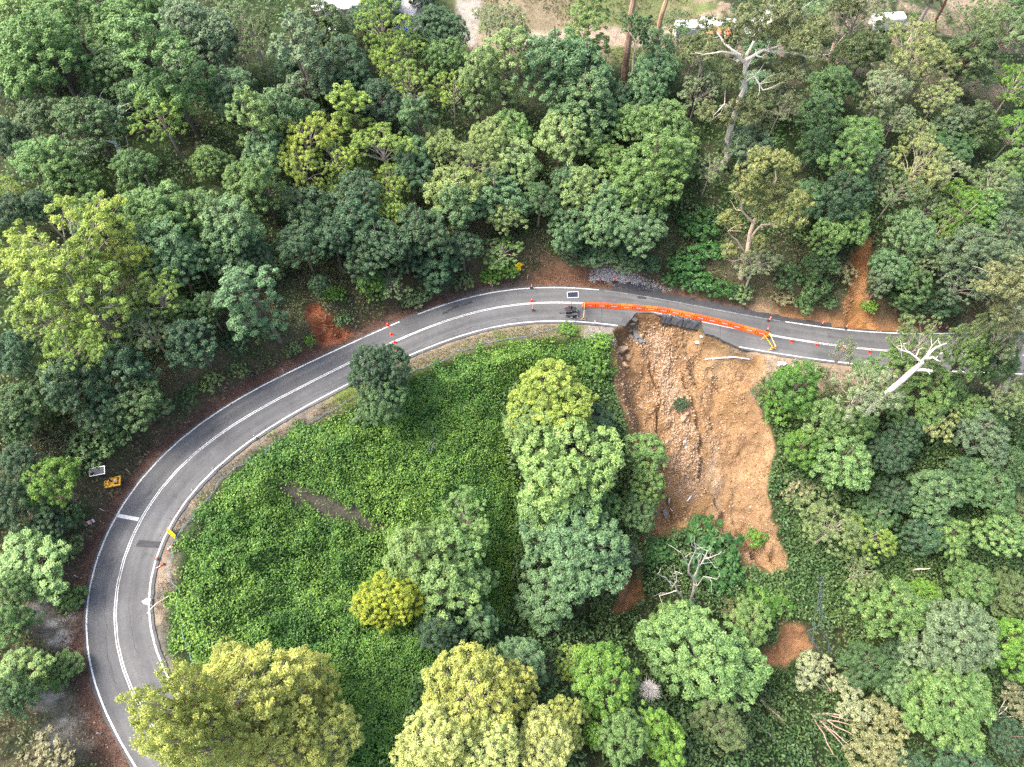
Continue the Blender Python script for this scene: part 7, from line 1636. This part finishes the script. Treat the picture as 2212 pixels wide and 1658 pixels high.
mb = MB(); mb.tube([(-.5, -.5, 0), (0, 0, .9)], .03, 6); mb.tube([(.5, -.5, 0), (0, 0, .9)], .03, 6); mb.build('brace', M['white'], s2)
s3 = sign('leansign', 'folding_sign', 'white folding sign frame leaning at the slide\'s inner verge', [('sign_plate', .5, .8, .9, 'white', 0, .05)], 1.25, .9, .15, 1, 'white')
mb = MB(); mb.tube([(-.9, -.5, 0), (0, 0, .9)], .035, 6); mb.build('brace', M['white'], s3)
s4 = sign('board', 'hazard_board', 'red and white hazard board leaning on the hairpin\'s outer verge', [('board', 1.7, .45, .45, 'white', 0, 0)], .6, .5, -.7, 2, 'white')
mb = MB()
for k in range(3): mb.box((-.55+.55*k, -.02, .45), (.2, .012, .4))
mb.build('stripe', M['red'], s4)
x, y, z = MISC['ysign']
r = empty('arrow_board', (x, y, gz(x, y))); r.rotation_euler = (-.55, 0, -.65); tag(r, 'yellow board with black chevrons tipped over on the inner verge', 'sign')
mb = MB(); mb.box((0, 0, .45), (1.5, .03, .7)); bd = mb.build('board', M['yellow'], r)
mb = MB()
for k in range(3):
    for sg in (-1, 1):
        mb.box((0, 0, 0), (.34, .012, .1), Matrix.Translation((-.46+.46*k, -.025, .45+sg*.13)) @ Matrix.Rotation(sg*.75, 4, 'Y'))
mb.build('chevron', M['black'], bd)
mb = MB(); mb.tube([(-.6, 0, .1), (-.7, .7, -.05)], .03, 6); mb.tube([(.6, 0, .1), (.7, .7, -.05)], .03, 6); mb.build('leg', M['metal'], r)
mb = MB(); mb.tube([(-.9, .3, -.02), (-.9, .3, .08)], .28, 12); mb.build('weight', M['rubber'], r)
mb = MB(); mb.box((-.9, .95, .25), (.45, .35, .5), None, .04); mb.build('battery_box', M['dark'], r)
# white bag of fill at the slide's right shoulder
x, y, z = MISC['bag']
mb = MB()
for (dx, dy, sx) in ((0, 0, .8), (.45, -.35, .6), (-.3, -.5, .5)):
    mb.box((dx, dy, .2), (sx, sx*.7, .4), Matrix.Rotation(dx, 4, 'Z'), .12)
o = mb.build('sandbag', M['pipe'], None, True); o.location = (x, y, gz(x, y)); tag(o, 'white bag slumped on the verge at the slide\'s right shoulder', 'bag')

# trestles at the barrier ends
def trestle(a, b_, label, dotted, h=.95):
    c = (a+b_)/2; L = (b_-a).length; rz = math.atan2(b_.y-a.y, b_.x-a.x)
    r = empty('trestle', c, rz); tag(r, label, 'trestle', 'yellow trestles at the barrier ends')
    mb = MB(); mb.box((0, 0, h), (L+.1, .035, .2)); bd = mb.build('board', M['yellow'] if dotted else M['amber'], r)
    mb = MB()
    n_ = max(4, int(L/.32))
    for k in range(n_):
        mb.box((0, 0, 0), (.12, .012, .12), Matrix.Translation((-L/2+(k+.5)*L/n_, -.026, h)) @ Matrix.Rotation(.78, 4, 'Y'))
        mb.box((0, 0, 0), (.12, .035, .012), Matrix.Translation((-L/2+(k+.5)*L/n_, 0, h+.104)))
    mb.build('marking', M['black'] if dotted else M['white'], bd)
    for sx in (-1, 1):
        mb = MB()
        for sy in (-1, 1): mb.tube([(sx*(L/2-.1), sy*.38, 0), (sx*(L/2-.1), 0, h)], .035, 6)
        mb.tube([(sx*(L/2-.1), -.3, .2), (sx*(L/2-.1), .3, .2)], .025, 6)
        mb.build('leg', M['amber'], r)
    if not dotted:
        for sx in (-1, 1):
            mb = MB(); mb.tube([(sx*(L/2-.35), 0, .0), (sx*(L/2-.35), 0, .07)], .28, 14); mb.build('weight', M['rubber'], r)
    return r
q = [on_road(*w) for w in TREST1]; trestle(q[0], q[1], 'amber barrier board on trestle legs between trailer and road edge', False)
q = [on_road(*w) for w in TREST2]
trestle(q[0], q[1], 'yellow and black barrier board slanting from the last barrier', True)
trestle(q[2], q[3], 'second yellow barrier board standing right of the black-marked one', False)

# black solar lighting trailer
def solar_panel(parent, loc, w, d_, rot, nx_, ny_, frame='white'):
    Mx = Matrix.Translation(loc) @ rot
    mb = MB(); mb.box((0, 0, 0), (w-.02, d_-.02, .05), Mx); p = mb.build('solar_panel', M['dark'], parent)
    mb = MB()
    for sy in (-1, 1): mb.box((0, sy*(d_/2-.03), 0), (w, .06, .075), Mx)
    for sx in (-1, 1): mb.box((sx*(w/2-.03), 0, 0), (.06, d_-.125, .075), Mx)
    mb.build('frame', M[frame], p)
    mb = MB()
    for i in range(nx_):
        for j in range(ny_):
            cw, ch = (w-.14)/nx_, (d_-.14)/ny_
            mb.box((-w/2+.07+cw*(i+.5), -d_/2+.07+ch*(j+.5), .03), (cw*.90, ch*.90, .012), Mx)
    mb.build('cell', M['cell'], p)
    return p
ts, tt0 = TRAILER
r = empty('solar_trailer', on_road(ts, tt0), heading(ts)); tag(r, 'black trailer with solar panel on a tall mast at the barrier end', 'trailer')
mb = MB(); mb.box((0, 0, .50), (1.9, 1.3, .10), None, .02); mb.box((0, .68, .55), (1.95, .06, .12)); mb.box((0, -.68, .55), (1.95, .06, .12)); mb.build('chassis', M['dark'], r)
mb = MB(); mb.box((-.45, .05, .82), (.75, 1.0, .55), None, .05); mb.build('equipment_box', M['black'], r)
mb = MB(); mb.box((.5, .15, .78), (.6, .8, .46), None, .05); mb.build('battery_box', M['black'], r)
mb = MB()
for a in (-.18, .12):
    mb.tube([(a, .55, .6), (a, .55, 1.35)], .1, 8)
    mb.tube([(a, -.1, .6), (a, -.1, 1.2)], .12, 8)
mb.build('mast_winch', M['black'], r)
for sy in (-1, 1):
    mb = MB(); mb.tube([(0, sy*.82-.1, .32), (0, sy*.82+.1, .32)], .33, 16); w_ = mb.build('wheel', M['rubber'], r)
    mb = MB(); mb.tube([(0, sy*.82-.11, .32), (0, sy*.82+.11, .32)], .19, 12); mb.build('rim', M['white'], w_)
    mb = MB(); mb.box((0, sy*.82, .70), (.8, .24, .04), None, .01); mb.build('mudguard', M['black'], r)
mb = MB(); mb.tube([(-.95, 0, .45), (-1.75, 0, .42)], .05, 6); mb.tube([(-1.75, 0, .42), (-1.85, 0, .42)], .08, 8); mb.build('tow_bar', M['dark'], r)
for sx in (-1, 1):
    for sy in (-1, 1):
        mb = MB(); mb.tube([(sx*.98, sy*.7, .02), (sx*.98, sy*.7, .9)], .04, 6); mb.box((sx*.98, sy*.7, .02), (.2, .2, .03)); mb.build('stabiliser_leg', M['metal'], r)
mb = MB(); mb.tube([(-.9, -.2, .95), (1.0, -.2, .95)], .035, 6); mb.build('rail', M['metal'], r)
mb = MB(); mb.tube([(.0, .5, .6), (0, .55, 2.2), (0.02, .55, 4.1)], [.06, .05, .035], 8); mb.build('mast', M['metal'], r)
mb = MB(); mb.box((.22, .40, 3.85), (.36, .28, .24), None, .05); mb.build('camera_head', M['white'], r)
solar_panel(r, (.1, .6, 4.15), 1.75, .95, Matrix.Rotation(.35, 4, 'X'), 8, 4)
# amber portable signal trailer
x, y, z = MISC['trailerY']
d_, z_, s_ = (float(q[0]) for q in road_coords(np.array([x]), np.array([y])))
r = empty('signal_trailer', (x, y, gz(x, y)), .22); tag(r, 'amber trailer with solar panel and traffic signal on the outer verge', 'trailer')
mb = MB()
for (cx_, cy_, sx, sy) in ((0, .55, 2.0, .14), (0, -.55, 2.0, .22), (-.9, 0, .2, 1.1), (.9, 0, .2, 1.1), (0, 0, .5, 1.0)): mb.box((cx_, cy_, .5), (sx, sy, .22), None, .03)
mb.build('frame', M['amber'], r)
mb = MB(); mb.box((-.55, -.1, .70), (.6, .7, .3), None, .05); mb.build('battery_box', M['amber'], r)
mb = MB(); mb.box((.45, 0, .72), (.45, .6, .3), None, .05); mb.build('control_box', M['amber'], r)
mb = MB(); mb.box((.45, -.1, .875), (.3, .34, .012)); mb.build('label_panel', M['white'], r)
mb = MB(); mb.box((-.75, -.665, .5), (.3, .012, .14)); mb.box((.75, -.665, .5), (.3, .012, .14)); mb.build('reflector', M['white'], r)
for sx in (-.97, .97):
    mb = MB(); mb.tube([(sx, -.15, .26), (sx, .15, .26)], .26, 14); w_ = mb.build('wheel', M['rubber'], r)
mb = MB(); mb.tube([(0, 0, .55), (-.1, .1, 2.0), (-.15, .2, 3.3)], [.09, .07, .06], 8); mb.build('mast', M['black'], r)
mb = MB(); mb.box((-.3, .05, 2.75), (.42, .26, 1.05), None, .04); hd = mb.build('signal_head', M['black'], r)
mb = MB(); mb.box((-.3, .19, 2.75), (.66, .03, 1.25)); mb.build('backing_board', M['black'], hd)
mb = MB()
for k in (-.33, 0, .33): mb.tube([(-.3, -.09, 2.75+k), (-.3, -.22, 2.75+k)], .12, 10, False)
mb.build('visor', M['dark'], hd)
solar_panel(r, (-.35, .25, 3.5), 1.75, 1.0, Matrix.Rotation(.2, 4, 'X'), 7, 4)

# ------------------------------------------------------------------ buildings and vans beyond the forest
def corrugated(name, w, l, rise, mat, parent, z, sheets):
    """pitched roof of ribbed sheets, one object per sheet"""
    sw = w/sheets
    meshes = {}
    for side in (-1, 1):
        for k in range(sheets):
            key = side
            if key not in meshes:
                V = []; n_ = 8
                for i in range(n_+1):
                    xx = -sw/2+.01 + (sw-.02)*i/n_; zz = .06*(i % 2)
                    V += [(xx, 0, rise+zz), (xx, side*l/2, zz), (xx, side*l/2, zz-.05), (xx, 0, rise+zz-.05)]
                F = []
                for i in range(n_):
                    a = i*4; b_ = a+4
                    F += [(a, b_, b_+1, a+1), (a+2, b_+2, b_+3, a+3), (a+1, b_+1, b_+2, a+2)]
                me = bpy.data.meshes.new(name); me.from_pydata(V, [], F); me.materials.append(mat); meshes[key] = me
            link(name, meshes[key], parent, (-w/2+sw*(k+.5), 0, z))
def house(loc, rz, w, l, h, rise, label, sheets, wallmat='wall'):
    x, y = loc[:2]; r = empty('house', (x, y, gz(x, y)-.2), rz); tag(r, label, 'house')
    t = .18
    mb = MB()
    mb.box((0, -l/2+t/2+.3, h/2), (w-.6, t, h)); mb.box((0, l/2-t/2-.3, h/2), (w-.6, t, h))
    mb.box((-w/2+.3+t/2, 0, h/2), (t, l-.6-2*t-.01, h)); mb.box((w/2-.3-t/2, 0, h/2), (t, l-.6-2*t-.01, h))
    mb.build('wall', M['wall'], r)
    corrugated('roof_sheet', w, l, rise, M['roof'], r, h+.08, sheets)
    for k in (-.28, .28):
        mb = MB(); mb.box((w*k, -l/2+.28, h*.55), (1.3, .06, 1.1)); f = mb.build('window', M['white'], r)
        mb = MB(); mb.box((w*k, -l/2+.24, h*.55), (1.1, .03, .9)); mb.build('pane', M['window'], f)
    mb = MB(); mb.box((0, -l/2+.28, 1.02), (.9, .06, 2.02)); mb.build('door', M['dark'], r)
    return r
house(WT['house1'][0], -.45, 6.5, 7.5, 2.7, 1.1, 'white metal-roofed house beside the concrete driveway', 9)
house(WT['house2'][0], .12, 14, 9, 3.0, 1.6, 'big white-roofed house half hidden under trees, left of the driveway', 16)
house(WT['shed'][0], -.35, 3.6, 3.0, 2.2, .5, 'small metal-roofed shed next to the blue tarp', 5)
x, y, z = WT['tarp'][0]
V = []; n_ = 9
for i in range(n_):
    for j in range(n_):
        u, v_ = i/(n_-1)-.5, j/(n_-1)-.5
        V.append((u*2.6, v_*3.2, 1.5-1.8*max(0, max(abs(u), abs(v_))-.28)*2+.15*math.sin(i*2.1+j)*.8))
i = np.arange(n_*n_).reshape(n_, n_); q = np.stack([i[:-1, :-1], i[1:, :-1], i[1:, 1:], i[:-1, 1:]], -1).reshape(-1, 4)
o = link('tarpaulin', np_mesh('tarpaulin', V, q, M['tarp'], False), None, (x, y, gz(x, y)+.2)); o.rotation_euler = (0, 0, .4)
tag(o, 'crumpled blue tarpaulin thrown over a pile beside the shed', 'tarpaulin')
def van(loc, rz, label, L=5.6, awning=None, name='caravan'):
    x, y = loc[:2]; r = empty(name, (x, y, gz(x, y)), rz); tag(r, label, 'caravan', 'white caravans beyond the forest')
    prof = [(-1.15, .45), (-1.18, 1.2), (-1.1, 2.5), (-.9, 2.68), (.9, 2.68), (1.1, 2.5), (1.18, 1.2), (1.15, .45)]
    mb = MB(); mb.prism(prof, -L/2, -L/2+.25, None, .9, 1); mb.prism(prof, -L/2+.25, L/2-.25); mb.prism(prof, L/2-.25, L/2, None, 1, .9); mb.build('body', M['vanwhite'], r)
    for k in (-.3, .3):
        mb = MB(); mb.box((L*k, -1.16, 1.75), (1.1, .05, .6)); mb.build('window', M['window'], r)
    mb = MB(); mb.box((0, -1.19, 1.35), (.65, .05, 1.75)); mb.build('door', M['white'], r)
    mb = MB(); mb.box((L*.2, 0, 2.72), (.6, .6, .12), None, .03); mb.build('roof_hatch', M['metal'], r)
    for sy in (-1, 1):
        mb = MB(); mb.tube([(.2, sy*1.0-.1, .33), (.2, sy*1.0+.1, .33)], .33, 12); mb.build('wheel', M['rubber'], r)
    mb = MB(); mb.tube([(-L/2, 0, .5), (-L/2-1.1, 0, .48)], .05, 6); mb.build('tow_bar', M['dark'], r)
    if awning:
        mb = MB(); mb.box((0, -2.3, 2.3), (L*.7, 2.2, .05), Matrix.Rotation(.0, 4, 'X')); aw = mb.build('awning', M[awning], r)
        mb = MB()
        for sx in (-1, 1): mb.tube([(sx*L*.33, -3.3, 0), (sx*L*.33, -3.3, 2.28)], .03, 6)
        mb.build('awning_pole', M['metal'], r)
van(WT['van1'][0], .05, 'white caravan at the end of the clearing track', 6.0)
van(WT['van2'][0], -.12, 'white caravan with terracotta awning right of the clearing', 6.2, 'terracotta')
van(WT['van3'][0], .5, 'white caravan hidden behind the giant white-trunked gum', 5.5)
van(WT['van4'][0], 1.1, 'caravan with pale green awning among the top right gums', 5.5, 'vangreen')
van(WT['roof3'][0], .08, 'white van alone among gums near the top right', 5.8)
# parked car beside the big house
x, y = WT['car'][0][:2]
r = empty('parked_car', (x, y, gz(x, y)), .3); tag(r, 'white car parked in shade left of the big house', 'car')
mb = MB(); mb.prism([(-.85, .3), (-.9, .6), (-.86, .92), (.86, .92), (.9, .6), (.85, .3)], -2.2, 2.2); mb.build('body', M['vanwhite'], r)
mb = MB(); mb.prism([(-.8, .92), (-.62, 1.45), (.62, 1.45), (.8, .92)], -1.1, 1.3, None, .95, .9); cb = mb.build('cabin', M['window'], r)
mb = MB(); mb.box((.1, 0, 1.47), (1.7, 1.2, .05), None, .02); mb.build('roof', M['vanwhite'], r)
for sx in (-1.35, 1.35):
    for sy in (-.8, .8):
        mb = MB(); mb.tube([(sx, sy-.1, .32), (sx, sy+.1, .32)], .32, 12); mb.build('wheel', M['rubber'], r)
